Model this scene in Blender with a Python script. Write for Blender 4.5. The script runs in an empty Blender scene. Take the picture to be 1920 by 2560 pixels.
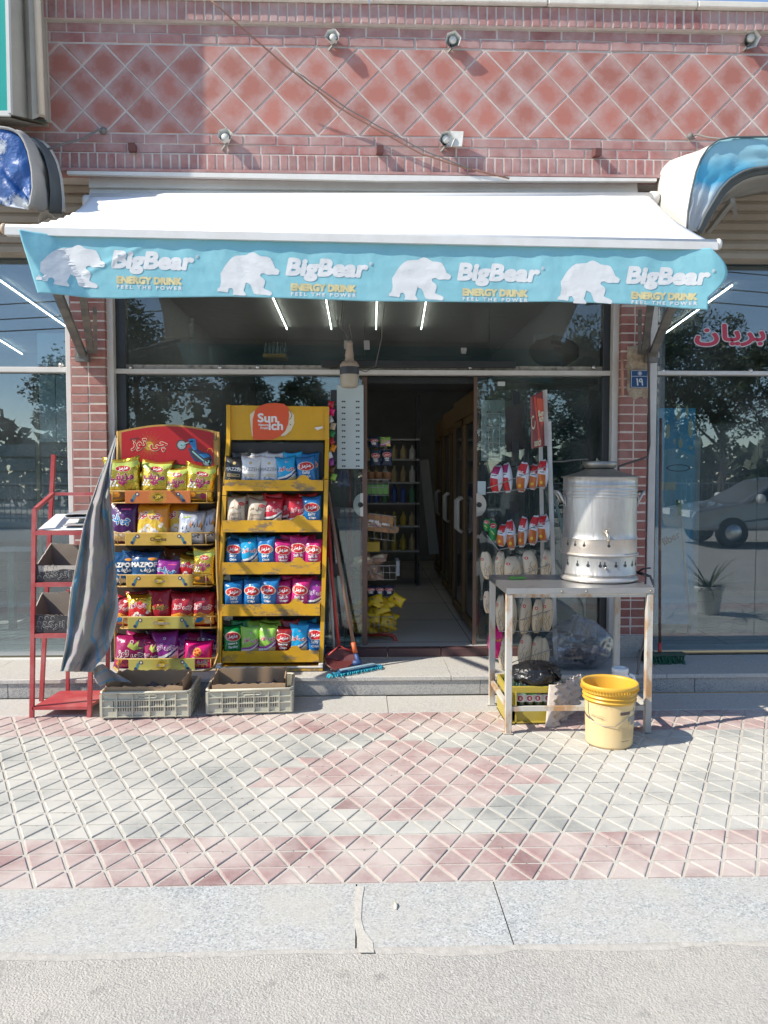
import bpy, bmesh, math, random
from mathutils import Vector, Matrix, noise
random.seed(7)
SC = bpy.context.scene
COL = SC.collection
R = math.radians
# ------------------------------------------------------------------ camera, sky, sun, exposure
CAM_H = 1.5
PITCH = math.atan(95 / 1923.0)
YAW = R(1.8)
cam = bpy.data.cameras.new('camera')
cam.sensor_fit = 'VERTICAL'
cam.angle = 2 * math.atan(1280 / 1923.0)
cam.clip_start = 0.05
cam.clip_end = 600
camo = bpy.data.objects.new('camera', cam)
camo.location = (0, 0, CAM_H)
camo.rotation_euler = (math.pi / 2 - PITCH, 0, -YAW)
COL.objects.link(camo)
SC.camera = camo

SUN = Vector((-1.05, -0.36, 1.0)).normalized()       # towards the sun
world = bpy.data.worlds.new('World')
SC.world = world
world.use_nodes = True
wnt = world.node_tree
sky = wnt.nodes.new('ShaderNodeTexSky')
sky.sky_type = 'NISHITA'
sky.sun_disc = False
sky.sun_elevation = math.asin(SUN.z)
sky.sun_rotation = math.atan2(SUN.x, SUN.y)
sky.altitude = 1200
sky.dust_density = 0.5
sky.ozone_density = 1.0
bg = wnt.nodes['Background']
wnt.links.new(sky.outputs[0], bg.inputs[0])
bg.inputs[1].default_value = 0.15
sun = bpy.data.lights.new('sun', 'SUN')
sun.energy = 4.0
sun.angle = R(0.55)
sun.color = (1.0, 0.925, 0.80)
suno = bpy.data.objects.new('sun', sun)
suno.rotation_euler = SUN.to_track_quat('Z', 'Y').to_euler()
suno.location = (-6, -3, 8)
COL.objects.link(suno)
vs = SC.view_settings
vs.view_transform = 'Standard'
vs.look = 'None'
vs.gamma = 1.0
vs.use_curve_mapping = False
vs.exposure = 0.75
SC.cycles.max_bounces = 8
SC.cycles.transparent_max_bounces = 16
SC.cycles.glossy_bounces = 4
SC.cycles.diffuse_bounces = 4
SC.cycles.transmission_bounces = 4
SC.cycles.caustics_reflective = False
SC.cycles.caustics_refractive = False
SC.cycles.sample_clamp_indirect = 6
SC.cycles.use_denoising = True

# ------------------------------------------------------------------ measuring: a point of the photo on a plane of the place
_S = 1920 / 1659.0
def _ray(px, py):
    x = (px * _S - 960) / 1923.0
    y = -(py * _S - 1280) / 1923.0
    fy = math.cos(PITCH) + y * math.sin(PITCH)
    fz = -math.sin(PITCH) + y * math.cos(PITCH)
    return Vector((x * math.cos(YAW) + fy * math.sin(YAW), -x * math.sin(YAW) + fy * math.cos(YAW), fz))
def A(px, py, Y):
    r = _ray(px, py); t = Y / r.y
    return Vector((r.x * t, Y, CAM_H + r.z * t))
def AZ(px, py, z):
    r = _ray(px, py); t = (z - CAM_H) / r.z
    return Vector((r.x * t, r.y * t, z))
def src(f):                                            # same, in the photo's own pixels
    return lambda px, py, d: f(px / _S, py / _S, d)
AS, AZS = src(A), src(AZ)

# ------------------------------------------------------------------ materials
MATS = {}
def _nodes(name):
    m = bpy.data.materials.new(name); m.use_nodes = True
    nt = m.node_tree
    return m, nt, nt.nodes['Principled BSDF']
def pm(name, col, rough=0.6, metal=0.0, var=0.12, vs=7, bump=0.0, bs=90, bdist=0.004, dust=0.0, dcol=(.62, .55, .47), ds=3.0,
       rnd=0.0, spec=0.5, alpha=1.0, stretch=None, coat=0.0, local=False, d2=None, trans=0.0, emit=None, lo=.42, hi=.68):
    if name in MATS: return MATS[name]
    m, nt, p = _nodes(name)
    N, L = nt.nodes.new, nt.links.new
    if local:
        tc = N('ShaderNodeTexCoord'); pos = tc.outputs['Object']
    else:
        g = N('ShaderNodeNewGeometry'); pos = g.outputs['Position']
    if stretch:
        mp = N('ShaderNodeMapping'); mp.inputs['Scale'].default_value = stretch; L(pos, mp.inputs[0]); pos2 = mp.outputs[0]
    else: pos2 = pos
    c = None
    rgb = N('ShaderNodeMix'); rgb.data_type = 'RGBA'
    n = N('ShaderNodeTexNoise'); n.inputs['Scale'].default_value = vs; n.inputs['Detail'].default_value = 5
    L(pos2, n.inputs['Vector']); L(n.outputs['Fac'], rgb.inputs['Factor'])
    k = 1 - var * 1.6; k2 = 1 + var * 1.6
    rgb.inputs['A'].default_value = (col[0] * k, col[1] * k, col[2] * k, 1)
    rgb.inputs['B'].default_value = (min(1, col[0] * k2), min(1, col[1] * k2), min(1, col[2] * k2), 1)
    c = rgb.outputs['Result']
    if rnd:
        oi = N('ShaderNodeObjectInfo')
        mr = N('ShaderNodeMapRange'); mr.inputs['To Min'].default_value = 1 - rnd; mr.inputs['To Max'].default_value = 1 + rnd
        L(oi.outputs['Random'], mr.inputs['Value'])
        mm = N('ShaderNodeHueSaturation'); L(c, mm.inputs['Color']); L(mr.outputs[0], mm.inputs['Value']); c = mm.outputs[0]
    if dust:
        dn = N('ShaderNodeTexNoise'); dn.inputs['Scale'].default_value = ds; dn.inputs['Detail'].default_value = 8; dn.inputs['Roughness'].default_value = .62
        L(pos, dn.inputs['Vector'])
        rp = N('ShaderNodeMapRange'); rp.inputs['From Min'].default_value = lo; rp.inputs['From Max'].default_value = hi; rp.inputs['To Max'].default_value = dust
        L(dn.outputs['Fac'], rp.inputs['Value'])
        dm = N('ShaderNodeMix'); dm.data_type = 'RGBA'; L(rp.outputs[0], dm.inputs['Factor']); L(c, dm.inputs['A'])
        dm.inputs['B'].default_value = (*dcol, 1); c = dm.outputs['Result']
    if d2:                                            # second wear layer: (amount, colour, scale, lo, hi)
        dn = N('ShaderNodeTexNoise'); dn.inputs['Scale'].default_value = d2[2]; dn.inputs['Detail'].default_value = 9; dn.inputs['Roughness'].default_value = .68
        L(pos2, dn.inputs['Vector'])
        rp = N('ShaderNodeMapRange'); rp.inputs['From Min'].default_value = d2[3]; rp.inputs['From Max'].default_value = d2[4]; rp.inputs['To Max'].default_value = d2[0]
        L(dn.outputs['Fac'], rp.inputs['Value'])
        dm = N('ShaderNodeMix'); dm.data_type = 'RGBA'; L(rp.outputs[0], dm.inputs['Factor']); L(c, dm.inputs['A'])
        dm.inputs['B'].default_value = (*d2[1], 1); c = dm.outputs['Result']
    L(c, p.inputs['Base Color'])
    p.inputs['Roughness'].default_value = rough
    p.inputs['Metallic'].default_value = metal
    p.inputs['Specular IOR Level'].default_value = spec
    p.inputs['Coat Weight'].default_value = coat
    p.inputs['Alpha'].default_value = alpha
    p.inputs['Transmission Weight'].default_value = trans
    if emit: p.inputs['Emission Color'].default_value = (*emit[:3], 1); p.inputs['Emission Strength'].default_value = emit[3]
    if bump:
        b = N('ShaderNodeTexNoise'); b.inputs['Scale'].default_value = bs; b.inputs['Detail'].default_value = 6
        L(pos2, b.inputs['Vector'])
        bn = N('ShaderNodeBump'); bn.inputs['Strength'].default_value = bump; bn.inputs['Distance'].default_value = bdist
        L(b.outputs['Fac'], bn.inputs['Height']); L(bn.outputs[0], p.inputs['Normal'])
    MATS[name] = m
    return m
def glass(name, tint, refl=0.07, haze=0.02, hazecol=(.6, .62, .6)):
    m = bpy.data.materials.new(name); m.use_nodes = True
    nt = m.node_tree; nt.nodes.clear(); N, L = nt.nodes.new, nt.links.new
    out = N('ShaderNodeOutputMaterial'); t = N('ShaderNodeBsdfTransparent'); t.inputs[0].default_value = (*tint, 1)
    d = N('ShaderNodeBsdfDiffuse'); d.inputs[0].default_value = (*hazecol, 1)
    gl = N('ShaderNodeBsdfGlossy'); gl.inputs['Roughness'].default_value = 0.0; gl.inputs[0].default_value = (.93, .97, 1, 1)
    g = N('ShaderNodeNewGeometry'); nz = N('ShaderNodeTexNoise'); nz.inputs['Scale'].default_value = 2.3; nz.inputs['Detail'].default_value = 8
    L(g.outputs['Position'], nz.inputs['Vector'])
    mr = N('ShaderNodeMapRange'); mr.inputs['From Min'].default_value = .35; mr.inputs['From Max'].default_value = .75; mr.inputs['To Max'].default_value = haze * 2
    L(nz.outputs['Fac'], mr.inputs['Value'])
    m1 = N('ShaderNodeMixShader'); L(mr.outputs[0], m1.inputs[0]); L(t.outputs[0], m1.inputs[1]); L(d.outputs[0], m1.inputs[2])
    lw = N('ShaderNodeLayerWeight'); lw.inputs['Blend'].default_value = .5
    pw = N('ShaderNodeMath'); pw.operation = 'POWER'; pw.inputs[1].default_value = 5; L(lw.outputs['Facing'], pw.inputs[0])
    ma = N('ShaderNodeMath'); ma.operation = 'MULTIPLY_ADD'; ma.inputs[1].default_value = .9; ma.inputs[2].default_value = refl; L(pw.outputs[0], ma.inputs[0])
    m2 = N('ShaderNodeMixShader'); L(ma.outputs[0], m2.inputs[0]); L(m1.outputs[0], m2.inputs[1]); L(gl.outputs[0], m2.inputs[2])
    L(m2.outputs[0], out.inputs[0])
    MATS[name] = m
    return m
def flat(name, col, rough=.5, **k):
    return pm('print_' + name, col, rough, var=.04, **k)

# ------------------------------------------------------------------ mesh building
class MB:
    def __init__(s): s.v = []; s.f = []; s.m = []; s.sm = []
    def add(s, vs, fs, mi=0, smooth=False):
        o = len(s.v); s.v += [tuple(v) for v in vs]
        for f in fs: s.f.append(tuple(i + o for i in f)); s.m.append(mi); s.sm.append(smooth)
    def box(s, x0, x1, y0, y1, z0, z1, mi=0, rot=None, piv=None):
        vs = [(x, y, z) for z in (z0, z1) for y in (y0, y1) for x in (x0, x1)]
        if rot is not None:
            c = Vector(piv or ((x0 + x1) / 2, (y0 + y1) / 2, (z0 + z1) / 2))
            vs = [rot @ (Vector(v) - c) + c for v in vs]
        s.add(vs, [(0, 2, 3, 1), (4, 5, 7, 6), (0, 1, 5, 4), (2, 6, 7, 3), (0, 4, 6, 2), (1, 3, 7, 5)], mi)
    def bbox(s, x0, x1, y0, y1, z0, z1, b=.004, mi=0):     # box with chamfered front edges (towards -y)
        vs = [(x0, y1, z0), (x1, y1, z0), (x1, y1, z1), (x0, y1, z1), (x0, y0 + b, z0), (x1, y0 + b, z0), (x1, y0 + b, z1), (x0, y0 + b, z1),
              (x0 + b, y0, z0 + b), (x1 - b, y0, z0 + b), (x1 - b, y0, z1 - b), (x0 + b, y0, z1 - b)]
        s.add(vs, [(8, 9, 10, 11), (4, 5, 9, 8), (5, 6, 10, 9), (6, 7, 11, 10), (7, 4, 8, 11), (0, 1, 5, 4), (1, 2, 6, 5), (2, 3, 7, 6), (3, 0, 4, 7)], mi)
    def bar(s, p, q, w, h=None, mi=0, up=(0, 0, 1)):
        p, q = Vector(p), Vector(q); h = h or w
        d = (q - p).normalized(); u = Vector(up)
        if abs(d.dot(u)) > .97: u = Vector((0, 1, 0))
        a = d.cross(u).normalized() * w / 2; b = a.cross(d).normalized() * h / 2
        vs = [c + sa * a + sb * b for c in (p, q) for sa, sb in ((-1, -1), (1, -1), (1, 1), (-1, 1))]
        s.add(vs, [(0, 1, 2, 3), (7, 6, 5, 4), (0, 4, 5, 1), (1, 5, 6, 2), (2, 6, 7, 3), (3, 7, 4, 0)], mi)
    def tube(s, pts, r, n=6, mi=0, cap=True):
        pts = [Vector(p) for p in pts]; k = len(pts); o = len(s.v)
        rr = r if isinstance(r, (list, tuple)) else [r] * k
        pa = None
        for i, p in enumerate(pts):
            d = (pts[min(i + 1, k - 1)] - pts[max(i - 1, 0)]).normalized()
            if pa is None:
                u = Vector((0, 0, 1)) if abs(d.z) < .9 else Vector((1, 0, 0))
                pa = d.cross(u).normalized()
            else:
                pa = (pa - d * pa.dot(d)).normalized()
            b = d.cross(pa)
            for j in range(n):
                a = 2 * math.pi * j / n
                s.v.append(tuple(p + (pa * math.cos(a) + b * math.sin(a)) * rr[i]))
        for i in range(k - 1):
            for j in range(n):
                s.f.append((o + i * n + j, o + i * n + (j + 1) % n, o + (i + 1) * n + (j + 1) % n, o + (i + 1) * n + j)); s.m.append(mi); s.sm.append(True)
        if cap:
            s.f.append(tuple(o + j for j in range(n))[::-1]); s.m.append(mi); s.sm.append(False)
            s.f.append(tuple(o + (k - 1) * n + j for j in range(n))); s.m.append(mi); s.sm.append(False)
    def lathe(s, prof, c=(0, 0, 0), n=32, mi=0, axis='z', smooth=True, wob=0):
        o = len(s.v); k = len(prof)
        for i, (r, h) in enumerate(prof):
            for j in range(n):
                a = 2 * math.pi * j / n
                q = r * (1 + (wob * noise.noise((math.cos(a) * 2, math.sin(a) * 2, h * 9)) if wob else 0))
                x, y = q * math.cos(a), q * math.sin(a)
                p = (x, y, h) if axis == 'z' else ((x, h, y) if axis == 'y' else (h, x, y))
                s.v.append((c[0] + p[0], c[1] + p[1], c[2] + p[2]))
        for i in range(k - 1):
            for j in range(n):
                q = (o + i * n + j, o + i * n + (j + 1) % n, o + (i + 1) * n + (j + 1) % n, o + (i + 1) * n + j)
                s.f.append(q if axis != 'y' else q[::-1]); s.m.append(mi); s.sm.append(smooth)
    def grid(s, fn, nu, nv, mi=0, smooth=True, two=False):
        o = len(s.v)
        for j in range(nv + 1):
            for i in range(nu + 1): s.v.append(tuple(fn(i / nu, j / nv)))
        for j in range(nv):
            for i in range(nu):
                a = o + j * (nu + 1) + i
                s.f.append((a, a + 1, a + nu + 2, a + nu + 1)); s.m.append(mi(i / nu, j / nv) if callable(mi) else mi); s.sm.append(smooth)
    def prism(s, pts, n, mi=0):                       # planar polygon pts (3-D) extruded by the vector n
        k = len(pts); n = Vector(n); q = [Vector(p) for p in pts]
        s.add(q + [p + n for p in q], [tuple(range(k))[::-1], tuple(range(k, 2 * k))] + [(i, (i + 1) % k, k + (i + 1) % k, k + i) for i in range(k)], mi)
    def mesh(s, name, mats):
        me = bpy.data.meshes.new(name); me.from_pydata(s.v, [], s.f)
        for m in (mats if isinstance(mats, (list, tuple)) else [mats]): me.materials.append(m)
        me.polygons.foreach_set('material_index', s.m); me.polygons.foreach_set('use_smooth', s.sm)
        me.update()
        bm = bmesh.new(); bm.from_mesh(me); bmesh.ops.recalc_face_normals(bm, faces=bm.faces); bm.to_mesh(me); bm.free()
        return me
WORLD = {}                                            # where each object's origin stands
def link(name, data, parent=None, loc=None):
    o = bpy.data.objects.new(name, data); COL.objects.link(o)
    pw = WORLD.get(parent.name, Vector()) if parent else Vector()
    w = Vector(loc) if loc is not None else Vector()
    o.parent = parent; o.location = w - pw; WORLD[o.name] = w
    return o
def build(mb, name, mats, parent=None, loc=None, **k):
    o = link(name, mb.mesh(name, mats) if isinstance(mb, MB) else mb, parent, loc)
    for a, b in k.items(): o[a] = b
    return o
def tag(o, label, cat, group=None, kind=None):
    o['label'] = label; o['category'] = cat
    if group: o['group'] = group
    if kind: o['kind'] = kind
    return o
def thing(name, label, cat, loc=(0, 0, 0), group=None):
    o = link(name, None, None, loc); o.empty_display_size = .1
    return tag(o, label, cat, group)
def struct(mb, name, mats, **k):
    o = build(mb, name, mats, **k); o['kind'] = 'structure'; return o
def weld(o, d=1e-4):
    bm = bmesh.new(); bm.from_mesh(o.data); bmesh.ops.remove_doubles(bm, verts=bm.verts, dist=d); bmesh.ops.recalc_face_normals(bm, faces=bm.faces); bm.to_mesh(o.data); bm.free()

# ------------------------------------------------------------------ flat print: lettering and emblems laid onto surfaces
_TXT = {}
def text2d(s):
    if s in _TXT: return _TXT[s]
    c = bpy.data.curves.new('lettering', 'FONT'); c.body = s; c.resolution_u = 3
    o = bpy.data.objects.new('lettering', c)
    me = o.to_mesh(); me.calc_loop_triangles()
    v = [(p.co.x, p.co.y) for p in me.vertices]; t = [tuple(x.vertices) for x in me.loop_triangles]
    o.to_mesh_clear(); bpy.data.objects.remove(o); bpy.data.curves.remove(c)
    xs = [p[0] for p in v]; ys = [p[1] for p in v]
    w, h = max(xs) - min(xs), max(ys) - min(ys); cx, cy = (max(xs) + min(xs)) / 2, (max(ys) + min(ys)) / 2
    v = [((x - cx) / w, (y - cy) / w) for x, y in v]
    _TXT[s] = (v, t, h / w)
    return _TXT[s]
class Print:
    def __init__(s): s.t = []                          # (a, b, c, material, level)
    def tris(s, v, t, mi, lv):
        for a, b, c in t: s.t.append((v[a], v[b], v[c], mi, lv))
    def text(s, txt, cx, cz, w, mi, lv=1, bold=0, shear=0, h=None, rot=0, k=6, mir=1):
        v, t, asp = text2d(txt); sy = (h / (asp * w)) if h else 1
        ca, sa = math.cos(rot), math.sin(rot)
        def P(p, dx, dy):
            x = p[0] * w * mir; y = p[1] * w * sy; x += shear * y
            x += dx; y += dy
            return (cx + x * ca - y * sa, cz + x * sa + y * ca)
        offs = [(0, 0)] + ([(bold * math.cos(2 * math.pi * i / k), bold * math.sin(2 * math.pi * i / k)) for i in range(k)] if bold else [])
        for i, (dx, dy) in enumerate(offs):
            s.tris([P(p, dx, dy) for p in v], t, mi, lv + i * .03)
    def poly(s, pts, mi, lv=0):
        from mathutils.geometry import tessellate_polygon
        t = tessellate_polygon([[Vector((p[0], p[1], 0)) for p in pts]])
        s.tris(pts, t, mi, lv)
    def rect(s, x0, x1, z0, z1, mi, lv=0): s.tris([(x0, z0), (x1, z0), (x1, z1), (x0, z1)], [(0, 1, 2), (0, 2, 3)], mi, lv)
    def ell(s, cx, cz, rx, rz, mi, lv=0, n=18, rot=0):
        ca, sa = math.cos(rot), math.sin(rot)
        v = [(cx, cz)] + [(cx + rx * math.cos(2 * math.pi * i / n) * ca - rz * math.sin(2 * math.pi * i / n) * sa, cz + rx * math.cos(2 * math.pi * i / n) * sa + rz * math.sin(2 * math.pi * i / n) * ca) for i in range(n)]
        s.tris(v, [(0, 1 + i, 1 + (i + 1) % n) for i in range(n)], mi, lv)
    def line(s, pts, w, mi, lv=0):
        for (x0, z0), (x1, z1) in zip(pts, pts[1:]):
            d = math.hypot(x1 - x0, z1 - z0) or 1; a, b = -(z1 - z0) / d * w / 2, (x1 - x0) / d * w / 2
            s.tris([(x0 + a, z0 + b), (x0 - a, z0 - b), (x1 - a, z1 - b), (x1 + a, z1 + b)], [(0, 1, 2), (0, 2, 3)], mi, lv)
    def mesh(s, name, mats, surf, maxlen=0, clip=None):
        vs, fs, ms, key = [], [], [], {}
        def vid(p, lv):
            k = (round(p[0], 5), round(p[1], 5), round(lv, 3))
            if k not in key: key[k] = len(vs); vs.append(tuple(surf(p[0], p[1], lv)))
            return key[k]
        st = list(s.t)
        while st:
            a, b, c, mi, lv = st.pop()
            if maxlen:
                e = sorted([(math.dist(a, b), a, b, c), (math.dist(b, c), b, c, a), (math.dist(c, a), c, a, b)], key=lambda q: -q[0])[0]
                if e[0] > maxlen:
                    _, p, q, o = e; m = ((p[0] + q[0]) / 2, (p[1] + q[1]) / 2)
                    st.append((p, m, o, mi, lv)); st.append((m, q, o, mi, lv)); continue
            if clip and not clip(((a[0] + b[0] + c[0]) / 3, (a[1] + b[1] + c[1]) / 3)): continue
            i, j, k = vid(a, lv), vid(b, lv), vid(c, lv)
            if len({i, j, k}) == 3: fs.append((i, j, k)); ms.append(mi)
        me = bpy.data.meshes.new(name); me.from_pydata(vs, [], fs)
        for m in mats: me.materials.append(m)
        me.polygons.foreach_set('material_index', ms); me.update()
        return me
def on_plane(Y, ex=.0015, step=.0005):                # surface facing the camera side (-y) at depth Y
    return lambda x, z, lv: (x, Y - ex - lv * step, z)
AR_CHT = '\uFEAF\uFEEE\uFE97 \uFBFD\uFB7C'
AR_MZM = '\uFEB0\uFEE3\uFEB0\uFEE3'
AR_MZF = '\uFED2\uFBFE\uFEB0\uFEE3'
AR_CHP = '\uFE96\uFEE0\uFB58 \uFBFD\uFB7C'
AR_BRY = '\uFEE5\uFE8E\uFEF3\uFEAE\uFE91'
AR_ANK = '\uFB8E\uFEAE\uFEE7\uFE8D'
AR_DEL = '\uFEAF\uFEE3 \uFEDD\uFEA9'
# ------------------------------------------------------------------ materials of the place
def granite(name, base, dark, light, sc=260):
    m, nt, p = _nodes(name); N, L = nt.nodes.new, nt.links.new
    g = N('ShaderNodeNewGeometry')
    v = N('ShaderNodeTexVoronoi'); v.inputs['Scale'].default_value = sc; L(g.outputs['Position'], v.inputs['Vector'])
    sep = N('ShaderNodeSeparateColor'); L(v.outputs['Color'], sep.inputs[0])
    r = N('ShaderNodeValToRGB'); e = r.color_ramp.elements
    e[0].position = .0; e[0].color = (*dark, 1); e[1].position = 1; e[1].color = (*light, 1)
    for pos, c in ((.16, dark), (.24, base), (.72, base), (.82, light)):
        q = r.color_ramp.elements.new(pos); q.color = (*c, 1)
    L(sep.outputs[0], r.inputs[0])
    n = N('ShaderNodeTexNoise'); n.inputs['Scale'].default_value = 2.6; n.inputs['Detail'].default_value = 9; n.inputs['Roughness'].default_value = .65; L(g.outputs['Position'], n.inputs['Vector'])
    mr = N('ShaderNodeMapRange'); mr.inputs['From Min'].default_value = .36; mr.inputs['From Max'].default_value = .66; mr.inputs['To Max'].default_value = .72; L(n.outputs['Fac'], mr.inputs['Value'])
    mx = N('ShaderNodeMix'); mx.data_type = 'RGBA'; L(mr.outputs[0], mx.inputs['Factor']); L(r.outputs[0], mx.inputs['A']); mx.inputs['B'].default_value = (.50, .475, .42, 1)
    L(mx.outputs['Result'], p.inputs['Base Color']); p.inputs['Roughness'].default_value = .55
    b = N('ShaderNodeBump'); b.inputs['Strength'].default_value = .35; b.inputs['Distance'].default_value = .002; L(sep.outputs[1], b.inputs['Height']); L(b.outputs[0], p.inputs['Normal'])
    MATS[name] = m; return m
granite('granite_kerb', (.425, .435, .425), (.25, .27, .28), (.55, .565, .56), 170)
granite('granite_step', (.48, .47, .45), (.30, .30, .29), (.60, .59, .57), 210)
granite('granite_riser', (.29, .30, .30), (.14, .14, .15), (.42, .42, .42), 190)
def tile_red(name):
    m, nt, p = _nodes(name); N, L = nt.nodes.new, nt.links.new
    tc = N('ShaderNodeTexCoord'); g = N('ShaderNodeNewGeometry'); oi = N('ShaderNodeObjectInfo')
    n = N('ShaderNodeTexNoise'); n.inputs['Scale'].default_value = 6; n.inputs['Detail'].default_value = 9; n.inputs['Roughness'].default_value = .66; L(g.outputs['Position'], n.inputs['Vector'])
    ln = N('ShaderNodeVectorMath'); ln.operation = 'LENGTH'; L(tc.outputs['Object'], ln.inputs[0])
    a = N('ShaderNodeMath'); a.operation = 'MULTIPLY_ADD'; a.inputs[1].default_value = .34; L(n.outputs['Fac'], a.inputs[0]); L(ln.outputs['Value'], a.inputs[2])
    mr = N('ShaderNodeMapRange'); mr.inputs['From Min'].default_value = .20; mr.inputs['From Max'].default_value = .325; mr.inputs['To Max'].default_value = .85; L(a.outputs[0], mr.inputs['Value'])
    hs = N('ShaderNodeHueSaturation'); hs.inputs['Color'].default_value = (.37, .14, .108, 1)
    v = N('ShaderNodeMapRange'); v.inputs['To Min'].default_value = .85; v.inputs['To Max'].default_value = 1.12; L(oi.outputs['Random'], v.inputs['Value']); L(v.outputs[0], hs.inputs['Value'])
    mx = N('ShaderNodeMix'); mx.data_type = 'RGBA'; L(mr.outputs[0], mx.inputs['Factor']); L(hs.outputs[0], mx.inputs['A']); mx.inputs['B'].default_value = (.44, .325, .305, 1)
    L(mx.outputs['Result'], p.inputs['Base Color']); p.inputs['Roughness'].default_value = .7
    b = N('ShaderNodeBump'); b.inputs['Strength'].default_value = .4; b.inputs['Distance'].default_value = .004; L(n.outputs['Fac'], b.inputs['Height']); L(b.outputs[0], p.inputs['Normal'])
    MATS[name] = m; return m
tile_red('clay_tile')
pm('brick', (.31, .125, .113), .78, var=.2, vs=26, bump=.5, bs=140, bdist=.003, dust=.75, dcol=(.46, .345, .325), ds=4.5, rnd=.18, lo=.34, hi=.66, d2=(.5, (.17, .11, .10), 2.6, .56, .7))
pm('brick_pillar', (.30, .115, .095), .74, var=.18, vs=24, bump=.5, bs=150, bdist=.003, dust=.5, dcol=(.48, .35, .31), ds=4, rnd=.16, lo=.42, hi=.75)
pm('mortar', (.60, .53, .47), .9, var=.12, vs=30, bump=.5, bs=160)
pm('mortar_parapet', (.52, .46, .42), .9, var=.14, vs=24, bump=.6, bs=120)
pm('limestone', (.66, .62, .55), .8, var=.1, vs=12, bump=.3, bs=60, d2=(.5, (.4, .37, .33), 5, .5, .7))
pm('road', (.415, .395, .36), .92, var=.34, vs=120, bump=.8, bs=160, bdist=.008, dust=.7, dcol=(.50, .465, .41), ds=1.7, d2=(.7, (.21, .20, .185), 7, .58, .72))
pm('sand_joint', (.50, .475, .425), .95, var=.12, vs=45, bump=.7, bs=220, dust=.4, dcol=(.46, .42, .36), ds=9)
pm('pad_grey', (.32, .325, .305), .85, var=.14, vs=60, bump=.5, bs=170, dust=.92, dcol=(.555, .535, .48), ds=1.9, rnd=.14, lo=.36, hi=.60, d2=(.45, (.25, .235, .21), 3.3, .58, .72))
pm('pad_red', (.29, .17, .165), .85, var=.16, vs=60, bump=.45, bs=170, dust=.92, dcol=(.535, .465, .425), ds=2.6, rnd=.16, lo=.32, hi=.60, d2=(.4, (.24, .17, .16), 3.6, .58, .72))
pm('crack', (.17, .15, .13), .95)
pm('white_metal', (.66, .65, .62), .5, var=.06, dust=.3, dcol=(.45, .40, .34), ds=6)
pm('white_panel', (.70, .73, .73), .5, var=.05, dust=.35, dcol=(.42, .4, .37), ds=3, stretch=None)
pm('beige_slat', (.46, .41, .34), .6, var=.08, dust=.4, dcol=(.33, .29, .24), ds=4)
pm('dark_frame', (.035, .04, .044), .4)
pm('steel', (.62, .62, .61), .28, 1.0, var=.06)
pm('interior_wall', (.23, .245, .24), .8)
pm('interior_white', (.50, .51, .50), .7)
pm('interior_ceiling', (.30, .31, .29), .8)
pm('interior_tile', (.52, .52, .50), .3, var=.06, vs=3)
pm('threshold', (.10, .05, .05), .45, var=.15)
pm('wood_dark', (.10, .06, .04), .6, var=.2, stretch=(30, 30, 2))
glass('shop_glass', (.84, .89, .89), .06, .035)  # haze here and on side panes: dust, plus painted glare lifting the blacks
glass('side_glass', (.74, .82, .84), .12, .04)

# ------------------------------------------------------------------ ground
b = MB(); b.grid(lambda u, v: (-70 + 140 * u, -60 + 62.36 * v, -.004), 2, 2); struct(b, 'road', MATS['road'])
kerb = thing('kerb_strip', 'strip of speckled grey granite slabs along the front edge of the patterned pavement', 'kerb', (0, 2.55, 0))
xs = [-9, -6.4, -3.9, -1.72, -.012, .492, 2.35, 4.9, 8]
for x0, x1 in zip(xs, xs[1:]):
    b = MB(); b.bbox(0, x1 - x0 - .005, 0, .392, 0, .12, .003)
    o = build(b, 'granite_slab', MATS['granite_kerb'], kerb, (x0, 2.361, -.1205 + random.uniform(-.001, .001)))
b = MB()                                              # cement smear over the slab joint at the middle
pts = [AS(1659 / 1659 * x * _S, y * _S, 0) if False else AZ(x, y, .0012) for x, y in ((768, 1915), (787, 1915), (782, 1945), (780, 1985), (786, 2010), (805, 2035), (808, 2058), (776, 2058), (770, 2020), (765, 1985), (766, 1945))]
b.prism(pts, (0, 0, .0008)); build(b, 'cement_smear', pm('cement', (.50, .475, .42), .95, var=.15, vs=20, bump=.6, bs=90), kerb)

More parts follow.
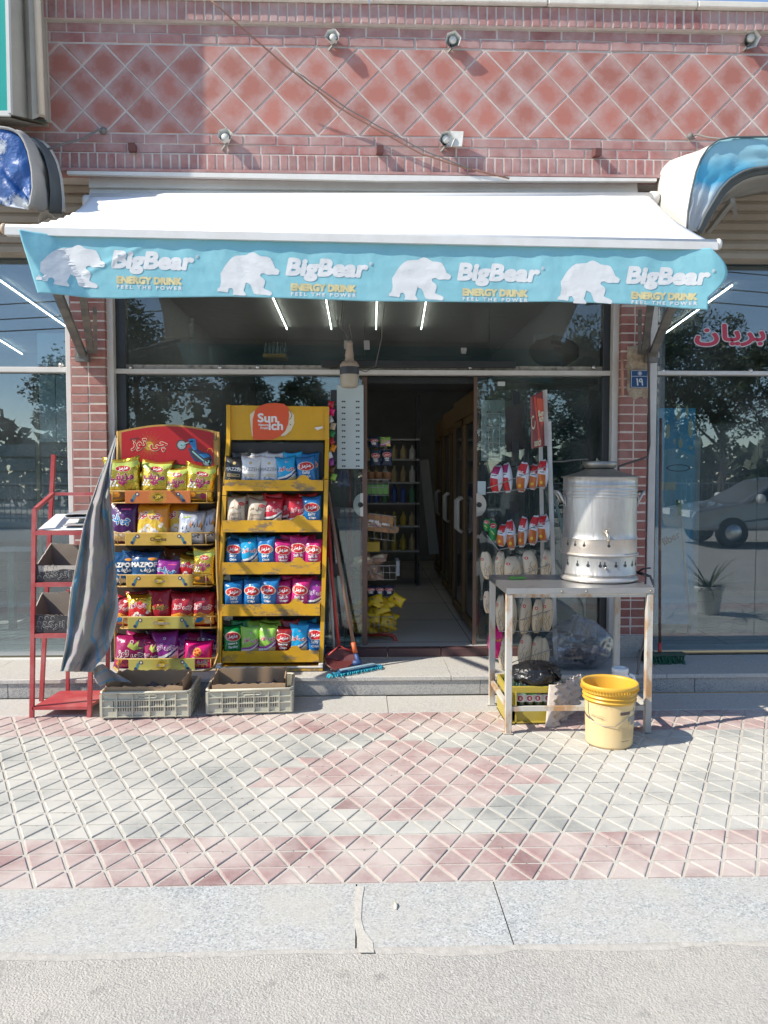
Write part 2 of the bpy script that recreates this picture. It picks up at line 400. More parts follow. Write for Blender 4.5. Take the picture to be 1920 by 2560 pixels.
def driftf(u, v):                                      # sand gathered along the foot of the kerb
    x = -4 + 8 * u; w = .012 + .045 * abs(noise.noise((x * 1.7, 1, 0))) + .02 * noise.noise((x * 9, 4, 0)); e = .004 + .03 * max(-.1, noise.noise((x * 3.1, 7, 0)))
    return (x, 2.361 - w + (w + e) * v, -.0034 + .0042 * min(1, v * 1.4) + .0006 * noise.noise((x * 30, v * 3, 0)))
b = MB(); b.grid(driftf, 500, 6); o = build(b, 'sand_drift', pm('drift', (.425, .40, .36), .95, var=.2, vs=40, bump=.6, bs=150)); o['kind'] = 'stuff'
RB, RH, Y0 = .14, .1262, 2.757
pave = struct((lambda b: (b.grid(lambda u, v: (-7 + 14 * u, Y0 + 16 * RH * v, -.0052), 1, 1), b)[1])(MB()), 'pavement', MATS['sand_joint'])
TRI = {}
def tri_mesh(up, red, k):
    key = (up, red, k)
    if key in TRI: return TRI[key]
    s = 1 if up else -1
    P = [Vector((-RB / 2, -RH / 3 * s, 0)), Vector((RB / 2, -RH / 3 * s, 0)), Vector((0, RH * 2 / 3 * s, 0))]
    rnd = random.Random(k * 7 + up * 3 + red)
    def ins(d, z): return [tuple(p * (1 - d / .041) + Vector((rnd.uniform(-.0012, .0012), rnd.uniform(-.0012, .0012), z))) for p in P]
    b = MB(); v = ins(.0058, -.0072) + ins(.0070, -.0015) + ins(.0095, 0)
    b.add(v, [(0, 1, 4, 3), (1, 2, 5, 4), (2, 0, 3, 5), (3, 4, 7, 6), (4, 5, 8, 7), (5, 3, 6, 8), (6, 7, 8)])
    TRI[key] = b.mesh('paving_triangle', MATS['pad_red'] if red else MATS['pad_grey']); TRI[key]['v'] = 0
    return TRI[key]
pads = []
for r in range(16):
    for i in range(-96, 97):
        up = (i + r) % 2 == 0
        x = i * RB / 2 + .01; y = Y0 + r * RH + (RH / 3 if up else RH * 2 / 3)
        yc = Y0 + r * RH + RH / 2
        red = r < 3 or r > 12 or (abs(x - .225) / .80 + abs(yc - 3.77) / .57 < 1)
        pads.append((y, x, up, red))
vis = sorted([p for p in pads if abs(p[1] - .032 * p[0]) < .51 * p[0] + .05])[:300]
visset = set(vis)
for y, x, up, red in vis:
    o = bpy.data.objects.new('tile', tri_mesh(up, red, random.randrange(4))); COL.objects.link(o); o.parent = pave
    o.location = (x, y, random.uniform(-.0012, .0008)); o.rotation_euler = (random.gauss(0, .006), random.gauss(0, .006), random.gauss(0, .006))
for red in (False, True):
    b = MB()
    for p in pads:
        if p in visset or p[3] != red: continue
        y, x, up, _ = p; me = tri_mesh(up, red, random.randrange(4))
        dz = random.uniform(-.0015, .0008); tx, ty = random.gauss(0, .006), random.gauss(0, .006)
        b.add([(v.co.x + x, v.co.y + y, v.co.z + dz + tx * v.co.x + ty * v.co.y) for v in me.vertices], [tuple(f.vertices) for f in me.polygons])
    o = build(b, 'red_tiles' if red else 'grey_tiles', MATS['pad_red'] if red else MATS['pad_grey'], pave); o['kind'] = 'stuff'
b = MB(); rc = random.Random(5)                        # open joints along some edges of the pattern
for k in range(150):
    r = rc.randrange(16); i = rc.randrange(-40, 40); y = Y0 + r * RH; x = i * RB + (r % 2) * RB / 2 + .01 - RB / 2 * ((r + 1) % 2) + RB / 2
    n = rc.choice((1, 1, 2, 3)); d = rc.choice((-1, 1)); p = Vector((x, y, -.005)); pts = [p]
    for j in range(n): pts.append(pts[-1] + Vector((d * RB / 2, RH, 0)))
    for q, w in zip(pts, pts[1:]): b.bar(q + Vector((.004, 0, 0)), w + Vector((.004 + rc.uniform(-.002, .002), 0, 0)), rc.uniform(.0025, .0045), .0016)
o = build(b, 'open_joints', MATS['crack'], pave); o['kind'] = 'stuff'

YR = 5.138; ZP = .131; YG = 5.75; YPIL = 5.62
yA = Y0 + 16 * RH
apr = thing('stone_apron', 'pale granite apron slabs between the patterned pavement and the entrance step', 'paving', (0, 4.95, 0))
xs = [-7, -4.6, -2.9, -1.35, .18, 1.02, 2.6, 4.4, 7]
for x0, x1 in zip(xs, xs[1:]):
    b = MB(); b.bbox(0, x1 - x0 - .004, 0, YR - yA - .002, 0, .1, .003)
    build(b, 'granite_slab', MATS['granite_step'], apr, (x0, yA, -.1 + random.uniform(-.002, .0015)))
step = thing('entrance_step', 'granite step with pale top slabs and dark speckled riser below the shop fronts', 'step', (0, 5.4, 0))
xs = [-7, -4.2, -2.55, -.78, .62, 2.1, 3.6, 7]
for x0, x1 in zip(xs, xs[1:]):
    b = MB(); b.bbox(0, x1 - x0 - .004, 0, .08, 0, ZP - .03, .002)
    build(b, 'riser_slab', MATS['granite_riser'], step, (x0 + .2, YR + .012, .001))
    b = MB(); b.bbox(0, x1 - x0 - .003, 0, 5.69 - YR, 0, .03, .004)
    build(b, 'top_slab', MATS['granite_step'], step, (x0, YR, ZP - .03))
b = MB(); b.box(-7, 7, YR + .05, 5.7, .0, ZP - .034); build(b, 'core', MATS['mortar'], step)
thr = thing('door_threshold', 'row of dark red tiles forming the raised door threshold', 'threshold', (0, 5.69, ZP))
for i in range(9):
    x = -1.79 + i * .4
    b = MB(); b.bbox(0, .394, 0, .07, 0, .064, .003); build(b, 'tile', MATS['threshold'], thr, (x, 5.69, ZP + .001))

# ------------------------------------------------------------------ parapet of brick and clay tiles
YP = 5.35
zz = lambda py: AS(960, py, YP).z
par = thing('parapet_wall', 'red brick parapet with diamond clay tiles between bands of brick above the shops', 'wall', (0, YP + .15, zz(441)))
XL_, XR_ = -2.95, 3.4
b = MB(); b.box(-6, 6, YP + .004, YP + .35, zz(436), zz(18)); b.box(XL_ - .02, XR_, YP - .031, YP + .003, zz(66.5), zz(18.5)); b.box(XL_ - .02, XR_, YP - .005, YP + .002, zz(432.5), zz(391)); build(b, 'wall_core', MATS['mortar_parapet'], par)
cope = [-6, -3.1, -1.62, .07, 1.27, 2.29, 3.5, 6]
for x0, x1 in zip(cope, cope[1:]):
    b = MB(); b.bbox(0, x1 - x0 - .006, 0, .42, 0, .042, .006)
    o = build(b, 'coping_stone', MATS['limestone'], par, (x0, YP - .07, zz(17) + random.uniform(-.003, .003))); o.rotation_euler.y = random.uniform(-.003, .003)
def bricks(name, w, h, d, x0, x1, gap, z, y, mat, jit=.0012, top=0, parent=par, ch=.003):
    me = []
    for k in range(3):
        b = MB(); rr = random.Random(k); b.bbox(-w / 2 + rr.uniform(0, .002), w / 2 - rr.uniform(0, .002), 0, d, -h / 2, h / 2, ch)
        if top:                                       # lower end cut on a slope
            b.v = [(x, yy + (top if zq < 0 and yy < d / 2 else 0), zq) for x, yy, zq in b.v]
        me.append(b.mesh(name, MATS[mat]))
    x = x0
    while x < x1:
        o = bpy.data.objects.new(name, me[random.randrange(3)]); COL.objects.link(o); o.parent = parent
        o.location = Vector((x + random.uniform(-jit, jit), y + random.uniform(-.002, .0015), z + random.uniform(-jit, jit))) - WORLD[parent.name]
        o.rotation_euler = (0, random.gauss(0, .006), 0)
        x += w + gap
XL, XR = -2.95, 3.35
bricks('soldier_brick', .0525, zz(19) - zz(66), .1, XL, XR, .0085, (zz(19) + zz(66)) / 2, YP - .035, 'brick')
bricks('brick', .213, zz(71) - zz(92), .06, XL, XR, .009, (zz(71) + zz(92)) / 2, YP, 'brick')
bricks('brick', .213, zz(95) - zz(117), .06, XL + .11, XR, .009, (zz(95) + zz(117)) / 2, YP - .002, 'brick')
bricks('brick', .213, zz(344) - zz(365), .06, XL + .06, XR, .009, (zz(344) + zz(365)) / 2, YP - .002, 'brick')
bricks('brick', .213, zz(368) - zz(389), .06, XL + .17, XR, .009, (zz(368) + zz(389)) / 2, YP, 'brick')
bricks('soldier_brick', .0525, zz(393) - zz(432), .1, XL, XR, .0085, (zz(393) + zz(432)) / 2, YP - .008, 'brick')
b = MB(); b.box(XL, XR, YP - .03, YP + .1, zz(440), zz(433)); build(b, 'drip_course', MATS['brick'], par)
zt, zb_ = zz(121), zz(341); hz = (zt - zb_) / 4; hx = .1425
def diamond(cut):
    g = .0052; k = hx / hz
    P = {0: [(-hx, 0), (0, -hz), (hx, 0), (0, hz)], 1: [(-hx, 0), (hx, 0), (0, hz)], -1: [(-hx, 0), (0, -hz), (hx, 0)]}[cut]
    c = (sum(p[0] for p in P) / len(P), sum(p[1] for p in P) / len(P))
    r = min(abs(hx * hz / math.hypot(hx, hz)), 9) if cut == 0 else hz * .40
    sc = lambda d: [(c[0] + (p[0] - c[0]) * (1 - d / r), c[1] + (p[1] - c[1]) * (1 - d / r)) for p in P]
    a, q = sc(g), sc(g + .004); n = len(P); b = MB()
    b.add([(p[0], .012, p[1]) for p in a] + [(p[0], .002, p[1]) for p in a] + [(p[0], -.002, p[1]) for p in q],
          [(i, (i + 1) % n, n + (i + 1) % n, n + i) for i in range(n)] + [(n + i, n + (i + 1) % n, 2 * n + (i + 1) % n, 2 * n + i) for i in range(n)] + [tuple(2 * n + i for i in range(n))])
    return b.mesh('clay_tile', MATS['clay_tile'])
DM = {k: diamond(k) for k in (0, 1, -1)}
x75 = AS(1003, 230, YP).x
for i in range(-22, 40):
    x = x75 + i * hx
    if not XL - .1 < x < XR + .1: continue
    for j in ((1, 3) if i % 2 == 0 else (0, 2, 4)):
        o = bpy.data.objects.new('clay_tile', DM[1 if j == 0 else -1 if j == 4 else 0]); COL.objects.link(o); o.parent = par
        o.location = Vector((x + random.uniform(-.002, .002), YP + .001 + random.uniform(-.0015, .0015), zb_ + j * hz)) - WORLD[par.name]
        o.rotation_euler = (random.gauss(0, .006), random.gauss(0, .005), random.gauss(0, .006))

# flashing strip and fascia of slats under the parapet
fl = build((lambda b: (b.prism([AS(167, 427, YP - .03), AS(1642, 446, YP - .03), AS(1642, 453, YP - .03), AS(950, 452, YP - .03), AS(167, 435, YP - .03)], (0, .03, 0)), b)[1])(MB()), 'metal_flashing', MATS['white_metal'])
tag(fl, 'thin white metal flashing strip under the brick parapet', 'flashing')
ZF = 3.06
def slats(name, label, x0, x1, mat, n=6, Y=5.6):
    t = thing(name, label, 'fascia', ((x0 + x1) / 2, Y, ZF)); h = (zz(440) + .02 - ZF) / n
    b = MB(); b.box(x0, x1, Y + .02, Y + .12, ZF, ZF + n * h); build(b, 'backing', MATS[mat], t)
    for i in range(n):
        b = MB(); z = ZF + i * h
        b.prism([(x0, Y + .018, z + .004), (x0, Y - .012, z + .004), (x0, Y - .004, z + h * .6), (x0, Y + .012, z + h - .004), (x0, Y + .018, z + h - .004)], (x1 - x0, 0, 0)); build(b, 'slat', MATS[mat], t)
slats('shutter_fascia', 'pale grey slatted fascia above the white awning', -1.845, 1.94, 'white_panel', 5, 5.42)
slats('shutter_fascia', 'beige slatted shutter fascia over the shop at the left', -6, -1.85, 'beige_slat', 7)
slats('shutter_fascia', 'beige slatted shutter fascia under the blue arched awning', 1.945, 6, 'beige_slat', 7)
b = MB(); b.box(AS(248, 440, 5.56).x, AS(257, 440, 5.56).x, 5.555, 5.585, 3.2, zz(442)); tag(build(b, 'fascia_post', MATS['white_metal']), 'small white upright bar on the grey fascia under the brick parapet', 'bar')

# ------------------------------------------------------------------ pillars
def pillar(label, x0, x1, top, miss=None):
    t = thing('brick_pillar', label, 'pillar', ((x0 + x1) / 2, YPIL, ZP))
    b = MB(); b.box(x0 + .003, x1 - .003, YPIL + .0025, YPIL + .28, .3, top); build(b, 'mortar_core', MATS['mortar'], t)
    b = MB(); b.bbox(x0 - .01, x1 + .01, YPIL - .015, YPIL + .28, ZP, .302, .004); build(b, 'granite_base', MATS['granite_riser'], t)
    w = (x1 - x0 - .009) / 2; me = []
    for k in range(3):
        b = MB(); b.bbox(0, w, 0, .12, 0, .055 + .001 * k, .003); me.append(b.mesh('brick', MATS['brick_pillar']))
    z = .306; i = 0
    while z < top - .05:
        for s in (0, 1):
            if miss and miss(z, s): continue
            o = bpy.data.objects.new('brick', me[random.randrange(3)]); COL.objects.link(o); o.parent = t
            o.location = Vector((x0 + s * (w + .009) + random.uniform(-.002, .002), YPIL + random.uniform(-.002, .002), z + random.uniform(-.001, .001))) - WORLD[t.name]
        z += .0655; i += 1
    return t
XPL = (AS(181, 1100, YPIL).x, AS(267, 1100, YPIL).x); XPR = (AS(1549, 1100, YPIL).x, AS(1618, 1100, YPIL).x)
pillar('red brick pillar behind the red metal rack, left of the yellow snack stands', *XPL, 3.52)
zp0, zp1 = AS(1600, 985, YPIL).z, AS(1600, 868, YPIL).z
pr = pillar('red brick pillar with a patch of bare plaster and a blue number plate', *XPR, 3.52, lambda z, s: s == 1 and zp0 < z < zp1 - .03)
pm('plaster', (.42, .35, .26), .9, var=.2, vs=14, bump=1, bs=40, bdist=.012, dust=.7, dcol=(.24, .15, .09), ds=13, d2=(.6, (.55, .50, .43), 22, .5, .66))
b = MB()
def plf(u, v):
    x = XPR[0] + .045 + .165 * u + .03 * noise.noise((0, v * 6, 3)) * (1 - u); z = zp0 - .03 + (zp1 - zp0 + .04) * v + .03 * noise.noise((u * 4, 1, v))
    return (x, YPIL - .004 - .012 * max(0, min(1, 6 * u, 6 * (1 - u), 6 * v, 6 * (1 - v))) * (1 + .8 * noise.noise((x * 30, z * 30, 0))), z)
b.grid(plf, 18, 34); build(b, 'plaster_patch', MATS['plaster'], pr)

# ------------------------------------------------------------------ shop fronts of glass
def vpost(t, px0, px1, y0, y1, z0, z1, mat, name='post'):
    b = MB(); b.bbox(AS(px0, 1100, y0).x, AS(px1, 1100, y0).x, y0, y1, z0, z1, .003); return build(b, name, MATS[mat], t)
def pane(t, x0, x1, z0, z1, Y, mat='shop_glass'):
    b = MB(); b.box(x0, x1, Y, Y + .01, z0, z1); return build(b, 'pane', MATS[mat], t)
gx = lambda px, Y=YG: AS(px, 1100, Y).x
win = thing('shop_window', 'glazed front of the snack shop with white frame and dark side posts', 'shop window', (0, YG, ZP))
vpost(win, 268, 287, 5.66, 5.76, ZP, ZF, 'white_metal'); vpost(win, 287.5, 317, 5.72, 5.8, ZP, ZF, 'dark_frame', 'dark_post')
vpost(win, 1529, 1545, 5.66, 5.76, ZP, ZF, 'white_metal'); vpost(win, 1505, 1528.5, 5.72, 5.8, ZP, ZF, 'dark_frame', 'dark_post')
zt0, zt1 = AS(900, 936, 5.7).z, AS(900, 924, 5.7).z
b = MB(); b.bbox(gx(288, 5.7), gx(1528, 5.7), 5.7, 5.77, zt0, zt1, .003); build(b, 'transom', MATS['white_metal'], win)
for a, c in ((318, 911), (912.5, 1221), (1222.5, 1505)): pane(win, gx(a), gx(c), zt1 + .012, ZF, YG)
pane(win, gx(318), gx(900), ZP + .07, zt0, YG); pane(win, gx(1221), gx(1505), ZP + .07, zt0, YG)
pm('worn_rail', (.40, .38, .33), .6, var=.3, vs=30, d2=(.7, (.12, .11, .1), 25, .5, .62))
b = MB(); b.box(gx(320), gx(1503), YG - .016, YG - .004, zt1 + .002, zt1 + .034); build(b, 'lower_rail', MATS['worn_rail'], win)
for px in (326, 550, 644, 1484, 1175):
    p = AS(px, 919, 5.715); b = MB(); b.lathe([(0, -.02), (.013, -.016), (.017, -.004), (.015, .008), (.006, .02), (0, .02)], p, 14, axis='y'); build(b, 'fixing', MATS['steel'], win)
b = MB(); q0, q1 = AS(804, 917, 5.69), AS(1290, 902, 5.69); b.bbox(q0.x, q1.x, 5.69, 5.735, q0.z, q1.z, .003); build(b, 'black_rail', MATS['dark_frame'], win)
b = MB(); b.bbox(gx(288), gx(900), 5.735, 5.77, ZP + .001, ZP + .066, .003); b.bbox(gx(1222), gx(1528), 5.735, 5.77, ZP + .001, ZP + .066, .003); build(b, 'sill_rail', MATS['dark_frame'], win)
pm('edge_brown', (.16, .10, .075), .5)
for lab, xa, xb, xe0, xe1, xl in (('left glass sliding door leaf with a half round lock and brown edge', 640, 905, 905, 918, 908), ('right glass sliding door leaf with a half round lock and brown edge', 1193, 1470, 1184, 1192.5, 1191)):
    t = thing('glass_door', lab, 'door', (gx((xa + xb) / 2, 5.8), 5.8, ZP + .068))
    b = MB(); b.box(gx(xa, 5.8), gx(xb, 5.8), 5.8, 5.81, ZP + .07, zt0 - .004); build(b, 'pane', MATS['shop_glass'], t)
    b = MB(); b.box(gx(xe0, 5.8), gx(xe1, 5.8), 5.794, 5.816, ZP + .07, zt0 - .004); build(b, 'edge_strip', MATS['edge_brown'], t)
    c = AS(xl, 1262, 5.785); sgn = -1 if xa < 900 else 1
    b = MB(); b.prism([(c.x + sgn * .075 * math.sin(a), 5.782, c.z + .088 * math.cos(a)) for a in [math.pi * i / 14 for i in range(15)]], (0, .045, 0)); lk = build(b, 'lock', MATS['steel'], t)
    b = MB(); b.lathe([(.020, 0), (.020, -.008), (.012, -.008), (.010, -.002), (0, -.002)], (c.x + sgn * .02, 5.781, c.z), 16, axis='y'); build(b, 'keyhole', MATS['dark_frame'], lk)
for px, py in ((835, 990), (839, 1140), (841, 1282), (842, 1425), (1290, 996), (1289, 1118), (1287, 1268)):
    p = AS(px, py, YG - .004); b = MB(); b.box(p.x - .026, p.x + .026, YG - .007, YG - .001, p.z - .045, p.z + .045); build(b, 'black_sticker', MATS['dark_frame'], win)
p = AS(1254, 960, YG); b = MB(); b.box(p.x - .03, p.x + .025, YG - .003, YG - .001, p.z - .015, p.z + .017); build(b, 'paper_sticker', flat('white', (.62, .64, .62)), win)
# small patches of wrinkled tape and paper on the upper glass
for px, py, w, h in ((869, 862, .055, .062), (917, 863, .042, .068), (1159, 877, .04, .045)):
    p = AS(px, py, YG); b = MB(); b.grid(lambda u, v: (p.x + (u - .5) * w + .006 * noise.noise((u * 3, v * 3, px)), YG - .004 - .006 * abs(noise.noise((u * 5, v * 5, px))), p.z + (v - .5) * h), 6, 6)
    build(b, 'tape_patch', flat('tape', (.34, .35, .34), .3), win)
# shop on the left
lw = thing('shop_window', 'glazed front of the neighbouring shop on the left, white frame', 'shop window', (-3, YG, ZP))
vpost(lw, 168, 180.5, 5.66, 5.76, ZP, ZF, 'white_metal')
zl0, zl1 = AS(90, 931, 5.72).z, AS(90, 918, 5.72).z
b = MB(); b.bbox(-6, gx(168, 5.7), 5.7, 5.77, zl0, zl1, .003); build(b, 'transom', MATS['white_metal'], lw)
b = MB(); b.bbox(-6, gx(168, 5.7), 5.69, 5.77, ZP, AS(60, 1653, 5.7).z, .003); build(b, 'sill', MATS['white_metal'], lw)
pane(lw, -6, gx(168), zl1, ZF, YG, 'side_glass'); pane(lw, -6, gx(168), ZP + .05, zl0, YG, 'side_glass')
p = AS(153, 913, 5.715); b = MB(); b.lathe([(0, -.02), (.015, -.016), (.02, -.004), (.008, .02), (0, .02)], p, 14, axis='y'); build(b, 'fixing', MATS['steel'], lw)
# shop on the right
rw = thing('shop_window', 'glazed front of the neighbouring shop on the right with red lettering', 'shop window', (3, YG, ZP))
vpost(rw, 1622, 1640, 5.66, 5.76, ZP, ZF, 'white_metal')
zr0, zr1 = AS(1800, 938, 5.72).z, AS(1800, 928, 5.72).z
b = MB(); b.bbox(gx(1641, 5.7), 6, 5.7, 5.77, zr0, zr1, .003); build(b, 'transom', MATS['white_metal'], rw)
b = MB(); b.bbox(gx(1641, 5.7), 6, 5.72, 5.77, ZP, AS(1800, 1643, 5.7).z, .003); build(b, 'sill', MATS['steel'], rw)
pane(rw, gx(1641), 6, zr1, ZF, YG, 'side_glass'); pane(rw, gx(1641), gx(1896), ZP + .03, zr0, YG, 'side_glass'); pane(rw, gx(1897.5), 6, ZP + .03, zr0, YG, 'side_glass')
for px in (1656, 1875):
    p = AS(px, 927, 5.715); b = MB(); b.lathe([(0, -.02), (.013, -.016), (.017, -.004), (.006, .02), (0, .02)], p, 14, axis='y'); build(b, 'fixing', MATS['steel'], rw)
pr_ = Print(); c = A(1577, 724, YG); w = A(1651, 724, YG).x - A(1502, 724, YG).x
pr_.text(AR_BRY, c.x, c.z, w, 0, 0, .0135, k=10, h=.155); pr_.text(AR_BRY, c.x, c.z, w, 1, 2, .0065, k=8, h=.155)
build(pr_.mesh('lettering', [flat('letter_white', (.62, .60, .60)), flat('letter_red', (.50, .05, .09))], on_plane(YG, .002, .0006)), 'lettering', None, rw)
# ------------------------------------------------------------------ rooms behind the glass
ZI = ZP + .066; ZC = 3.25
b = MB(); b.box(-6, 6, 5.765, 11.6, ZI - .05, ZI); fl_ = struct(b, 'interior_floor', MATS['interior_tile'])
b = MB()
for i in range(13):
    x = -6 + i * .98; b.bar((x, 5.77, ZI + .0008), (x, 11.5, ZI + .0008), .006, .0012)
for j in range(7):
    y = 5.9 + j * .9; b.bar((-6, y, ZI + .0009), (6, y, ZI + .0009), .006, .0012)
o = build(b, 'tile_joints', MATS['dark_frame'], fl_); o['kind'] = 'stuff'
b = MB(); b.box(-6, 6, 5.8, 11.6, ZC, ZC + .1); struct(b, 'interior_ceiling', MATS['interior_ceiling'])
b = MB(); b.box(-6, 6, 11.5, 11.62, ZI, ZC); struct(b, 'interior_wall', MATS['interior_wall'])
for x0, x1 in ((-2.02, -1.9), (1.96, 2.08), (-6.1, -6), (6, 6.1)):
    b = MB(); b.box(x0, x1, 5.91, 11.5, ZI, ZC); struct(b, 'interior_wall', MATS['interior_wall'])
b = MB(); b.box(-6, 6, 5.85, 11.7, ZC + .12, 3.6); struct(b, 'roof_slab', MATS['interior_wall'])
pm('led', (1, .97, .9), .5, emit=(1, .95, .85, 9))
zl = ZC - .03
def led(p0, p1, label, name='led_strip'):
    a, c = AZ(*p0, zl), AZ(*p1, zl)
    t = thing(name, label, 'ceiling light', (a + c) / 2)
    b = MB(); b.bar(a, c, .009, .010); build(b, 'diffuser', MATS['led'], t)
    b = MB(); b.bar(a + Vector((0, 0, .016)), c + Vector((0, 0, .016)), .012, .018); build(b, 'housing', MATS['interior_white'], t)
for p0, p1, lab in (((588, 640), (620, 711), 'leftmost of four bright ceiling strips seen under the awning edge'), ((703, 640), (716, 711), 'bright ceiling strip left of the glass joint above the bulb lamp'),
                    ((814, 640), (812.5, 711), 'upright looking bright ceiling strip just right of the glass joint'), ((922, 640), (910, 711), 'rightmost of four bright ceiling strips seen under the awning edge'),
                    ((0, 606), (142, 705), 'long slanting ceiling strip in the left shop window'), ((0, 735), (48, 765), 'short lower slanting ceiling strip in the left shop window'),
                    ((1582, 616), (1430, 725), 'long slanting ceiling strip in the right shop window')):
    led(p0, p1, lab)
# right shop: banner, white post, mop, wall panels
pm('banner_blue', (.07, .46, .72), .5, var=.25, vs=5); pm('banner_cyan', (.28, .58, .70), .5)
c0, c1 = AS(1645, 1020, 5.95), AS(1739, 1020, 5.95); zb0 = AS(1700, 1560, 5.95).z
ban = thing('banner', 'tall blue banner with a drink can behind the right shop window', 'banner', ((c0.x + c1.x) / 2, 5.95, zb0))
b = MB(); b.box(c0.x, c1.x, 5.95, 5.97, zb0, c0.z); build(b, 'panel', MATS['banner_blue'], ban)
P_ = Print(); wx = lambda px: AS(px, 1200, 5.95).x; wz = lambda py: AS(1700, py, 5.95).z
for px, py, rx, rz in ((1692, 1030, 8, 22), (1714, 1030, 4, 18), (1667, 1078, 6, 20), (1724, 1070, 7, 24), (1699, 1108, 6, 14), (1684, 1103, 3, 8), (1725, 1120, 4, 6)):
    P_.ell(wx(px), wz(py), rx / 340, rz / 340, 1, 1)
P_.poly([(wx(1655), wz(1125)), (wx(1690), wz(1120)), (wx(1737), wz(1140)), (wx(1737), wz(1300)), (wx(1700), wz(1430)), (wx(1655), wz(1440))], 0, 0)
P_.ell(wx(1695), wz(1170), .095, .028, 2, 1); P_.ell(wx(1695), wz(1170), .082, .022, 0, 2); P_.rect(wx(1652), wx(1690), wz(1225), wz(1205), 1, 1)
P_.text('NI', wx(1685), wz(1300), .12, 3, 1, .008, rot=.35); P_.text('fiber', wx(1680), wz(1345), .15, 2, 1, .003, rot=.5)
build(P_.mesh('printing', [MATS['banner_cyan'], flat('pale_gold', (.70, .66, .45)), flat('navy', (.02, .05, .10)), flat('pale', (.45, .55, .58))], on_plane(5.95), .06), 'printing', None, ban)
b = MB(); b.box(AS(1736, 1100, 6.1).x, AS(1752, 1100, 6.1).x, 6.1, 6.16, ZI, AS(1745, 1082, 6.1).z); tag(build(b, 'display_post', MATS['interior_white']), 'white upright board beside the blue banner in the right shop', 'post')
mp = thing('mop', 'thin pole mop with a green grip leaning behind the right shop window', 'mop', AS(1727, 1560, 5.88))
b = MB(); b.tube([AS(1700, 1270, 5.9), AS(1728, 1570, 5.86)], .011, 8); build(b, 'pole', MATS['interior_white'], mp)
b = MB(); b.tube([AS(1696, 1250, 5.9), AS(1701, 1288, 5.9)], .018, 8); build(b, 'grip', flat('grip_green', (.12, .32, .05)), mp)
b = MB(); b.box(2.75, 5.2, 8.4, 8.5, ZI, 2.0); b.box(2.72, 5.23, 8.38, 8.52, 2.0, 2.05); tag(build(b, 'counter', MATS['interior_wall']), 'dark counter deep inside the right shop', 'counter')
# left shop: notice board, drawers, tables with green legs
nb = thing('notice_board', 'pale blue two-leaf board standing in the left shop window', 'board', AS(130, 1180, 5.95))
pm('board_pale', (.34, .45, .46), .5, var=.06, dust=.3, dcol=(.5, .55, .55), ds=6)
q0, q1 = AS(96, 938, 5.95), AS(176, 1105, 5.95); xm = AS(139, 1000, 5.95).x
for a, c in ((q0.x, xm - .002), (xm + .002, q1.x + .1)):
    b = MB(); b.bbox(a, c, 5.95, 5.975, q1.z, q0.z + .0, .003); build(b, 'panel', MATS['board_pale'], nb)
b = MB(); b.bbox(AS(92, 832, 5.95).x, q1.x + .1, 5.95, 5.975, AS(92, 914, 5.95).z, AS(92, 832, 5.95).z, .003); build(b, 'top_panel', MATS['board_pale'], nb)
b = MB(); b.box(q0.x - .03, q0.x - .004, 5.945, 5.98, ZI, q0.z); b.box(q1.x + .04, q1.x + .07, 5.98, 6.0, ZI, q0.z); build(b, 'edge_post', flat('post_tan', (.22, .21, .15)), nb)
cab = thing('drawer_cabinet', 'grey cabinet of shallow drawers behind the left shop window', 'cabinet', (-2.9, 6.6, ZI))
b = MB(); b.box(-3.6, -2.25, 6.55, 7.1, ZI + .72, 1.62); build(b, 'carcass', flat('cab_grey', (.16, .20, .21)), cab)
for r in range(7):
    for k in range(3):
        b = MB(); b.bbox(0, .43, 0, .03, 0, .105, .004); build(b, 'drawer', flat('cab_front', (.20, .25, .26)), cab, (-3.58 + k * .445, 6.522, ZI + .74 + r * .118))
tb = thing('work_table', 'table with thin green legs under the grey drawer cabinet', 'table', (-2.9, 6.7, ZI))
b = MB(); b.box(-3.7, -2.15, 6.45, 7.2, ZI + .66, ZI + .70); build(b, 'tabletop', MATS['interior_white'], tb)
for x in (-3.6, -2.95, -2.75, -2.3):
    b = MB(); b.box(x, x + .05, 6.5, 6.55, ZI, ZI + .66); build(b, 'leg', flat('leg_green', (.05, .17, .13)), tb)
for i in range(2):
    b = MB(); b.box(0, .28, 0, .3, 0, .3)
    bx_ = build(b, 'storage_box', flat('box_grey', (.19, .21, .20)), None, (-2.86 + i * .31, 6.62, 1.632)); bx_['label'] = ['grey storage box at the left on the drawer cabinet', 'grey storage box at the right on the drawer cabinet'][i]; bx_['category'] = 'box'
    b = MB(); b.ell = None
    hb = MB(); hb.lathe([(0, 0), (.05, 0), (.05, .004), (0, .004)], (.14, -.005, .22), 14, axis='y'); build(hb, 'handle_hole', MATS['dark_frame'], bx_, WORLD[bx_.name])
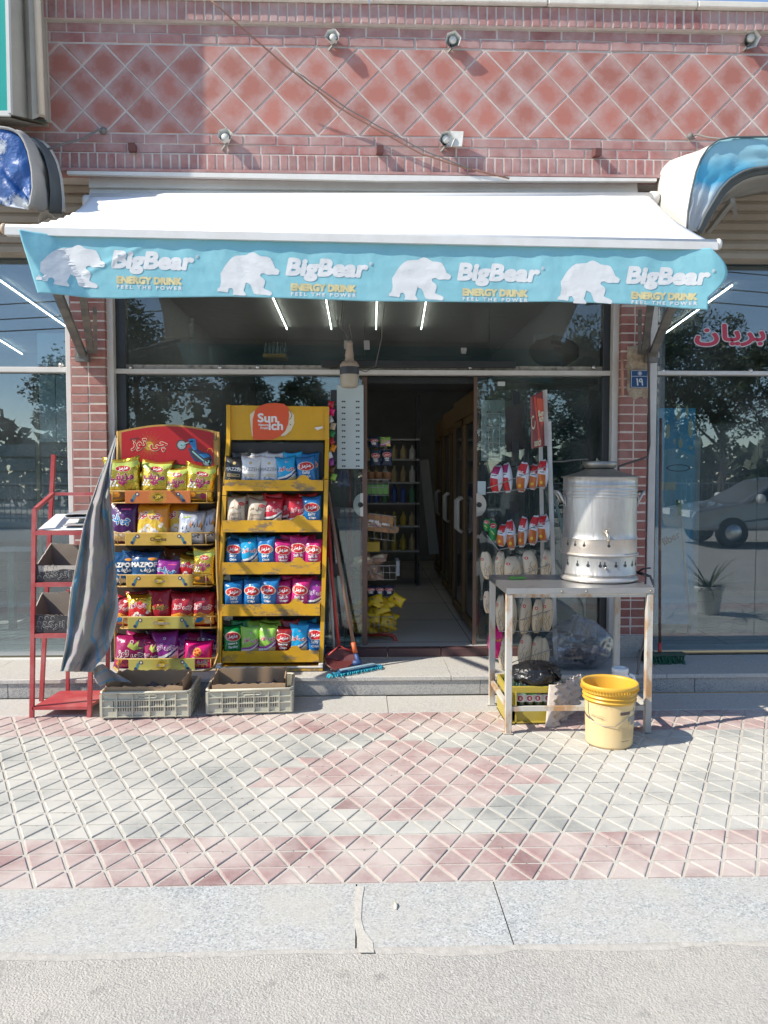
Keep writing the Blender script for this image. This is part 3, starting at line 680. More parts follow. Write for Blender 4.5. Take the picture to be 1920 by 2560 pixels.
# centre shop, far inside: fridges along the right wall, shelves with bottles at the back, planks
pm('fridge_frame', (.16, .095, .035), .45, var=.15); pm('fridge_glass', (.02, .03, .035), .08)
def fy(px):                                             # a depth along the right hand row of fridges, whose doors stand at x = .70..
    return px
for k, (y0, y1) in enumerate(((5.96, 7.3), (7.35, 8.7), (8.75, 10.1))):
    t = thing('drinks_fridge', ['nearest', 'middle', 'farthest'][k] + ' of the tall drinks fridges with brown door frames inside the doorway', 'fridge', (1.3, (y0 + y1) / 2, ZI), 'drinks fridges along the inner wall')
    X = .90 + .05 * k
    b = MB(); b.box(X + .03, 1.9, y0, y1, ZI + .01, 2.15); build(b, 'cabinet', MATS['dark_frame'], t)
    b = MB(); b.box(X - .01, X + .03, y0, y1, 1.98, 2.16); build(b, 'header', MATS['fridge_frame'], t)
    for d in (0, 1):
        a, c = (y0, (y0 + y1) / 2 - .01) if d == 0 else ((y0 + y1) / 2 + .01, y1)
        dr = link('door', None, t, (X, a, ZI)); b = MB()
        for (u0, u1, v0, v1) in ((a, a + .045, ZI + .1, 1.97), (c - .045, c, ZI + .1, 1.97), (a, c, ZI + .05, ZI + .11), (a, c, 1.92, 1.97)): b.box(X - .015, X + .025, u0, u1, v0, v1)
        build(b, 'frame', MATS['fridge_frame'], dr)
        b = MB(); b.box(X + .005, X + .02, a + .04, c - .04, ZI + .1, 1.93); build(b, 'glass', MATS['fridge_glass'], dr)
        yh = c - .06 if d == 0 else a + .06
        b = MB(); b.tube([(X - .02, yh, 1.0), (X - .06, yh, 1.03), (X - .06, yh, 1.27), (X - .02, yh, 1.30)], .016, 8); build(b, 'handle', flat('handle_white', (.55, .55, .5)), dr)
sh = thing('shelf_unit', 'dark shelf unit with bottles at the back of the shop', 'shelf', (.1, 9.0, ZI))
for x in (.02, .66):
    b = MB(); b.box(x, x + .03, 8.9, 9.2, ZI, 2.4); build(b, 'upright', MATS['dark_frame'], sh)
zs = [AS(950, py, 8.9).z for py in (1097, 1147, 1205, 1257, 1314, 1376)]
for z in zs:
    b = MB(); b.box(.02, .69, 8.88, 9.2, z - .02, z); build(b, 'shelf', MATS['interior_white'], sh)
bc = [(.5, .40, .22), (.08, .14, .4), (.6, .48, .08), (.7, .7, .66), (.14, .35, .20)]
bot = []
for k, c in enumerate(bc):
    b = MB(); b.lathe([(0, 0), (.034, 0), (.036, .01), (.036, .12), (.014, .17), (.014, .2), (0, .2)], n=10); bot.append(b.mesh('bottle', flat('bottle%d' % k, c, .3)))
SHW = ['top', 'second', 'third', 'fourth', 'lowest']
CN = ['amber', 'dark blue', 'yellow', 'white', 'green']
for r in range(5):
    k = (0, 3, 1, 2, 2)[r] if r != 1 else 0
    for i in range(6):
        kk = (k, k, (k + 3) % 5)[i % 3]
        o = link('bottle', bot[kk], None, (.09 + i * .104, 8.95, zs[r + 1] if r < 5 else zs[-1])); o.scale = (1, 1, .8 + .15 * (r % 3))
        tag(o, '%s bottle, place %s on the %s back shelf' % (CN[kk], ['one', 'two', 'three', 'four', 'five', 'six'][i], SHW[r]), 'bottle', 'bottles on the back shelves')
b = MB(); b.bar(AS(1060, 1150, 8.3), AS(1085, 1385, 8.1), .1, .03, up=(0, 1, 0)); tag(build(b, 'plank', flat('plank_grey', (.24, .24, .22), .7)), 'long pale plank leaning inside between the shelf and the fridges', 'plank')
# things on the window ledge seen through the upper glass
bt = thing('bottle_carton', 'yellow carton tray with silver bottles on the ledge behind the upper glass', 'carton', AS(685, 888, 6.0))
b = MB(); q0, q1 = AS(657, 893, 6.0), AS(714, 884, 6.0); b.box(q0.x, q1.x, 6.0, 6.2, q0.z, q1.z); build(b, 'tray', flat('carton_yellow', (.4, .22, .03)), bt)
for i in range(6):
    b = MB(); b.lathe([(0, 0), (.013, 0), (.013, .075), (.006, .10), (.006, .12), (0, .12)], n=8); build(b, 'bottle', flat('bottle_dark', (.12, .14, .14), .2), bt, (q0.x + .015 + i * .03, 6.06, q0.z + .005))
b = MB(); b.box(-1.79, 1.83, 5.9, 6.5, 2.19, 2.235); tag(build(b, 'ledge_board', MATS['dark_frame']), 'dark ledge board inside the shop behind the upper glass', 'shelf')
for (px0, py0, px1, py1, lab, c) in ((473, 796, 486, 885, 'tall stack of pale cups behind the upper glass', (.26, .27, .25)), (521, 866, 531, 905, 'small white bottle standing behind the upper glass', (.30, .31, .29)), (1340, 835, 1384, 850, 'small white box high behind the upper right glass', (.3, .3, .28))):
    q0, q1 = AS(px0, py1, 6.2), AS(px1, py0, 6.2); q0.z = max(q0.z, 2.236) if py1 > 860 else q0.z
    b = MB(); r = (q1.x - q0.x) / 2
    if py1 - py0 > 30:
        n = 9; h = (q1.z - q0.z) / n
        for i in range(n): b.lathe([(0, i * h), (r * .85, i * h), (r, i * h + h * .8), (r, i * h + h * .95), (0, i * h + h * .95)], ((q0.x + q1.x) / 2, 6.2, q0.z), 12)
    else: b.bbox(q0.x, q1.x, 6.2, 6.3, q0.z, q1.z)
    tag(build(b, 'cup_stack' if 'cups' in lab else 'small_bottle' if 'bottle' in lab else 'small_box', flat('pale' + lab[:5], c)), lab, 'cups' if 'cups' in lab else 'bottle' if 'bottle' in lab else 'box')
sk = thing('plush_sack', 'brown crumpled sack on the ledge behind the upper right glass', 'sack', AS(1385, 905, 6.15))
b = MB(); c = AS(1385, 880, 6.2); b.grid(lambda u, v: (c.x + (.2 + .03 * noise.noise((u * 6, v * 4, 2))) * math.cos(2 * math.pi * u) * math.sin(math.pi * v), 6.2 + .15 * math.sin(2 * math.pi * u) * math.sin(math.pi * v), c.z - .0 - .12 * math.cos(math.pi * v) * (1 + .3 * noise.noise((u * 5, 2, v * 5)))), 24, 12); build(b, 'body', flat('sack_brown', (.12, .085, .06), .8), sk)

# ------------------------------------------------------------------ white awning with a printed valance
pm('awning_white', (.90, .90, .89), .8, var=.03, vs=5, bump=.15, bs=14, dust=.12, dcol=(.6, .58, .54), ds=2)
pm('bar_white', (.72, .72, .70), .4, var=.04, dust=.3, dcol=(.5, .47, .42), ds=6)
YF, YB = 4.13, 5.25
FL, FR_ = A(15, 495, YF), A(1546, 528, YF)
BL, BR = A(196, 426, YB), A(1402, 424, YB)
awn = thing('awning', 'white fold-out awning with a light blue printed valance over the snack shop', 'awning', (0, YB, FL.z))
pm('stripe_under', (.25, .33, .38), .8)
def canopy(u, v):
    p0 = BL.lerp(BR, u); p1 = FL.lerp(FR_, u); p = p0.lerp(p1, v)
    sag = .035 * math.sin(math.pi * v) * (1 + .25 * noise.noise((u * 5, v, 1)))
    e = max(0, 1 - u * 14)
    p.x += .05 * e * math.sin(math.pi * v) * 1.3; p.z -= sag + .005 * e * math.sin(v * 75) * (1 if v > .35 else .2)
    p.z += .004 * noise.noise((u * 16, v * 5, 4))
    return p
b = MB(); b.grid(canopy, 90, 60)
o = build(b, 'canopy', MATS['awning_white'], awn)
sol = o.modifiers.new('cloth', 'SOLIDIFY'); sol.thickness = .003
b = MB()
d = (FR_ - FL).normalized()
b.tube([FL, FR_], .026, 12); b.bar(FL + Vector((0, -.012, -.016)), FR_ + Vector((0, -.012, -.016)), .035, .04); build(b, 'front_bar', MATS['bar_white'], awn)
for p, s in ((FL, -1), (FR_, 1)):
    b = MB(); b.lathe([(0, -.012), (.026, -.012), (.031, 0), (.026, .012), (0, .012)], p + d * .012 * s, 12, axis='x'); build(b, 'end_cap', flat('cap_tan', (.45, .33, .24)) if s < 0 else MATS['bar_white'], awn)
b = MB(); b.tube([BL + Vector((.0, .03, .0)), BR + Vector((.02, .03, 0))], .035, 12); build(b, 'roller', MATS['bar_white'], awn)
for p in (BL + Vector((-.03, .05, -.02)), BR + Vector((.05, .05, .0))):
    b = MB(); b.lathe([(0, -.03), (.045, -.03), (.05, -.02), (.05, .02), (.03, .035), (0, .035)], p, 14, axis='x'); b.box(p.x - .02, p.x + .02, p.y, 5.6, p.z - .04, p.z + .03); build(b, 'roller_bracket', MATS['bar_white'], awn)
pm('arm_grey', (.13, .135, .13), .55, var=.2, dust=.6, dcol=(.30, .27, .23), ds=7)
for s, piv, tip in ((-1, A(179, 766, 5.58), A(95, 560, 4.3)), (1, A(1408, 768, 5.58), A(1490, 570, 4.3))):
    b = MB(); b.bar(piv, tip, .05, .035); b.bar(piv + Vector((-.055 * s, .0, .02)), tip + Vector((-.10 * s, .25, .02)), .045, .03); b.bar(piv + Vector((-.09 * s, 0, .03)), piv.lerp(tip, .6) + Vector((-.13 * s, .2, .0)), .025, .05)
    build(b, 'arm', MATS['arm_grey'], awn)
    b = MB(); b.box(piv.x - .05, piv.x + .04, piv.y - .02, 5.615, piv.z - .05, piv.z + .05); b.lathe([(0, -.03), (.03, -.03), (.03, .03), (0, .03)], piv, 12, axis='x'); build(b, 'arm_bracket', MATS['arm_grey'], awn)
# valance
pm('valance_blue', (.205, .495, .57), .75, var=.05, vs=3, bump=.3, bs=22, bdist=.006, dust=.45, dcol=(.32, .57, .63), ds=2.5)
pm('emblem_white', (.68, .70, .71), .75, var=.05, vs=6, bump=.3, bs=22, bdist=.006, dust=.2, dcol=(.58, .60, .62), ds=4)
pm('letter_gold', (.62, .55, .30), .75, var=.05, bump=.5, bs=16, bdist=.012)
YV = YF - .01
top_px = [(55, 506), (300, 512), (800, 524), (1300, 534), (1530, 539)]
bot_px = [(97, 642), (260, 645), (330, 643), (500, 641), (640, 645), (790, 651), (1070, 653), (1200, 652), (1390, 659), (1525, 671)]
def interp(pl, x):
    if x <= pl[0][0]: return pl[0][1]
    for (x0, y0), (x1, y1) in zip(pl, pl[1:]):
        if x <= x1: return y0 + (y1 - y0) * (x - x0) / (x1 - x0)
    return pl[-1][1]
def wr(x, z):                                           # how far the cloth stands out towards the street
    px = _px(x, z); t = (z - 2.42) / .36
    w = .006 * noise.noise((x * 1.2, z * 1.2, 3)) + .0025 * noise.noise((x * 5 + z * 3, z * 6, 8)) + .0026 * (.3 - abs(noise.noise((x * 8 + z * 5, z * 12, 5)))) + .0018 * (.3 - abs(noise.noise((x * 17, z * 9 + x * 4, 2))))
    w += .007 * max(0, t - .25) * math.sin(x * 34 + 3 * noise.noise((x * 2, 0, 1))) * (.5 + noise.noise((x * 3, 2, 2)))
    # left end hangs loose and folds along a slanting line
    dl = (px[0] - 117) * .86 - (px[1] - 505) * .49
    if dl < 0: w += min(.0042 * -dl * .36, .09)
    dr = 1500 - px[0] + (px[1] - 600) * .12
    if dr < 40: w += .03 * (1 - max(dr, -40) / 40) * .5
    d2 = (px[0] - 250) * .5 + (px[1] - 560) * 1.0
    w += .004 * math.exp(-(d2 / 6) ** 2) * (1 if 180 < px[0] < 360 else 0)
    return w
def _px(x, z):                                          # valance coordinates: the photo pixel of a point of its plane
    v = Vector((x, YV, z - CAM_H)); fx = v.x * math.cos(YAW) - v.y * math.sin(YAW); fy0 = v.x * math.sin(YAW) + v.y * math.cos(YAW)
    dep = fy0 * math.cos(PITCH) - v.z * math.sin(PITCH); up = fy0 * math.sin(PITCH) + v.z * math.cos(PITCH)
    return ((960 + 1923 * fx / dep) / _S, (1280 - 1923 * up / dep) / _S)
def val(u, v):
    px = 55 + 1475 * u; py0 = interp(top_px, px)
    xb = 97 + 1428 * u; py1 = interp(bot_px, xb)
    x = px + (xb - px) * v + (42 * max(0, u - .97) / .03 * math.sin(math.pi * min(1, v * 1.25)) ** 1 * .9 if u > .97 else 0)
    p = A(x, py0 + (py1 - py0) * v, YV)
    return (p.x, YV - wr(p.x, p.z), p.z)
b = MB(); b.grid(val, 420, 44)
va = build(b, 'valance', MATS['valance_blue'], awn); so = va.modifiers.new('cloth', 'SOLIDIFY'); so.thickness = .002; so.offset = -1 if False else 1
bear = [(668, 268), (650, 250), (625, 238), (612, 208), (598, 175), (575, 140), (545, 128), (480, 122), (450, 104), (425, 88), (400, 82), (370, 90), (340, 108), (290, 112), (235, 115), (200, 135), (165, 168), (130, 215), (108, 255), (84, 290), (86, 330), (90, 375), (78, 425), (55, 445), (52, 468), (90, 470), (130, 476), (150, 482), (162, 468), (165, 440), (192, 435), (208, 450), (212, 475), (205, 502), (250, 506), (300, 508), (328, 510), (338, 500), (325, 480), (312, 460), (322, 430), (335, 380), (355, 388), (378, 402), (392, 430), (402, 462), (415, 490), (445, 500), (520, 503), (575, 512), (594, 496), (588, 476), (560, 460), (530, 450), (508, 436), (515, 410), (524, 385), (522, 360), (505, 340), (482, 325), (476, 306), (488, 292), (515, 288), (530, 298), (550, 306), (600, 302), (640, 305), (658, 298)]
bear = [(530 + x / 3.95, 610 + y / 3.95) for x, y in bear]     # photo pixels of the second bear
vsurf = lambda x, z, lv: (x, YV - wr(x, z) - .0016 - lv * .0006, z)
for k, (dx, dy) in enumerate(((-435, -18), (0, 0), (429, 12), (850, 21))):
    if k == 0: fx_ = lambda x, y: (540 + (x - 540) * .99 + dx, y + dy)
    pts = [AS(x + dx, y + dy - .0, YV) for x, y in bear]
    P_ = Print(); P_.poly([(p.x, p.z) for p in pts], 0, 0)
    build(P_.mesh('bear_emblem', [MATS['emblem_white']], vsurf, .04), 'bear_emblem', None, awn)
    P_ = Print(); sl = .02
    c = AS(818 + dx, 676 + dy, YV); w = AS(921 + dx, 676, YV).x - AS(717 + dx, 676, YV).x
    P_.text('BigBear', c.x, c.z, w * .965, 0, 0, .0072, shear=.17, k=10, rot=-sl, h=.108)
    c = AS(928 + dx, 660 + dy, YV); P_.ell(c.x, c.z, .010, .010, 0, 0, 12); P_.ell(c.x, c.z, .008, .008, 2, 1, 12); P_.text('R', c.x, c.z, .008, 0, 2, .0006)
    c = AS(809 + dx, 720 + dy, YV); w = AS(891 + dx, 720, YV).x - AS(728 + dx, 720, YV).x
    P_.text('ENERGY DRINK', c.x, c.z, w * .985, 1, 0, .0036, k=8, rot=-sl, h=.034)
    c = AS(809 + dx, 737 + dy, YV)
    P_.text('F E E L   T H E   P O W E R', c.x, c.z, w * .99, 0, 0, .0012, k=5, rot=-sl, h=.0175)
    build(P_.mesh('lettering', [MATS['emblem_white'], MATS['letter_gold'], MATS['valance_blue']], vsurf, .05), 'lettering', None, awn)

# ------------------------------------------------------------------ neighbouring canopies and the green sign
pm('tarp_blue', (.02, .09, .30), .45, var=.25, vs=4, bump=.8, bs=9, bdist=.03, d2=(1, (.62, .66, .70), 3.4, .54, .6))
pm('tarp_grey', (.33, .33, .31), .8, var=.15, vs=5, bump=.6, bs=8, bdist=.02, dust=.5, dcol=(.45, .40, .34), ds=4)
pm('tarp_dark', (.09, .105, .11), .8, var=.2, vs=5, bump=.4, bs=9, bdist=.02)
pm('tarp_white', (.66, .63, .58), .8, var=.06, vs=3, bump=.4, bs=6, bdist=.02, dust=.4, dcol=(.50, .44, .38), ds=3)
def arch(px_list, Y): return [A(x, y, Y) for x, y in px_list]
# right: outer rounded shell from the wall to the front, and a broad fascia round its front edge
YRB, YRF = 5.35, 4.72
def resample(pts, n):
    L = [0]
    for p, q in zip(pts, pts[1:]): L.append(L[-1] + (q - p).length)
    out = []
    for i in range(n + 1):
        s = L[-1] * i / n; j = max(k for k in range(len(L)) if L[k] <= s + 1e-9); j = min(j, len(pts) - 2)
        out.append(pts[j].lerp(pts[j + 1], (s - L[j]) / max(1e-9, L[j + 1] - L[j])))
    return out
outerF = resample(arch([(1482, 500), (1484, 460), (1492, 415), (1502, 372), (1513, 343), (1530, 318), (1550, 304), (1580, 298), (1659, 297), (1900, 297)], YRF), 40)
outerB = resample(arch([(1420, 500), (1419, 440), (1420, 395), (1428, 365), (1445, 348), (1470, 338), (1500, 334), (1560, 332), (1660, 332), (1850, 332)], YRB), 40)
innerF = resample(arch([(1507, 500), (1520, 470), (1538, 440), (1556, 410), (1575, 390), (1600, 374), (1625, 366), (1659, 362), (1780, 360), (1900, 360)], YRF + .02), 40)
ra = thing('arched_awning', 'blue and white arched awning of the shop on the right', 'awning', (2.6, YRF, outerF[0].z))
def tarp(name, pa, pb, mat, nv=10, amp=.012, off=0, thick=.004):
    b = MB(); n = len(pa) - 1
    def f(u, v):
        p = pa[min(n, int(round(u * n)))].lerp(pb[min(n, int(round(u * n)))], v)
        w = amp * noise.noise((p.x * 6, p.z * 6, v * 3 + off)) + amp * .5 * noise.noise((p.x * 15, p.z * 15, v * 4 + off))
        return p + Vector((w * .4, -w, w * .4)) * (math.sin(math.pi * min(1, max(0, v))) * .8 + .2)
    b.grid(f, n, nv); o = build(b, name, MATS[mat]); m = o.modifiers.new('cloth', 'SOLIDIFY'); m.thickness = thick; return o
def adopt(o, t):
    o.parent = t; o.location = -WORLD[t.name]; return o
adopt(tarp('side_cloth', outerB, outerF, 'tarp_white', 10, .012), ra)
# fascia: blue above, fading to a white and grey lower part of the same cloth
m, nt, p = _nodes('fascia_blue'); N, L = nt.nodes.new, nt.links.new
g = N('ShaderNodeNewGeometry'); sx = N('ShaderNodeSeparateXYZ'); L(g.outputs['Position'], sx.inputs[0])
nn = N('ShaderNodeTexNoise'); nn.inputs['Scale'].default_value = 5; nn.inputs['Detail'].default_value = 6; L(g.outputs['Position'], nn.inputs['Vector'])
ma = N('ShaderNodeMath'); ma.operation = 'MULTIPLY_ADD'; ma.inputs[1].default_value = .22; L(nn.outputs['Fac'], ma.inputs[0]); L(sx.outputs['Z'], ma.inputs[2])
rp = N('ShaderNodeValToRGB'); mr = N('ShaderNodeMapRange'); mr.inputs['From Min'].default_value = 3.17; mr.inputs['From Max'].default_value = 3.55; L(ma.outputs[0], mr.inputs['Value']); L(mr.outputs[0], rp.inputs[0])
rp.color_ramp.elements[0].position = .12; rp.color_ramp.elements[0].color = (.42, .44, .45, 1); rp.color_ramp.elements[1].position = .92; rp.color_ramp.elements[1].color = (.26, .50, .60, 1)
for ps, c in ((.38, (.45, .55, .60)), (.55, (.06, .36, .58)), (.75, (.10, .42, .62))):
    e = rp.color_ramp.elements.new(ps); e.color = (*c, 1)
L(rp.outputs[0], p.inputs['Base Color']); p.inputs['Roughness'].default_value = .6; MATS['fascia_blue'] = m
adopt(tarp('front_fascia', outerF, innerF, 'fascia_blue', 12, .02, 5), ra)
inner2 = resample(arch([(1516, 505), (1530, 478), (1548, 448), (1566, 420), (1584, 402), (1606, 388), (1630, 380), (1659, 376), (1780, 374), (1900, 374)], YRF + .05), 40)
adopt(tarp('torn_hem', innerF, inner2, 'tarp_dark', 4, .012, 2), ra)
innerB = resample(arch([(1470, 520), (1495, 490), (1520, 465), (1545, 445), (1575, 432), (1610, 424), (1640, 418), (1659, 416), (1780, 410), (1900, 410)], YRB), 40)
adopt(tarp('lining', inner2, innerB, 'tarp_grey', 6, .02, 9), ra)
for k, (pa, r) in enumerate(((outerF, .006), (innerF, .010))):
    b = MB(); b.tube([p + Vector((0, -.012, 0)) for p in pa], r, 6); build(b, 'hoop', MATS['tarp_dark'], ra)
b = MB(); b.bar(A(1530, 500, 5.3), A(1583, 432, 4.9), .03, .03); b.bar(A(1583, 432, 4.9), A(1590, 470, 5.3), .02, .02); build(b, 'strut', MATS['tarp_grey'], ra)
# left: torn blue tarpaulin canopy
la = thing('arched_awning', 'torn blue and white arched awning of the shop on the left', 'awning', (-2.3, 4.75, 3.0))
oF = resample(arch([(-240, 278), (-60, 277), (0, 278), (25, 282), (42, 292), (52, 305), (62, 330), (70, 370), (72, 410), (66, 445), (62, 452)], 4.75), 40)
iF = resample(arch([(-240, 400), (-60, 412), (0, 440), (10, 445), (20, 447), (30, 449), (40, 450), (48, 452), (54, 452), (58, 452), (62, 453)], 4.77), 40)
oB = resample(arch([(-180, 300), (0, 305), (60, 308), (90, 318), (108, 335), (122, 360), (130, 390), (134, 420), (136, 440), (137, 455), (138, 470)], YRB), 40)
adopt(tarp('front_fascia', oF, iF, 'tarp_blue', 16, .05, 1), la)
adopt(tarp('side_cloth', [p + Vector((.006, 0, 0)) for p in oF], oB, 'tarp_grey', 14, .055, 7), la)
mid = [p.lerp(q, .45) + Vector((.03, -.02, .0)) for p, q in zip(oF, oB)]
lo_ = [p + Vector((.05, .02, -.05)) for p in oB]
adopt(tarp('dark_flap', mid[24:], [p.lerp(q, .75) + Vector((.05, -.03, -.0)) for p, q in zip(oF, oB)][24:], 'tarp_dark', 6, .02, 3), la)
adopt(tarp('loose_flap', [p + Vector((.03, -.05, .02)) for p in oB[22:]], [p + Vector((-.07 - .05 * math.sin(i * .9), -.14, -.12 - .07 * math.sin(i * 1.3))) for i, p in enumerate(oB[22:])], 'tarp_white', 8, .05, 4), la)
b = MB(); b.tube([p + Vector((.004, -.01, .004)) for p in oF], .009, 6); build(b, 'hoop', MATS['tarp_grey'], la)
# green sign box
pm('sign_green', (.01, .33, .28), .35, var=.05); pm('sign_beige', (.42, .38, .31), .6, var=.1, dust=.5, dcol=(.3, .27, .23), ds=4)
sg = thing('sign_box', 'green sign in a deep beige metal box frame at the top left', 'sign', (-2.6, 5.0, 3.6))
YS0, YS1 = 4.98, 5.36
f = [A(-400, -700, YS0), A(2, -700, YS0), A(22, 246, YS0), A(-400, 242, YS0)]
bk = [A(-300, -690, YS1), A(70, -690, YS1), A(107, 268, YS1), A(-300, 262, YS1)]
b = MB(); b.add(f, [(0, 1, 2, 3)]); b.v = [(x, y - .0, z) for x, y, z in b.v]
b = MB(); b.prism([p for p in f], (0, .02, 0)); build(b, 'sign_face', MATS['sign_green'], sg)
b = MB(); b.bar(f[1], f[2], .02, .03); b.bar(f[2], f[3], .02, .03); build(b, 'face_rim', flat('rim_white', (.6, .6, .57)), sg)
m0 = [A(38, -690, 5.10), A(70, 258, 5.10)]; m1 = [A(50, -690, 5.11), A(90, 250, 5.11)]
b = MB()
g0 = [p + Vector((0, .012, 0)) for p in (f[1], f[2])]
b.add([g0[0], g0[1], m0[1] + Vector((-.05, .05, .03)), m0[0] + Vector((-.05, .05, 0)), m0[0], m0[1], m1[1], m1[0], bk[1], bk[2]],
      [(0, 1, 2, 3), (3, 2, 5, 4), (4, 5, 6, 7), (7, 6, 9, 8)]); o = build(b, 'side_panel', MATS['sign_beige'], sg)
b = MB(); b.add([f[2], f[3], bk[3], bk[2]], [(0, 1, 2, 3)]); b.add([f[2] + Vector((0, .01, -.02)), f[3] + Vector((0, .01, -.02)), bk[3] + Vector((0, 0, -.02)), bk[2] + Vector((0, 0, -.02))], [(0, 1, 2, 3)]); build(b, 'bottom_panel', MATS['sign_beige'], sg)
b = MB(); b.tube([m1[0], m1[0].lerp(m1[1], .5) + Vector((.004, 0, 0)), m1[1]], .022, 10); build(b, 'edge_roll', flat('roll_cream', (.58, .50, .40)), sg)
b = MB(); b.bar(bk[1] + Vector((.0, -.01, 0)), bk[2] + Vector((0, -.01, 0)), .03, .05); b.bar(bk[2], bk[3], .03, .05); build(b, 'wall_flange', MATS['sign_beige'], sg)

# ------------------------------------------------------------------ lamps, stubs and cables on the parapet
pm('lamp_white', (.62, .63, .60), .5, var=.15, vs=15, dust=.6, dcol=(.36, .33, .28), ds=14)
def flood(px, py, w, label, tilt, plate=0, old=0):
    c = AS(px, py, YP); t = thing('floodlight', label, 'lamp', c)
    rot = Matrix.Rotation(R(tilt), 3, 'X') @ Matrix.Rotation(R(random.uniform(-14, 14)), 3, 'Y')
    b = MB(); s = w / 2; n = 6; fr = []; bk2 = []
    for i in range(n):
        a = 2 * math.pi * i / n + .3; r1, r2 = s * random.uniform(.85, 1.1), s * random.uniform(.45, .6)
        fr.append(rot @ Vector((r1 * math.cos(a), -.045, r1 * math.sin(a))) + c + Vector((0, -.022, 0))); bk2.append(rot @ Vector((r2 * math.cos(a), .015, r2 * math.sin(a))) + c + Vector((0, -.022, 0)))
    b.add(fr + bk2, [(i, (i + 1) % n, n + (i + 1) % n, n + i) for i in range(n)] + [tuple(range(n, 2 * n))]); build(b, 'reflector', MATS['lamp_white'], t)
    b = MB(); b.lathe([(0, .0), (s * .5, .0), (s * .42, -.02), (0, -.02)], c + Vector((0, -.04, 0)), 10, axis='y'); build(b, 'lamp_face', flat('lamp_face', (.55, .54, .50), .4), t)
    b = MB(); b.tube([c + Vector((0, .0, -.01)), c + Vector((0, -.05, -.005))], .016, 8); b.bar(c + Vector((-.03, -.004, -s * 1.1)), c + Vector((.012, -.03, -s * .4)), .012); build(b, 'bracket', MATS['arm_grey'], t)
    if plate:
        b = MB(); b.box(c.x + .01, c.x + s * 2.0, c.y - .05, c.y - .035, c.z - s * .75, c.z + s * .95, rot=Matrix.Rotation(R(6), 3, 'Y') @ Matrix.Rotation(R(-12), 3, 'Z')); build(b, 'side_flap', MATS['lamp_white'], t)
flood(833, 105, .105, 'small crushed floodlight at the top, left of the parapet middle', -12)
flood(1130, 110, .11, 'small crushed floodlight at the top, right of the parapet middle', 10)
flood(1868, 104, .12, 'floodlight near the top right corner of the parapet', 25)
flood(566, 352, .115, 'floodlight on the lower brick band at the left', -20)
flood(1113, 356, .115, 'floodlight with a white side flap on the lower brick band', 5, 1)
for px, py, lab in ((333, 373, 'rusty metal stub below the lower left floodlight side of the brick band'), (947, 378, 'rusty metal stub in the middle of the lower brick band'), (1486, 385, 'rusty metal stub at the right of the lower brick band')):
    c = AS(px, py, YP); b = MB(); b.bar(c + Vector((0, .03, .0)), c + Vector((.008, -.07, -.012)), .045, .045); tag(build(b, 'metal_stub', flat('rust', (.13, .05, .045), .8)), lab, 'bracket')
pm('cable_brown', (.26, .14, .10), .7); pm('cable_grey', (.16, .15, .14), .7)
def cable(pts, r, mat, label, n=26, sag=0):
    P = []
    for i in range(n + 1):
        s = i / n * (len(pts) - 1); j = min(int(s), len(pts) - 2); p = pts[j].lerp(pts[j + 1], s - j)
        p = p + Vector((0, 0, -sag * math.sin(math.pi * (s - j)))) + Vector((.004 * noise.noise((i * .7, 1, r * 900)), 0, .006 * noise.noise((i * .6, 4, r * 900)))); P.append(p)
    b = MB(); b.tube(P, r, 6); return tag(build(b, 'cable', MATS[mat]), label, 'cable')
cable([A(440, -12, 5.1), A(626, 150, 5.22), A(740, 238, 5.28), A(905, 330, 5.305), A(1000, 362, 5.305), A(1100, 385, 5.31)], .0055, 'cable_brown', 'brown cable running diagonally down across the clay tiles')
cable([A(640, 155, 5.22), A(760, 240, 5.28), A(915, 325, 5.30), A(1020, 366, 5.3)], .004, 'cable_grey', 'thin second cable twisted along the brown diagonal cable')
h = A(224, 284, YP); b = MB(); b.lathe([(0, 0), (.022, 0), (.026, -.012), (.016, -.025), (0, -.03)], h, 12, axis='y'); b.tube([h, h + Vector((-.02, -.04, -.004)), A(180, 300, 5.28), A(140, 310, 5.25), A(105, 322, 5.2)], .0075, 7); tag(build(b, 'anchor_rod', MATS['cable_grey']), 'dark tie rod from a wall ring to the torn left awning', 'rod')
h = A(1490, 296, YP); b = MB(); b.lathe([(0, 0), (.02, 0), (.024, -.012), (.014, -.025), (0, -.03)], h, 12, axis='y'); b.tube([h, h + Vector((.03, -.04, .0)), A(1530, 297, 5.2), A(1560, 300, 5.0)], .007, 7); tag(build(b, 'anchor_rod', MATS['cable_grey']), 'dark tie rod from a wall ring to the arched awning on the right', 'rod')
q0, q1 = A(1276, 396, 5.58), A(1303, 416, 5.58); b = MB(); b.bbox(q0.x, q1.x, 5.55, 5.59, q1.z, q0.z, .006); tag(build(b, 'junction_box', MATS['bar_white']), 'small white junction box on the grey fascia above the awning', 'junction box')
cable([A(1160, 391, 5.57), A(1240, 400, 5.56), A(1290, 408, 5.545), A(1350, 405, 5.56), A(1378, 392, 5.57)], .004, 'cable_grey', 'thin dark cable passing the white junction box')
cable([A(857, 392, 5.57), A(859, 425, 5.57)], .004, 'cable_grey', 'short cable hanging on the grey fascia above the awning middle', 6)
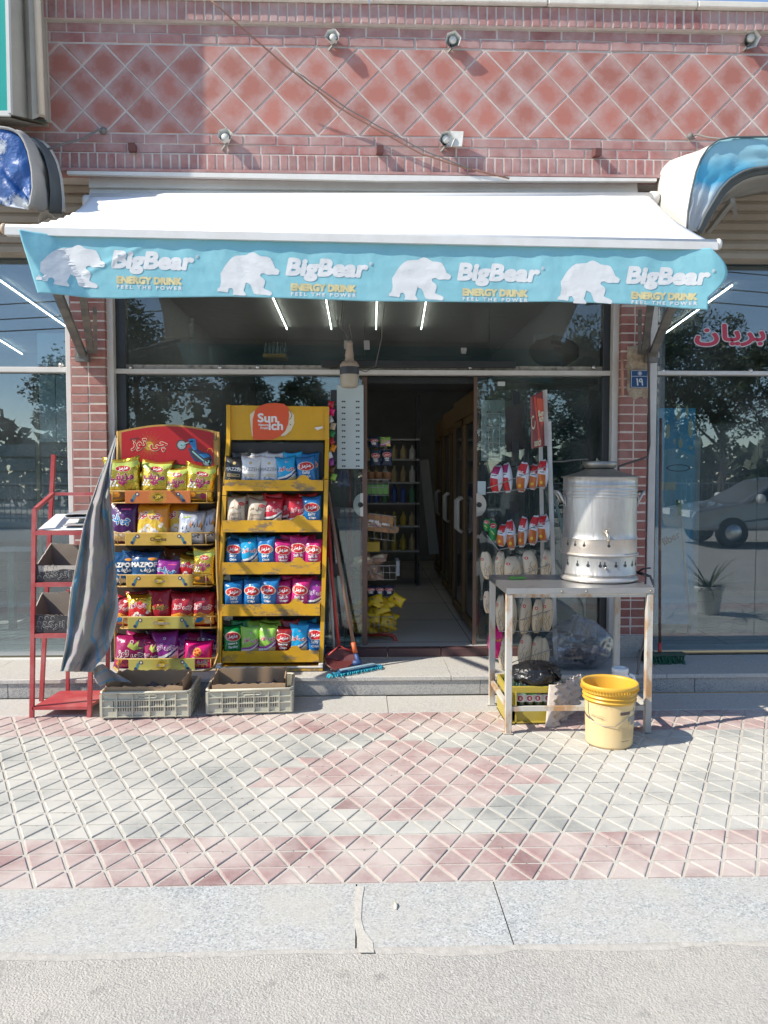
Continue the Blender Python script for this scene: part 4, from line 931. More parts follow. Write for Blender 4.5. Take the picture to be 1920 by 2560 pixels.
# bulb lamp hanging in front of the door
bl = thing('bulb_lamp', 'large dusty hanging bulb lamp with a dark band above the door', 'lamp', A(755, 838, 5.5))
c = A(755, 838, 5.5); k = 5.5 / 1662
pm('bulb_dirty', (.42, .34, .27), .6, var=.12, vs=20, dust=.4, dcol=(.30, .24, .19), ds=9); pm('bulb_cover', (.46, .41, .33), .45, var=.06)
b = MB(); b.lathe([(0, 0), (.045, .001), (.06, .01), (.066, .03), (.066, 28 * k)], c, 24); build(b, 'diffuser', MATS['bulb_cover'], bl)
b = MB(); b.lathe([(.068, 28 * k), (.0685, 30 * k), (.0685, 42 * k), (.067, 44 * k)], c, 24); build(b, 'dark_band', flat('band', (.05, .055, .07)), bl)
b = MB(); b.lathe([(.067, 44 * k), (.066, 50 * k), (.05, 54 * k), (.034, 58 * k), (.028, 66 * k), (.033, 66.5 * k), (.026, 80 * k), (.022, 90 * k), (.024, 90.5 * k), (.024, 97 * k), (0, 97 * k)], c, 20); hs = build(b, 'housing', MATS['bulb_dirty'], bl)
b = MB()
for i in range(20):
    a = 2 * math.pi * i / 20; b.bar(c + Vector((.067 * math.cos(a), .067 * math.sin(a), 45 * k)), c + Vector((.045 * math.cos(a), .045 * math.sin(a), 56 * k)), .004, .01)
build(b, 'cooling_fins', MATS['bulb_dirty'], hs)
tp = c + Vector((0, 0, 97 * k))
b = MB(); b.tube([tp + Vector((-.004, 0, 0)), tp + Vector((-.03, 0, .07)), tp + Vector((-.012, 0, .105)), tp + Vector((0, 0, .13)), tp + Vector((.012, 0, .06)), tp + Vector((.02, 0, 0))], .003, 6); b.tube([tp + Vector((-.03, 0, .07)), tp + Vector((-.08, 0, .12)), tp + Vector((-.085, .0, .15)), tp + Vector((-.06, .03, .14)), tp + Vector((-.03, .1, .5))], .0035, 6); build(b, 'wire', MATS['cable_grey'], bl)
cable([A(832, 640, 5.55), A(824, 730, 5.6), A(812, 790, 5.62), A(790, 803, 5.6), A(772, 798, 5.56), A(764, 785, 5.53)], .004, 'cable_grey', 'dark loop of cable hanging beside the bulb lamp', 30)
# number plate
pc = AS(1596, 947, YPIL - .02)
pl = thing('number_plate', 'blue house number plate with white digits on the brick pillar', 'sign', pc)
q0, q1 = AS(1575.5, 970, YPIL - .02), AS(1619, 925.5, YPIL - .02)
b = MB(); b.bbox(q0.x, q1.x, YPIL - .03, YPIL - .016, q0.z, q1.z, .003); build(b, 'plate', flat('plate_blue', (.015, .07, .19), .35), pl)
P_ = Print(); W, Hh = q1.x - q0.x, q1.z - q0.z
for a, c_, e, f_ in ((.02, .98, .02, .045), (.02, .98, .955, .98), (.02, .045, .045, .955), (.955, .98, .045, .955), (.045, .955, .635, .66)): P_.rect(q0.x + a * W, q0.x + c_ * W, q0.z + e * Hh, q0.z + f_ * Hh, 0)
cx, cz = q0.x + .52 * W, q0.z + .81 * Hh
P_.ell(cx, cz, .016, .016, 0, 0, 20); P_.ell(cx, cz, .0135, .0135, 1, 1, 20); P_.ell(cx, cz, .011, .011, 0, 2, 8); P_.text('\u06F1\u06F9', q0.x + .52 * W, q0.z + .33 * Hh, .048, 0, 0, .0022)
build(P_.mesh('lettering', [flat('plate_white', (.6, .63, .68)), flat('plate_blue2', (.015, .07, .19))], on_plane(YPIL - .03, .0012)), 'lettering', None, pl)
# awning crank rod on the right pillar, pink conduit
b = MB(); b.tube([A(1398, 690, 5.45), A(1400, 760, 5.5), A(1402, 840, 5.52), A(1403, 960, 5.52), A(1399, 987, 5.5), A(1350, 1003, 5.45), A(1336, 1008, 5.43), A(1336, 1020, 5.43)], .0085, 8); tag(build(b, 'crank_rod', flat('rod_brown', (.07, .055, .05), .5)), 'dark bent awning crank rod hanging at the right brick pillar', 'rod')
b = MB(); x = AS(1554, 940, YPIL).x
b.tube([(x - .004, YPIL - .012, AS(1554, 890, YPIL).z), (x, YPIL - .014, AS(1554, 930, YPIL).z), (x + .002, YPIL - .014, AS(1556, 960, YPIL).z), (x + .006, YPIL - .012, AS(1558, 990, YPIL).z)], [.008, .012, .012, .009], 8); tag(build(b, 'conduit', flat('conduit_pink', (.50, .27, .20), .7)), 'short salmon pink conduit beside the number plate', 'pipe')
# ------------------------------------------------------------------ snack bags
def foil(name, c, rough=.27, metal=0.0, bump=.75):
    return pm('foil_' + name, c, rough, metal, var=.05, vs=9, bump=bump, bs=24, bdist=.010, spec=.6)
F = dict(blue=foil('blue', (.01, .16, .42)), cyan=foil('cyan', (.01, .33, .62)), pink=foil('pink', (.50, .02, .17)), red=foil('red', (.50, .02, .04)), darkred=foil('darkred', (.26, .015, .02)),
         green=foil('green', (.005, .20, .05)), lime=foil('lime', (.30, .55, .08)), white=foil('white', (.68, .70, .73), .3), black=foil('black', (.03, .032, .036), .35), beige=foil('beige', (.52, .46, .37), .45),
         gold=foil('gold', (.66, .46, .06), .24, .8, 1.0), purple=foil('purple', (.075, .018, .12)), violet=foil('violet', (.27, .03, .27)), orange=foil('orange', (.72, .27, .015)), navy=foil('navy', (.01, .075, .20)),
         magenta=foil('magenta', (.30, .012, .10)), silver=foil('silver', (.50, .54, .62), .3, .35), brown=foil('brown', (.14, .05, .02)), crimson=foil('crimson', (.36, .015, .03)), hotpink=foil('hotpink', (.75, .01, .19)),
         kraft=foil('kraft', (.60, .50, .36), .55), yellow=foil('yellow', (.68, .48, .02), .35), rust=foil('rust', (.50, .15, .02), .4), tan=foil('tan', (.40, .25, .17), .4), darkblue=foil('darkblue', (.012, .03, .07), .4))
I = dict(white=flat('ink_white', (.78, .78, .76), .35), red=flat('ink_red', (.50, .015, .02), .35), yellow=flat('ink_yellow', (.72, .50, .06), .35), chip=flat('ink_chip', (.70, .50, .20), .4), maroon=flat('ink_maroon', (.30, .015, .10), .35),
         blue=flat('ink_blue', (.03, .22, .50), .35), dark=flat('ink_dark', (.05, .045, .05), .4), lime=flat('ink_lime', (.46, .56, .12), .35), violet=flat('ink_violet', (.35, .06, .32), .35), cream=flat('ink_cream', (.74, .66, .48), .4),
         brown=flat('ink_brown', (.26, .15, .07), .5), orange=flat('ink_orange', (.75, .30, .03), .4), grey=flat('ink_grey', (.30, .31, .33), .4), navy=flat('ink_navy', (.03, .05, .14), .4), gold=flat('ink_gold', (.55, .42, .18), .4), pink=flat('ink_pink', (.60, .08, .25), .4), rust=flat('ink_rust', (.52, .14, .03), .4))
IK = list(I.keys()); IM = [I[k] for k in IK]; ik = {k: i for i, k in enumerate(IK)}
class Bag:
    def __init__(s, w, h, t, seed, foilname, ear=1.0, taper=0):
        s.taper = taper
        s.w, s.h, s.t, s.seed = w, h, t, seed; s.r = random.Random(seed); s.ear = ear
        s.ph = s.r.uniform(0, 6); s.bend = s.r.uniform(-.6, 1.0); s.asym = s.r.uniform(-.5, .5); s.dent = s.r.uniform(-.3, .3)
    def T(s, u, v):
        a = max(0, 1 - abs(u) ** 2.6) ** .62
        vv = min(1, max(0, (v - .045) / .91)); q = math.sin(math.pi * vv) ** .5
        t = s.t * a * q * (1 + .12 * math.sin(3 * u + s.ph) * math.sin(2 * math.pi * v))
        e = math.exp(-max(0, vv) / .16) + math.exp(-max(0, 1 - vv) / .20)
        t *= 1 + .20 * e * noise.noise((u * 4.2 + s.seed, v * 2, s.ph)) * (1 if 0 < vv < 1 else 0)
        t += s.t * .13 * noise.noise((u * 2.2, v * 3.2, s.seed * 1.7)) * a * q
        t += s.t * .06 * noise.noise((u * 7, v * 8, s.seed * 2.3)) * a * q
        return t
    def half(s, v):
        q = math.sin(math.pi * min(1, max(0, v)))
        return s.w / 2 * 1.06 * (.34 + .66 * q ** .62) if s.taper else s.w / 2 * (1 - .10 * q ** .8)
    def pos(s, u, v, side):
        x = u * s.half(v); z = v * s.h
        tv = max(0, (v - .80) / .20); lean = tv * tv * s.bend * .16 * s.h
        z += tv * s.h * (.055 * s.ear * (abs(u) ** 2 - .45) + .045 * s.asym * u)
        y = side * s.T(u, v) + lean + .012 * s.w * math.sin(u * 5 + s.ph) * tv
        return (x, y, z)
    def mesh(s, name, mats, back=None):
        b = MB(); nu, nv = 14, 18
        b.grid(lambda a, c: s.pos(a * 2 - 1, c, -1), nu, nv); b.grid(lambda a, c: s.pos(1 - a * 2, c, 1), nu, nv)
        b.add([s.pos(-1, 0, -1), s.pos(1, 0, -1), s.pos(1, 0, 1), s.pos(-1, 0, 1)], [(0, 1, 2, 3)])
        me = b.mesh(name, mats)
        bm = bmesh.new(); bm.from_mesh(me); bmesh.ops.remove_doubles(bm, verts=bm.verts, dist=2e-4); bmesh.ops.recalc_face_normals(bm, faces=bm.faces); bm.to_mesh(me); bm.free()
        return me
    def surf(s, x, z, lv):
        v = z / s.h; u = max(-1, min(1, x / s.half(v)))
        p = s.pos(u, v, -1); return (p[0], p[1] - .0010 - lv * .0005, p[2])
def _oval(p, h, cx, cz, rx, rz, txt, tw, out='cream'):
    p.ell(cx, cz, rx * 1.09, rz * 1.12, ik[out], 0, 20, -.06); p.ell(cx, cz, rx, rz, ik['red'], 1, 20, -.06); p.text(txt, cx, cz - rz * .05, tw, ik['white'], 2, tw * .022, shear=.35, rot=.05)
def d_oval(w, h, l1, l2, chip=True):
    p = Print(); _oval(p, h, 0, h * .63, w * .36, h * .135, AR_MZM, w * .44)
    p.text(l1, -.0 * w, h * .42, w * (.36 if len(l1) < 6 else .44), ik['white'], 0, w * .008, rot=.08); p.text(l2, .02 * w, h * .30, w * (.34 if len(l2) < 6 else .44), ik['white'], 0, w * .008, rot=.08)
    if chip: p.poly([(-.44 * w, .06 * h), (-.44 * w, .15 * h), (-.25 * w, .21 * h), (-.05 * w, .15 * h), (.12 * w, .07 * h), (.12 * w, .05 * h)], ik['chip'], 0); p.ell(.22 * w, .10 * h, .16 * w, .035 * h, ik['cream'], 1, 12, -.3)
    return p
def d_cht(w, h, swoosh='white', txt='red', low='navy', out='white', z=.56):
    p = Print(); p.text(AR_CHT, 0, h * z, w * .70, ik[out], 1, w * .026, k=8); p.text(AR_CHT, 0, h * z, w * .70, ik[txt], 2, w * .008)
    p.ell(.02 * w, h * .80, w * .05, w * .05, ik[out], 0, 8); p.ell(.02 * w, h * .80, w * .035, w * .035, ik[txt], 1, 6)
    if swoosh:
        pts = [(-.44 * w, .30 * h), (-.1 * w, .33 * h), (.2 * w, .42 * h), (.45 * w, .58 * h)]
        p.poly(pts + [(.45 * w, .05 * h), (-.44 * w, .05 * h)], ik[swoosh], 0)
        p.poly([(-.44 * w, .17 * h), (.0, .22 * h), (.2 * w, .3 * h), (.44 * w, .46 * h), (.44 * w, .52 * h), (.2 * w, .36 * h), (0, .28 * h), (-.44 * w, .24 * h)], ik[low], 1)
        p.poly([(.08 * w, .05 * h), (.06 * w, .22 * h), (.22 * w, .29 * h), (.42 * w, .34 * h), (.43 * w, .05 * h)], ik['chip'], 2)
    return p
def d_maz(w, h, ink, sub):
    p = Print(); p.ell(0, h * .74, w * .08, w * .08, ik['gold'], 0, 7); p.text('MAZZEH', 0, h * .54, w * .80, ik[ink], 0, w * .006, h=h * .11); p.line([(-.28 * w, .38 * h), (.3 * w, .38 * h), (.3 * w, .31 * h), (-.28 * w, .31 * h), (-.28 * w, .38 * h)], w * .02, ik['gold'], 0); p.text('CARAMEL', 0, h * .345, w * .42, ik['gold'], 0)
    p.text(sub, 0, h * .2, w * .5, ik['blue' if ink == 'grey' else 'gold'], 0, w * .005); return p
def d_del(w, h):
    p = Print(); p.text(AR_DEL, -.02 * w, h * .63, w * .55, ik['brown'], 0, w * .006); p.ell(.28 * w, h * .74, w * .15, h * .06, ik['red'], 0, 14); p.text(AR_MZM, .28 * w, h * .74, w * .18, ik['white'], 1)
    p.text('Garnery', 0, h * .42, w * .55, ik['brown'], 0, .0004, rot=.1); p.line([(-.3 * w, .22 * h), (.25 * w, .22 * h), (.25 * w, .36 * h), (-.3 * w, .36 * h), (-.3 * w, .22 * h)], w * .012, ik['brown'], 0); p.text('BAKED', -.02 * w, h * .29, w * .4, ik['brown'], 0); return p
def d_gold(w, h):
    p = Print(); p.poly([(-.45 * w, .80 * h), (-.2 * w, .73 * h), (.2 * w, .73 * h), (.45 * w, .82 * h), (.45 * w, .90 * h), (-.45 * w, .90 * h)], ik['lime'], 0); _oval(p, h, .05 * w, h * .75, w * .19, h * .065, AR_MZM, w * .24)
    p.text(AR_MZF, 0, h * .55, w * .60, ik['cream'], 1, w * .022, k=8); p.text(AR_MZF, 0, h * .55, w * .60, ik['maroon'], 2, w * .014, k=8)
    for x, z in ((-.05, .44), (.02, .40), (.09, .44), (.02, .46)): p.ell(x * w, z * h, w * .045, w * .045, ik['maroon'], 1, 10)
    for i in range(7): p.ell((-.34 + .035 * i) * w, (.38 + .05 * (i % 3)) * h, w * .04, w * .028, ik['white'], 1, 8, i)
    p.poly([(-.30 * w, .06 * h), (-.28 * w, .16 * h), (-.12 * w, .24 * h), (0, .2 * h), (.12 * w, .25 * h), (.26 * w, .15 * h), (.3 * w, .06 * h)], ik['brown'], 0); p.ell(-.2 * w, .18 * h, w * .12, w * .08, ik['orange'], 1, 9); p.ell(.16 * w, .17 * h, w * .10, w * .09, ik['maroon'], 1, 7)
    return p
def d_pop(w, h, txt=AR_CHT, ink='red', mid='yellow'):
    p = Print(); p.poly([(-.46 * w, .04 * h), (-.46 * w, .40 * h), (-.3 * w, .66 * h), (.05 * w, .78 * h), (.2 * w, .55 * h), (.42 * w, .35 * h), (.44 * w, .04 * h)], ik[mid], 0)
    p.text(txt, -.05 * w, h * .64, w * .62, ik['white'], 1, w * .022, k=8); p.text(txt, -.05 * w, h * .64, w * .62, ik[ink], 2, w * .008); r = random.Random(3)
    for i in range(34): p.ell(r.gauss(.02, .15) * w, (.20 + abs(r.gauss(0, .10))) * h, w * .055, w * .045, ik['white' if i % 3 else 'cream'], 1 + .05 * i, 7, i)
    return p
def d_pcp(w, h):
    p = Print(); p.text(AR_CHP, -.05 * w, h * .56, w * .66, ik['white'], 1, w * .03, k=8, rot=-.12, h=h * .24); p.text(AR_CHP, -.05 * w, h * .56, w * .66, ik['blue'], 2, w * .014, k=8, rot=-.12, h=h * .24)
    p.rect(-.02 * w, .3 * w, .78 * h, .82 * h, ik['pink'], 0)
    p.poly([(-.46 * w, .04 * h), (-.46 * w, .22 * h), (-.3 * w, .31 * h), (0, .24 * h), (.25 * w, .30 * h), (.42 * w, .2 * h), (.42 * w, .04 * h)], ik['cream'], 0); p.ell(-.15 * w, .13 * h, .2 * w, .05 * h, ik['chip'], 1); return p
def d_mpf(w, h):
    p = Print(); p.poly([(-.46 * w, .04 * h), (-.46 * w, .34 * h), (.46 * w, .34 * h), (.46 * w, .04 * h)], ik['blue'], 0); p.text('MAZPOF', 0, h * .60, w * .78, ik['white'], 1, w * .012, h=h * .13); p.text(AR_MZF, .12 * w, h * .44, w * .4, ik['white'], 1, w * .008); p.ell(.26 * w, h * .76, .14 * w, .04 * h, ik['orange'], 1)
    r = random.Random(4)
    for i in range(24): p.ell(r.uniform(-.38, .38) * w, (.06 + .16 * r.random() * (1 - abs(r.random() - .5))) * h, w * .07, w * .06, ik['white' if i % 3 else 'cream'], 1 + .05 * i, 7, i)
    return p
def d_red(w, h, flame='orange'):
    p = d_cht(w, h, None, 'red', 'navy', 'white', .58); p.poly([(-.44 * w, .05 * h), (-.44 * w, .34 * h), (-.1 * w, .42 * h), (.2 * w, .34 * h), (.43 * w, .44 * h), (.43 * w, .05 * h)], ik[flame], 0); p.ell(-.12 * w, .2 * h, .2 * w, .08 * h, ik['blue'], 1, 9, .5); p.ell(.16 * w, .24 * h, .14 * w, .10 * h, ik['chip'], 1, 8); p.ell(.2 * w, .12 * h, .16 * w, .05 * h, ik['cream'], 1, 8); return p
def d_mzf(w, h):
    p = Print(); p.text(AR_MZF, 0, h * .52, w * .6, ik['yellow'], 1, w * .022, k=8); p.text(AR_MZF, 0, h * .52, w * .6, ik['dark'], 2, w * .008); p.line([(-.05 * w, .7 * h), (0, .75 * h), (.06 * w, .68 * h)], w * .02, ik['orange'], 0); p.ell(0, .2 * h, .32 * w, .1 * h, ik['red'], 0, 12); p.ell(.0, .12 * h, .12 * w, .06 * h, ik['maroon'], 1, 9); return p
def d_ring(w, h):
    p = Print(); p.ell(.0, .62 * h, .15 * w, .15 * w, ik['orange'], 0, 12)
    for i in range(5): p.ell(.08 * w * math.cos(i * 1.257), .62 * h + .08 * w * math.sin(i * 1.257), .035 * w, .035 * w, ik['red'], 1, 8)
    p.text(AR_CHT, 0, h * .3, w * .74, ik['white'], 1, w * .02); p.text(AR_CHT, 0, h * .3, w * .74, ik['brown'], 2, w * .006)
    for i in range(4): p.ell((-.25 + .17 * i) * w, .12 * h, .09 * w, .09 * w, ik['orange'], 0, 10); p.ell((-.25 + .17 * i) * w, .12 * h, .04 * w, .04 * w, ik['maroon'], 1, 8)
    return p
def d_chili(w, h):
    p = d_cht(w, h, None, 'maroon', z=.42); p.poly([(-.1 * w, .66 * h), (.0, .84 * h), (.08 * w, .7 * h), (.22 * w, .86 * h), (.2 * w, .66 * h), (.34 * w, .62 * h), (.1 * w, .55 * h)], ik['lime'], 0); r = random.Random(9)
    for i in range(9): p.ell(r.uniform(-.38, .38) * w, r.uniform(.08, .24) * h, .07 * w, .05 * w, ik['orange' if i % 2 else 'red'], 1, 8, i)
    return p
def d_flame(w, h):
    p = Print(); p.text(AR_CHT, 0, h * .28, w * .66, ik['white'], 1, w * .02); p.text(AR_CHT, 0, h * .28, w * .66, ik['dark'], 2, w * .01); r = random.Random(2)
    for i in range(12):
        x = r.uniform(-.36, .36); z = r.uniform(.42, .55); p.poly([(x * w, z * h), ((x + .05) * w, z * h), ((x + r.uniform(-.02, .12)) * w, (z + r.uniform(.12, .26)) * h)], ik[('orange', 'brown', 'dark')[i % 3]], i * .05)
    p.line([(-.3 * w, .78 * h), (-.05 * w, .82 * h)], w * .05, ik['lime'], 1); return p
DES = dict(
    salty=('blue', lambda w, h: d_oval(w, h, 'Salty', 'Chips'), 'blue salty chips bag'), vinegar=('pink', lambda w, h: d_oval(w, h, 'Salt &', 'Vinegar'), 'magenta salt and vinegar chips bag'),
    parsley=('green', lambda w, h: d_oval(w, h, 'Onion &', 'Parsley'), 'dark green onion and parsley chips bag'), ketchup=('darkred', lambda w, h: d_oval(w, h, 'Ketchup', 'Chips', False), 'dark red ketchup chips bag'),
    sky=('cyan', lambda w, h: d_cht(w, h), 'bright sky blue chips bag'), lime=('lime', lambda w, h: d_cht(w, h, 'violet', 'red', 'white'), 'lime green chips bag'), crimson=('red', lambda w, h: d_cht(w, h, 'white', 'red', 'dark'), 'bright red chips bag'),
    violet=('violet', lambda w, h: d_cht(w, h, 'white', 'violet', 'navy'), 'violet chips bag'), mblack=('black', lambda w, h: d_maz(w, h, 'white', 'Caramel'), 'black snack bag'), mwhite=('white', lambda w, h: d_maz(w, h, 'grey', 'Salty'), 'white snack bag'),
    beige=('beige', d_del, 'beige baked snack bag'), gold=('gold', d_gold, 'shiny gold snack bag'), popcorn=('orange', d_pop, 'orange popcorn bag'), pellet=('purple', d_pcp, 'dark purple puff bag'), pellet2=('violet', d_pcp, 'violet puff bag'),
    popblue=('navy', d_mpf, 'navy popcorn bag'), flame=('silver', d_flame, 'silver white snack bag with flames'), redbag=('crimson', lambda w, h: d_red(w, h), 'red snack bag with orange lower half'), cherry=('crimson', d_mzf, 'plain red snack bag with yellow lettering'),
    redgold=('gold', lambda w, h: d_pop(w, h, AR_CHT, 'maroon', 'red'), 'gold edged red snack bag'), ring=('hotpink', d_ring, 'pink snack bag with orange rings'), chili=('magenta', d_chili, 'dark magenta snack bag'), cocoa=('brown', lambda w, h: d_cht(w, h, None, 'brown', z=.5), 'dark brown snack bag'), dusk=('purple', lambda w, h: d_cht(w, h, 'grey', 'violet', 'white', z=.7), 'dark violet snack bag'))
_BM = {}
def bag(des, loc, w, h, label, tilt=8, turn=0, roll=0, seed=0, t=None, group=None, cat='snack bag', plain=False, ear=1.0, taper=0):
    t = t or w * .26; key = (des, round(w, 3), round(h, 3), round(t, 3), seed % 4)
    fo, fn, _ = DES[des]
    if key not in _BM:
        bg_ = Bag(w, h, t, seed % 4 * 3 + len(_BM) % 5 + 1, fo, ear, taper)
        _BM[key] = (bg_.mesh('snack_bag', F[fo]), None if plain else fn(w, h).mesh('printing', IM, bg_.surf, w * .09, lambda q: abs(q[0]) < w * .46 and 0.03 * h < q[1] < .95 * h))
    me, pm_ = _BM[key]
    o = link('snack_bag', me, None, loc); o.rotation_euler = (R(-tilt), R(roll), R(turn)); tag(o, label, cat, group)
    if pm_:
        c = bpy.data.objects.new('printing', pm_); COL.objects.link(c); c.parent = o
    return o
ORD = ['first', 'second', 'third', 'fourth', 'fifth', 'sixth', 'seventh', 'eighth']

# ------------------------------------------------------------------ yellow metal stand
pm('yellow_paint', (.74, .40, .012), .42, var=.10, vs=6, bump=.15, bs=30, dust=.45, dcol=(.42, .24, .04), ds=4, d2=(.85, (.17, .14, .11), 6.5, .515, .60), stretch=(1, 1, 2.2))
pm('yellow_clean', (.66, .36, .012), .42, var=.08, vs=4, bump=.1, bs=20, dust=.35, dcol=(.36, .24, .05), ds=3, d2=(.7, (.2, .1, .04), 14, .66, .72))
st = thing('snack_stand', 'worn yellow metal stand with five trays of chips bags and an orange sticker', 'display stand', (-.58, 5.45, ZP))
TR = [((561, 1200), (807, 1227), 5.42), ((556, 1301), (804, 1330), 5.40), ((556, 1406), (800, 1435), 5.375), ((555, 1511), (799.5, 1539), 5.35), ((556, 1628), (797, 1655), 5.325)]
trays = []
for k, ((x0, y0), (x1, y1), Y) in enumerate(TR):
    a, c = AS(x0, y0, Y), AS(x1, y1, Y); tr = link('tray', None, st, (a.x, Y, c.z)); zf = c.z
    b = MB(); n = 60; fr = []
    for i in range(n + 1):
        u = i / n; x = a.x + (c.x - a.x) * u
        lip = .034 * math.exp(-((u - .80 + .012 * k) / .055) ** 4) + .010 * math.exp(-((u - .72) / .03) ** 2) * (k % 2)
        fr.append((x, a.z + lip + .0015 * noise.noise((x * 40, k, 0))))
    dent = lambda x, z: .004 * noise.noise((x * 7, z * 9, k * 3.1))
    o_ = len(b.v)
    for (x, z) in fr: b.v += [(x, Y + dent(x, z), z), (x, Y + dent(x, zf), zf), (x, Y + .004 + dent(x, z), z), (x, Y + .18, zf)]
    for i in range(n):
        q = o_ + 4 * i; b.f += [(q + 1, q + 5, q + 4, q), (q + 2, q + 6, q + 7, q + 3) if False else (q, q + 4, q + 6, q + 2)]; b.m += [0, 0]; b.sm += [False, False]
    build(b, 'front_lip', MATS['yellow_paint'], tr)
    b = MB(); b.box(a.x, c.x, Y + .004, Y + .22, zf, zf + .004); build(b, 'tray_floor', MATS['yellow_clean'], tr)
    for x in (a.x, c.x):
        b = MB(); b.prism([(x - .002, Y + .004, zf + .001), (x - .002, Y + .22, zf + .001), (x - .002, Y + .22, a.z + .02), (x - .002, Y + .004, a.z)], (.004, 0, 0)); build(b, 'tray_end', MATS['yellow_clean'], tr)
    trays.append((a, c, Y, zf))
hd0, hd1 = AS(568, 1013, 5.60), AS(815, 1100, 5.60)
b = MB(); n = 24; tp = [(hd0.x + (hd1.x - hd0.x) * i / n, 5.60 + .003 * math.sin(i), hd0.z - .008 * i / n + .0025 * noise.noise((i * .9, 0, 0))) for i in range(n + 1)]
bt_ = [(x, y, hd1.z) for x, y, z in tp]; b.add(tp + bt_, [(n + 1 + i, n + 2 + i, i + 1, i) for i in range(n)]); b.box(hd0.x, hd1.x, 5.603, 5.615, hd1.z, hd0.z - .012); build(b, 'header_panel', MATS['yellow_clean'], st)
for pts in ([AS(572, 1013, 5.61), AS(572, 1100, 5.60), AS(562, 1240, 5.48), AS(552, 1480, 5.41), AS(549, 1670, 5.37)], [AS(818, 1018, 5.61), AS(818, 1100, 5.60), AS(816, 1200, 5.48), AS(810, 1440, 5.41), AS(803, 1668, 5.37)]):
    b = MB()
    for p, q in zip(pts, pts[1:]): b.bar(p, q, .028, .05, up=(0, 1, 0))
    build(b, 'post', MATS['yellow_clean'], st)
b0, b1 = AS(539, 1671, 5.285), AS(807, 1685, 5.285)
b = MB(); b.bbox(b0.x, b1.x, 5.285, 5.31, ZP + .005, b0.z, .002); b.box(b0.x, b1.x, 5.31, 5.58, ZP + .005, ZP + .03); build(b, 'base_plate', MATS['yellow_paint'], st)
b = MB(); b.box(b0.x, b1.x, 5.282, 5.30, b0.z, b0.z + .008); b.box(b0.x, b0.x + .03, 5.29, 5.5, b0.z, b0.z + .02); b.box(b1.x - .03, b1.x, 5.29, 5.5, b0.z, b0.z + .02); build(b, 'base_rim', MATS['white_metal'], st)
b = MB(); b.box(hd0.x + .02, hd1.x - .02, 5.62, 5.63, ZP + .05, hd1.z - .02) ; build(b, 'back_panel', flat('back_dark', (.03, .03, .03)), st)
stk = Print(); S1 = lambda x, y: (lambda p: (p.x, p.z))(AS(540 + x / 5.53, 1000 + y / 5.53, 5.60))
stk.poly([S1(*q) for q in ((470, 200), (530, 150), (620, 130), (640, 480), (500, 500), (475, 300))], 3, 0); stk.poly([S1(*q) for q in ((960, 130), (1030, 155), (1080, 210), (1082, 320), (1040, 420), (960, 490), (900, 500))], 3, 0)
stk.poly([S1(*q) for q in ((512, 545), (505, 400), (508, 270), (540, 150), (600, 85), (700, 50), (830, 42), (940, 55), (975, 85), (1005, 125), (1012, 210), (1000, 330), (960, 430), (880, 505), (790, 545), (660, 552))], 0, 1)
def stx(t, x0, x1, y, bold, h=None):
    a, c = S1(x0, y), S1(x1, y); stk.text(t, (a[0] + c[0]) / 2, a[1], c[0] - a[0], 1, 2, bold, h=h)
stx('Sun', 583, 840, 247, .0034, .060); stx('ich', 733, 922, 355, .0034, .060); stx('Nature', 592, 720, 343, .0008); stx('Fresh', 617, 720, 387, .0008)
stk.line([S1(1015, 270), S1(1045, 235), S1(1050, 205), S1(1020, 150)], .004, 4, 1); stk.ell(*S1(1030, 340), .005, .004, 4, 1)
build(stk.mesh('sticker', [flat('sticker_orange', (.72, .10, .03), .4), I['white'], I['red'], I['cream'], I['dark']], on_plane(5.598, .002, .0008), .05), 'sticker', None, st)
b = MB(); q = [AS(786, 1069, 5.59), AS(806, 1066, 5.59), AS(807, 1070, 5.59), AS(793, 1076, 5.59)]; b.prism(q, (0, -.004, 0)); build(b, 'paper_scrap', I['white'], st)
ROWS = [
    [('mblack', 228), ('mwhite', 345), ('mwhite', 478), ('sky', 603), ('salty', 742)],
    [('beige', 243), ('beige', 378), ('crimson', 492), ('crimson', 590, 1), ('crimson', 680), ('salty', 778)],
    [('salty', 222), ('sky', 345), ('salty', 458), ('vinegar', 563), ('vinegar', 672), ('vinegar', 775)],
    [('salty', 228), ('salty', 345), ('salty', 460), ('vinegar', 570), ('vinegar', 680), ('violet', 785)],
    [('parsley', 217), ('lime', 335), ('lime', 455), ('ketchup', 562), ('sky', 670), ('salty', 790)]]
SHN = ['top', 'second', 'middle', 'fourth', 'lowest']
for r, row in enumerate(ROWS):
    a, c, Y, zf = trays[r]; wid = (c.x - a.x)
    for k, it in enumerate(row):
        des, zx = it[0], it[1]; back = len(it) > 2
        x = AS(500 + zx / 2.764, 1200, Y + .05).x; w = .142 if r else .148
        hh = [.232, .222, .225, .225, .225][r] + random.uniform(-.014, .012) + (.02 if back else 0)
        nm = DES[des][2]
        bag(des, (x, Y + (.055 if not back else .12), zf + .028), w, hh, '%s, %s from left, %s yellow tray' % (nm, ORD[k], SHN[r]),
            random.uniform(1, 11), random.uniform(-11, 11), random.uniform(-5, 5), seed=r * 3 + k, t=random.choice((.034, .040, .045)))
    # second layer standing behind, seen between the front ones
    for k in range(5):
        des = row[min(len(row) - 1, k)][0]; x = a.x + wid * (.14 + .18 * k)
        bag(des, (x, Y + .135, zf + .028), .142, .245 if r in (0, 4) else .238, 'rear %s, place %s, %s yellow tray' % (DES[des][2], ['one', 'two', 'three', 'four', 'five'][k], SHN[r]), 4, random.uniform(-8, 8), random.uniform(-3, 3), seed=k + 2, t=.034)

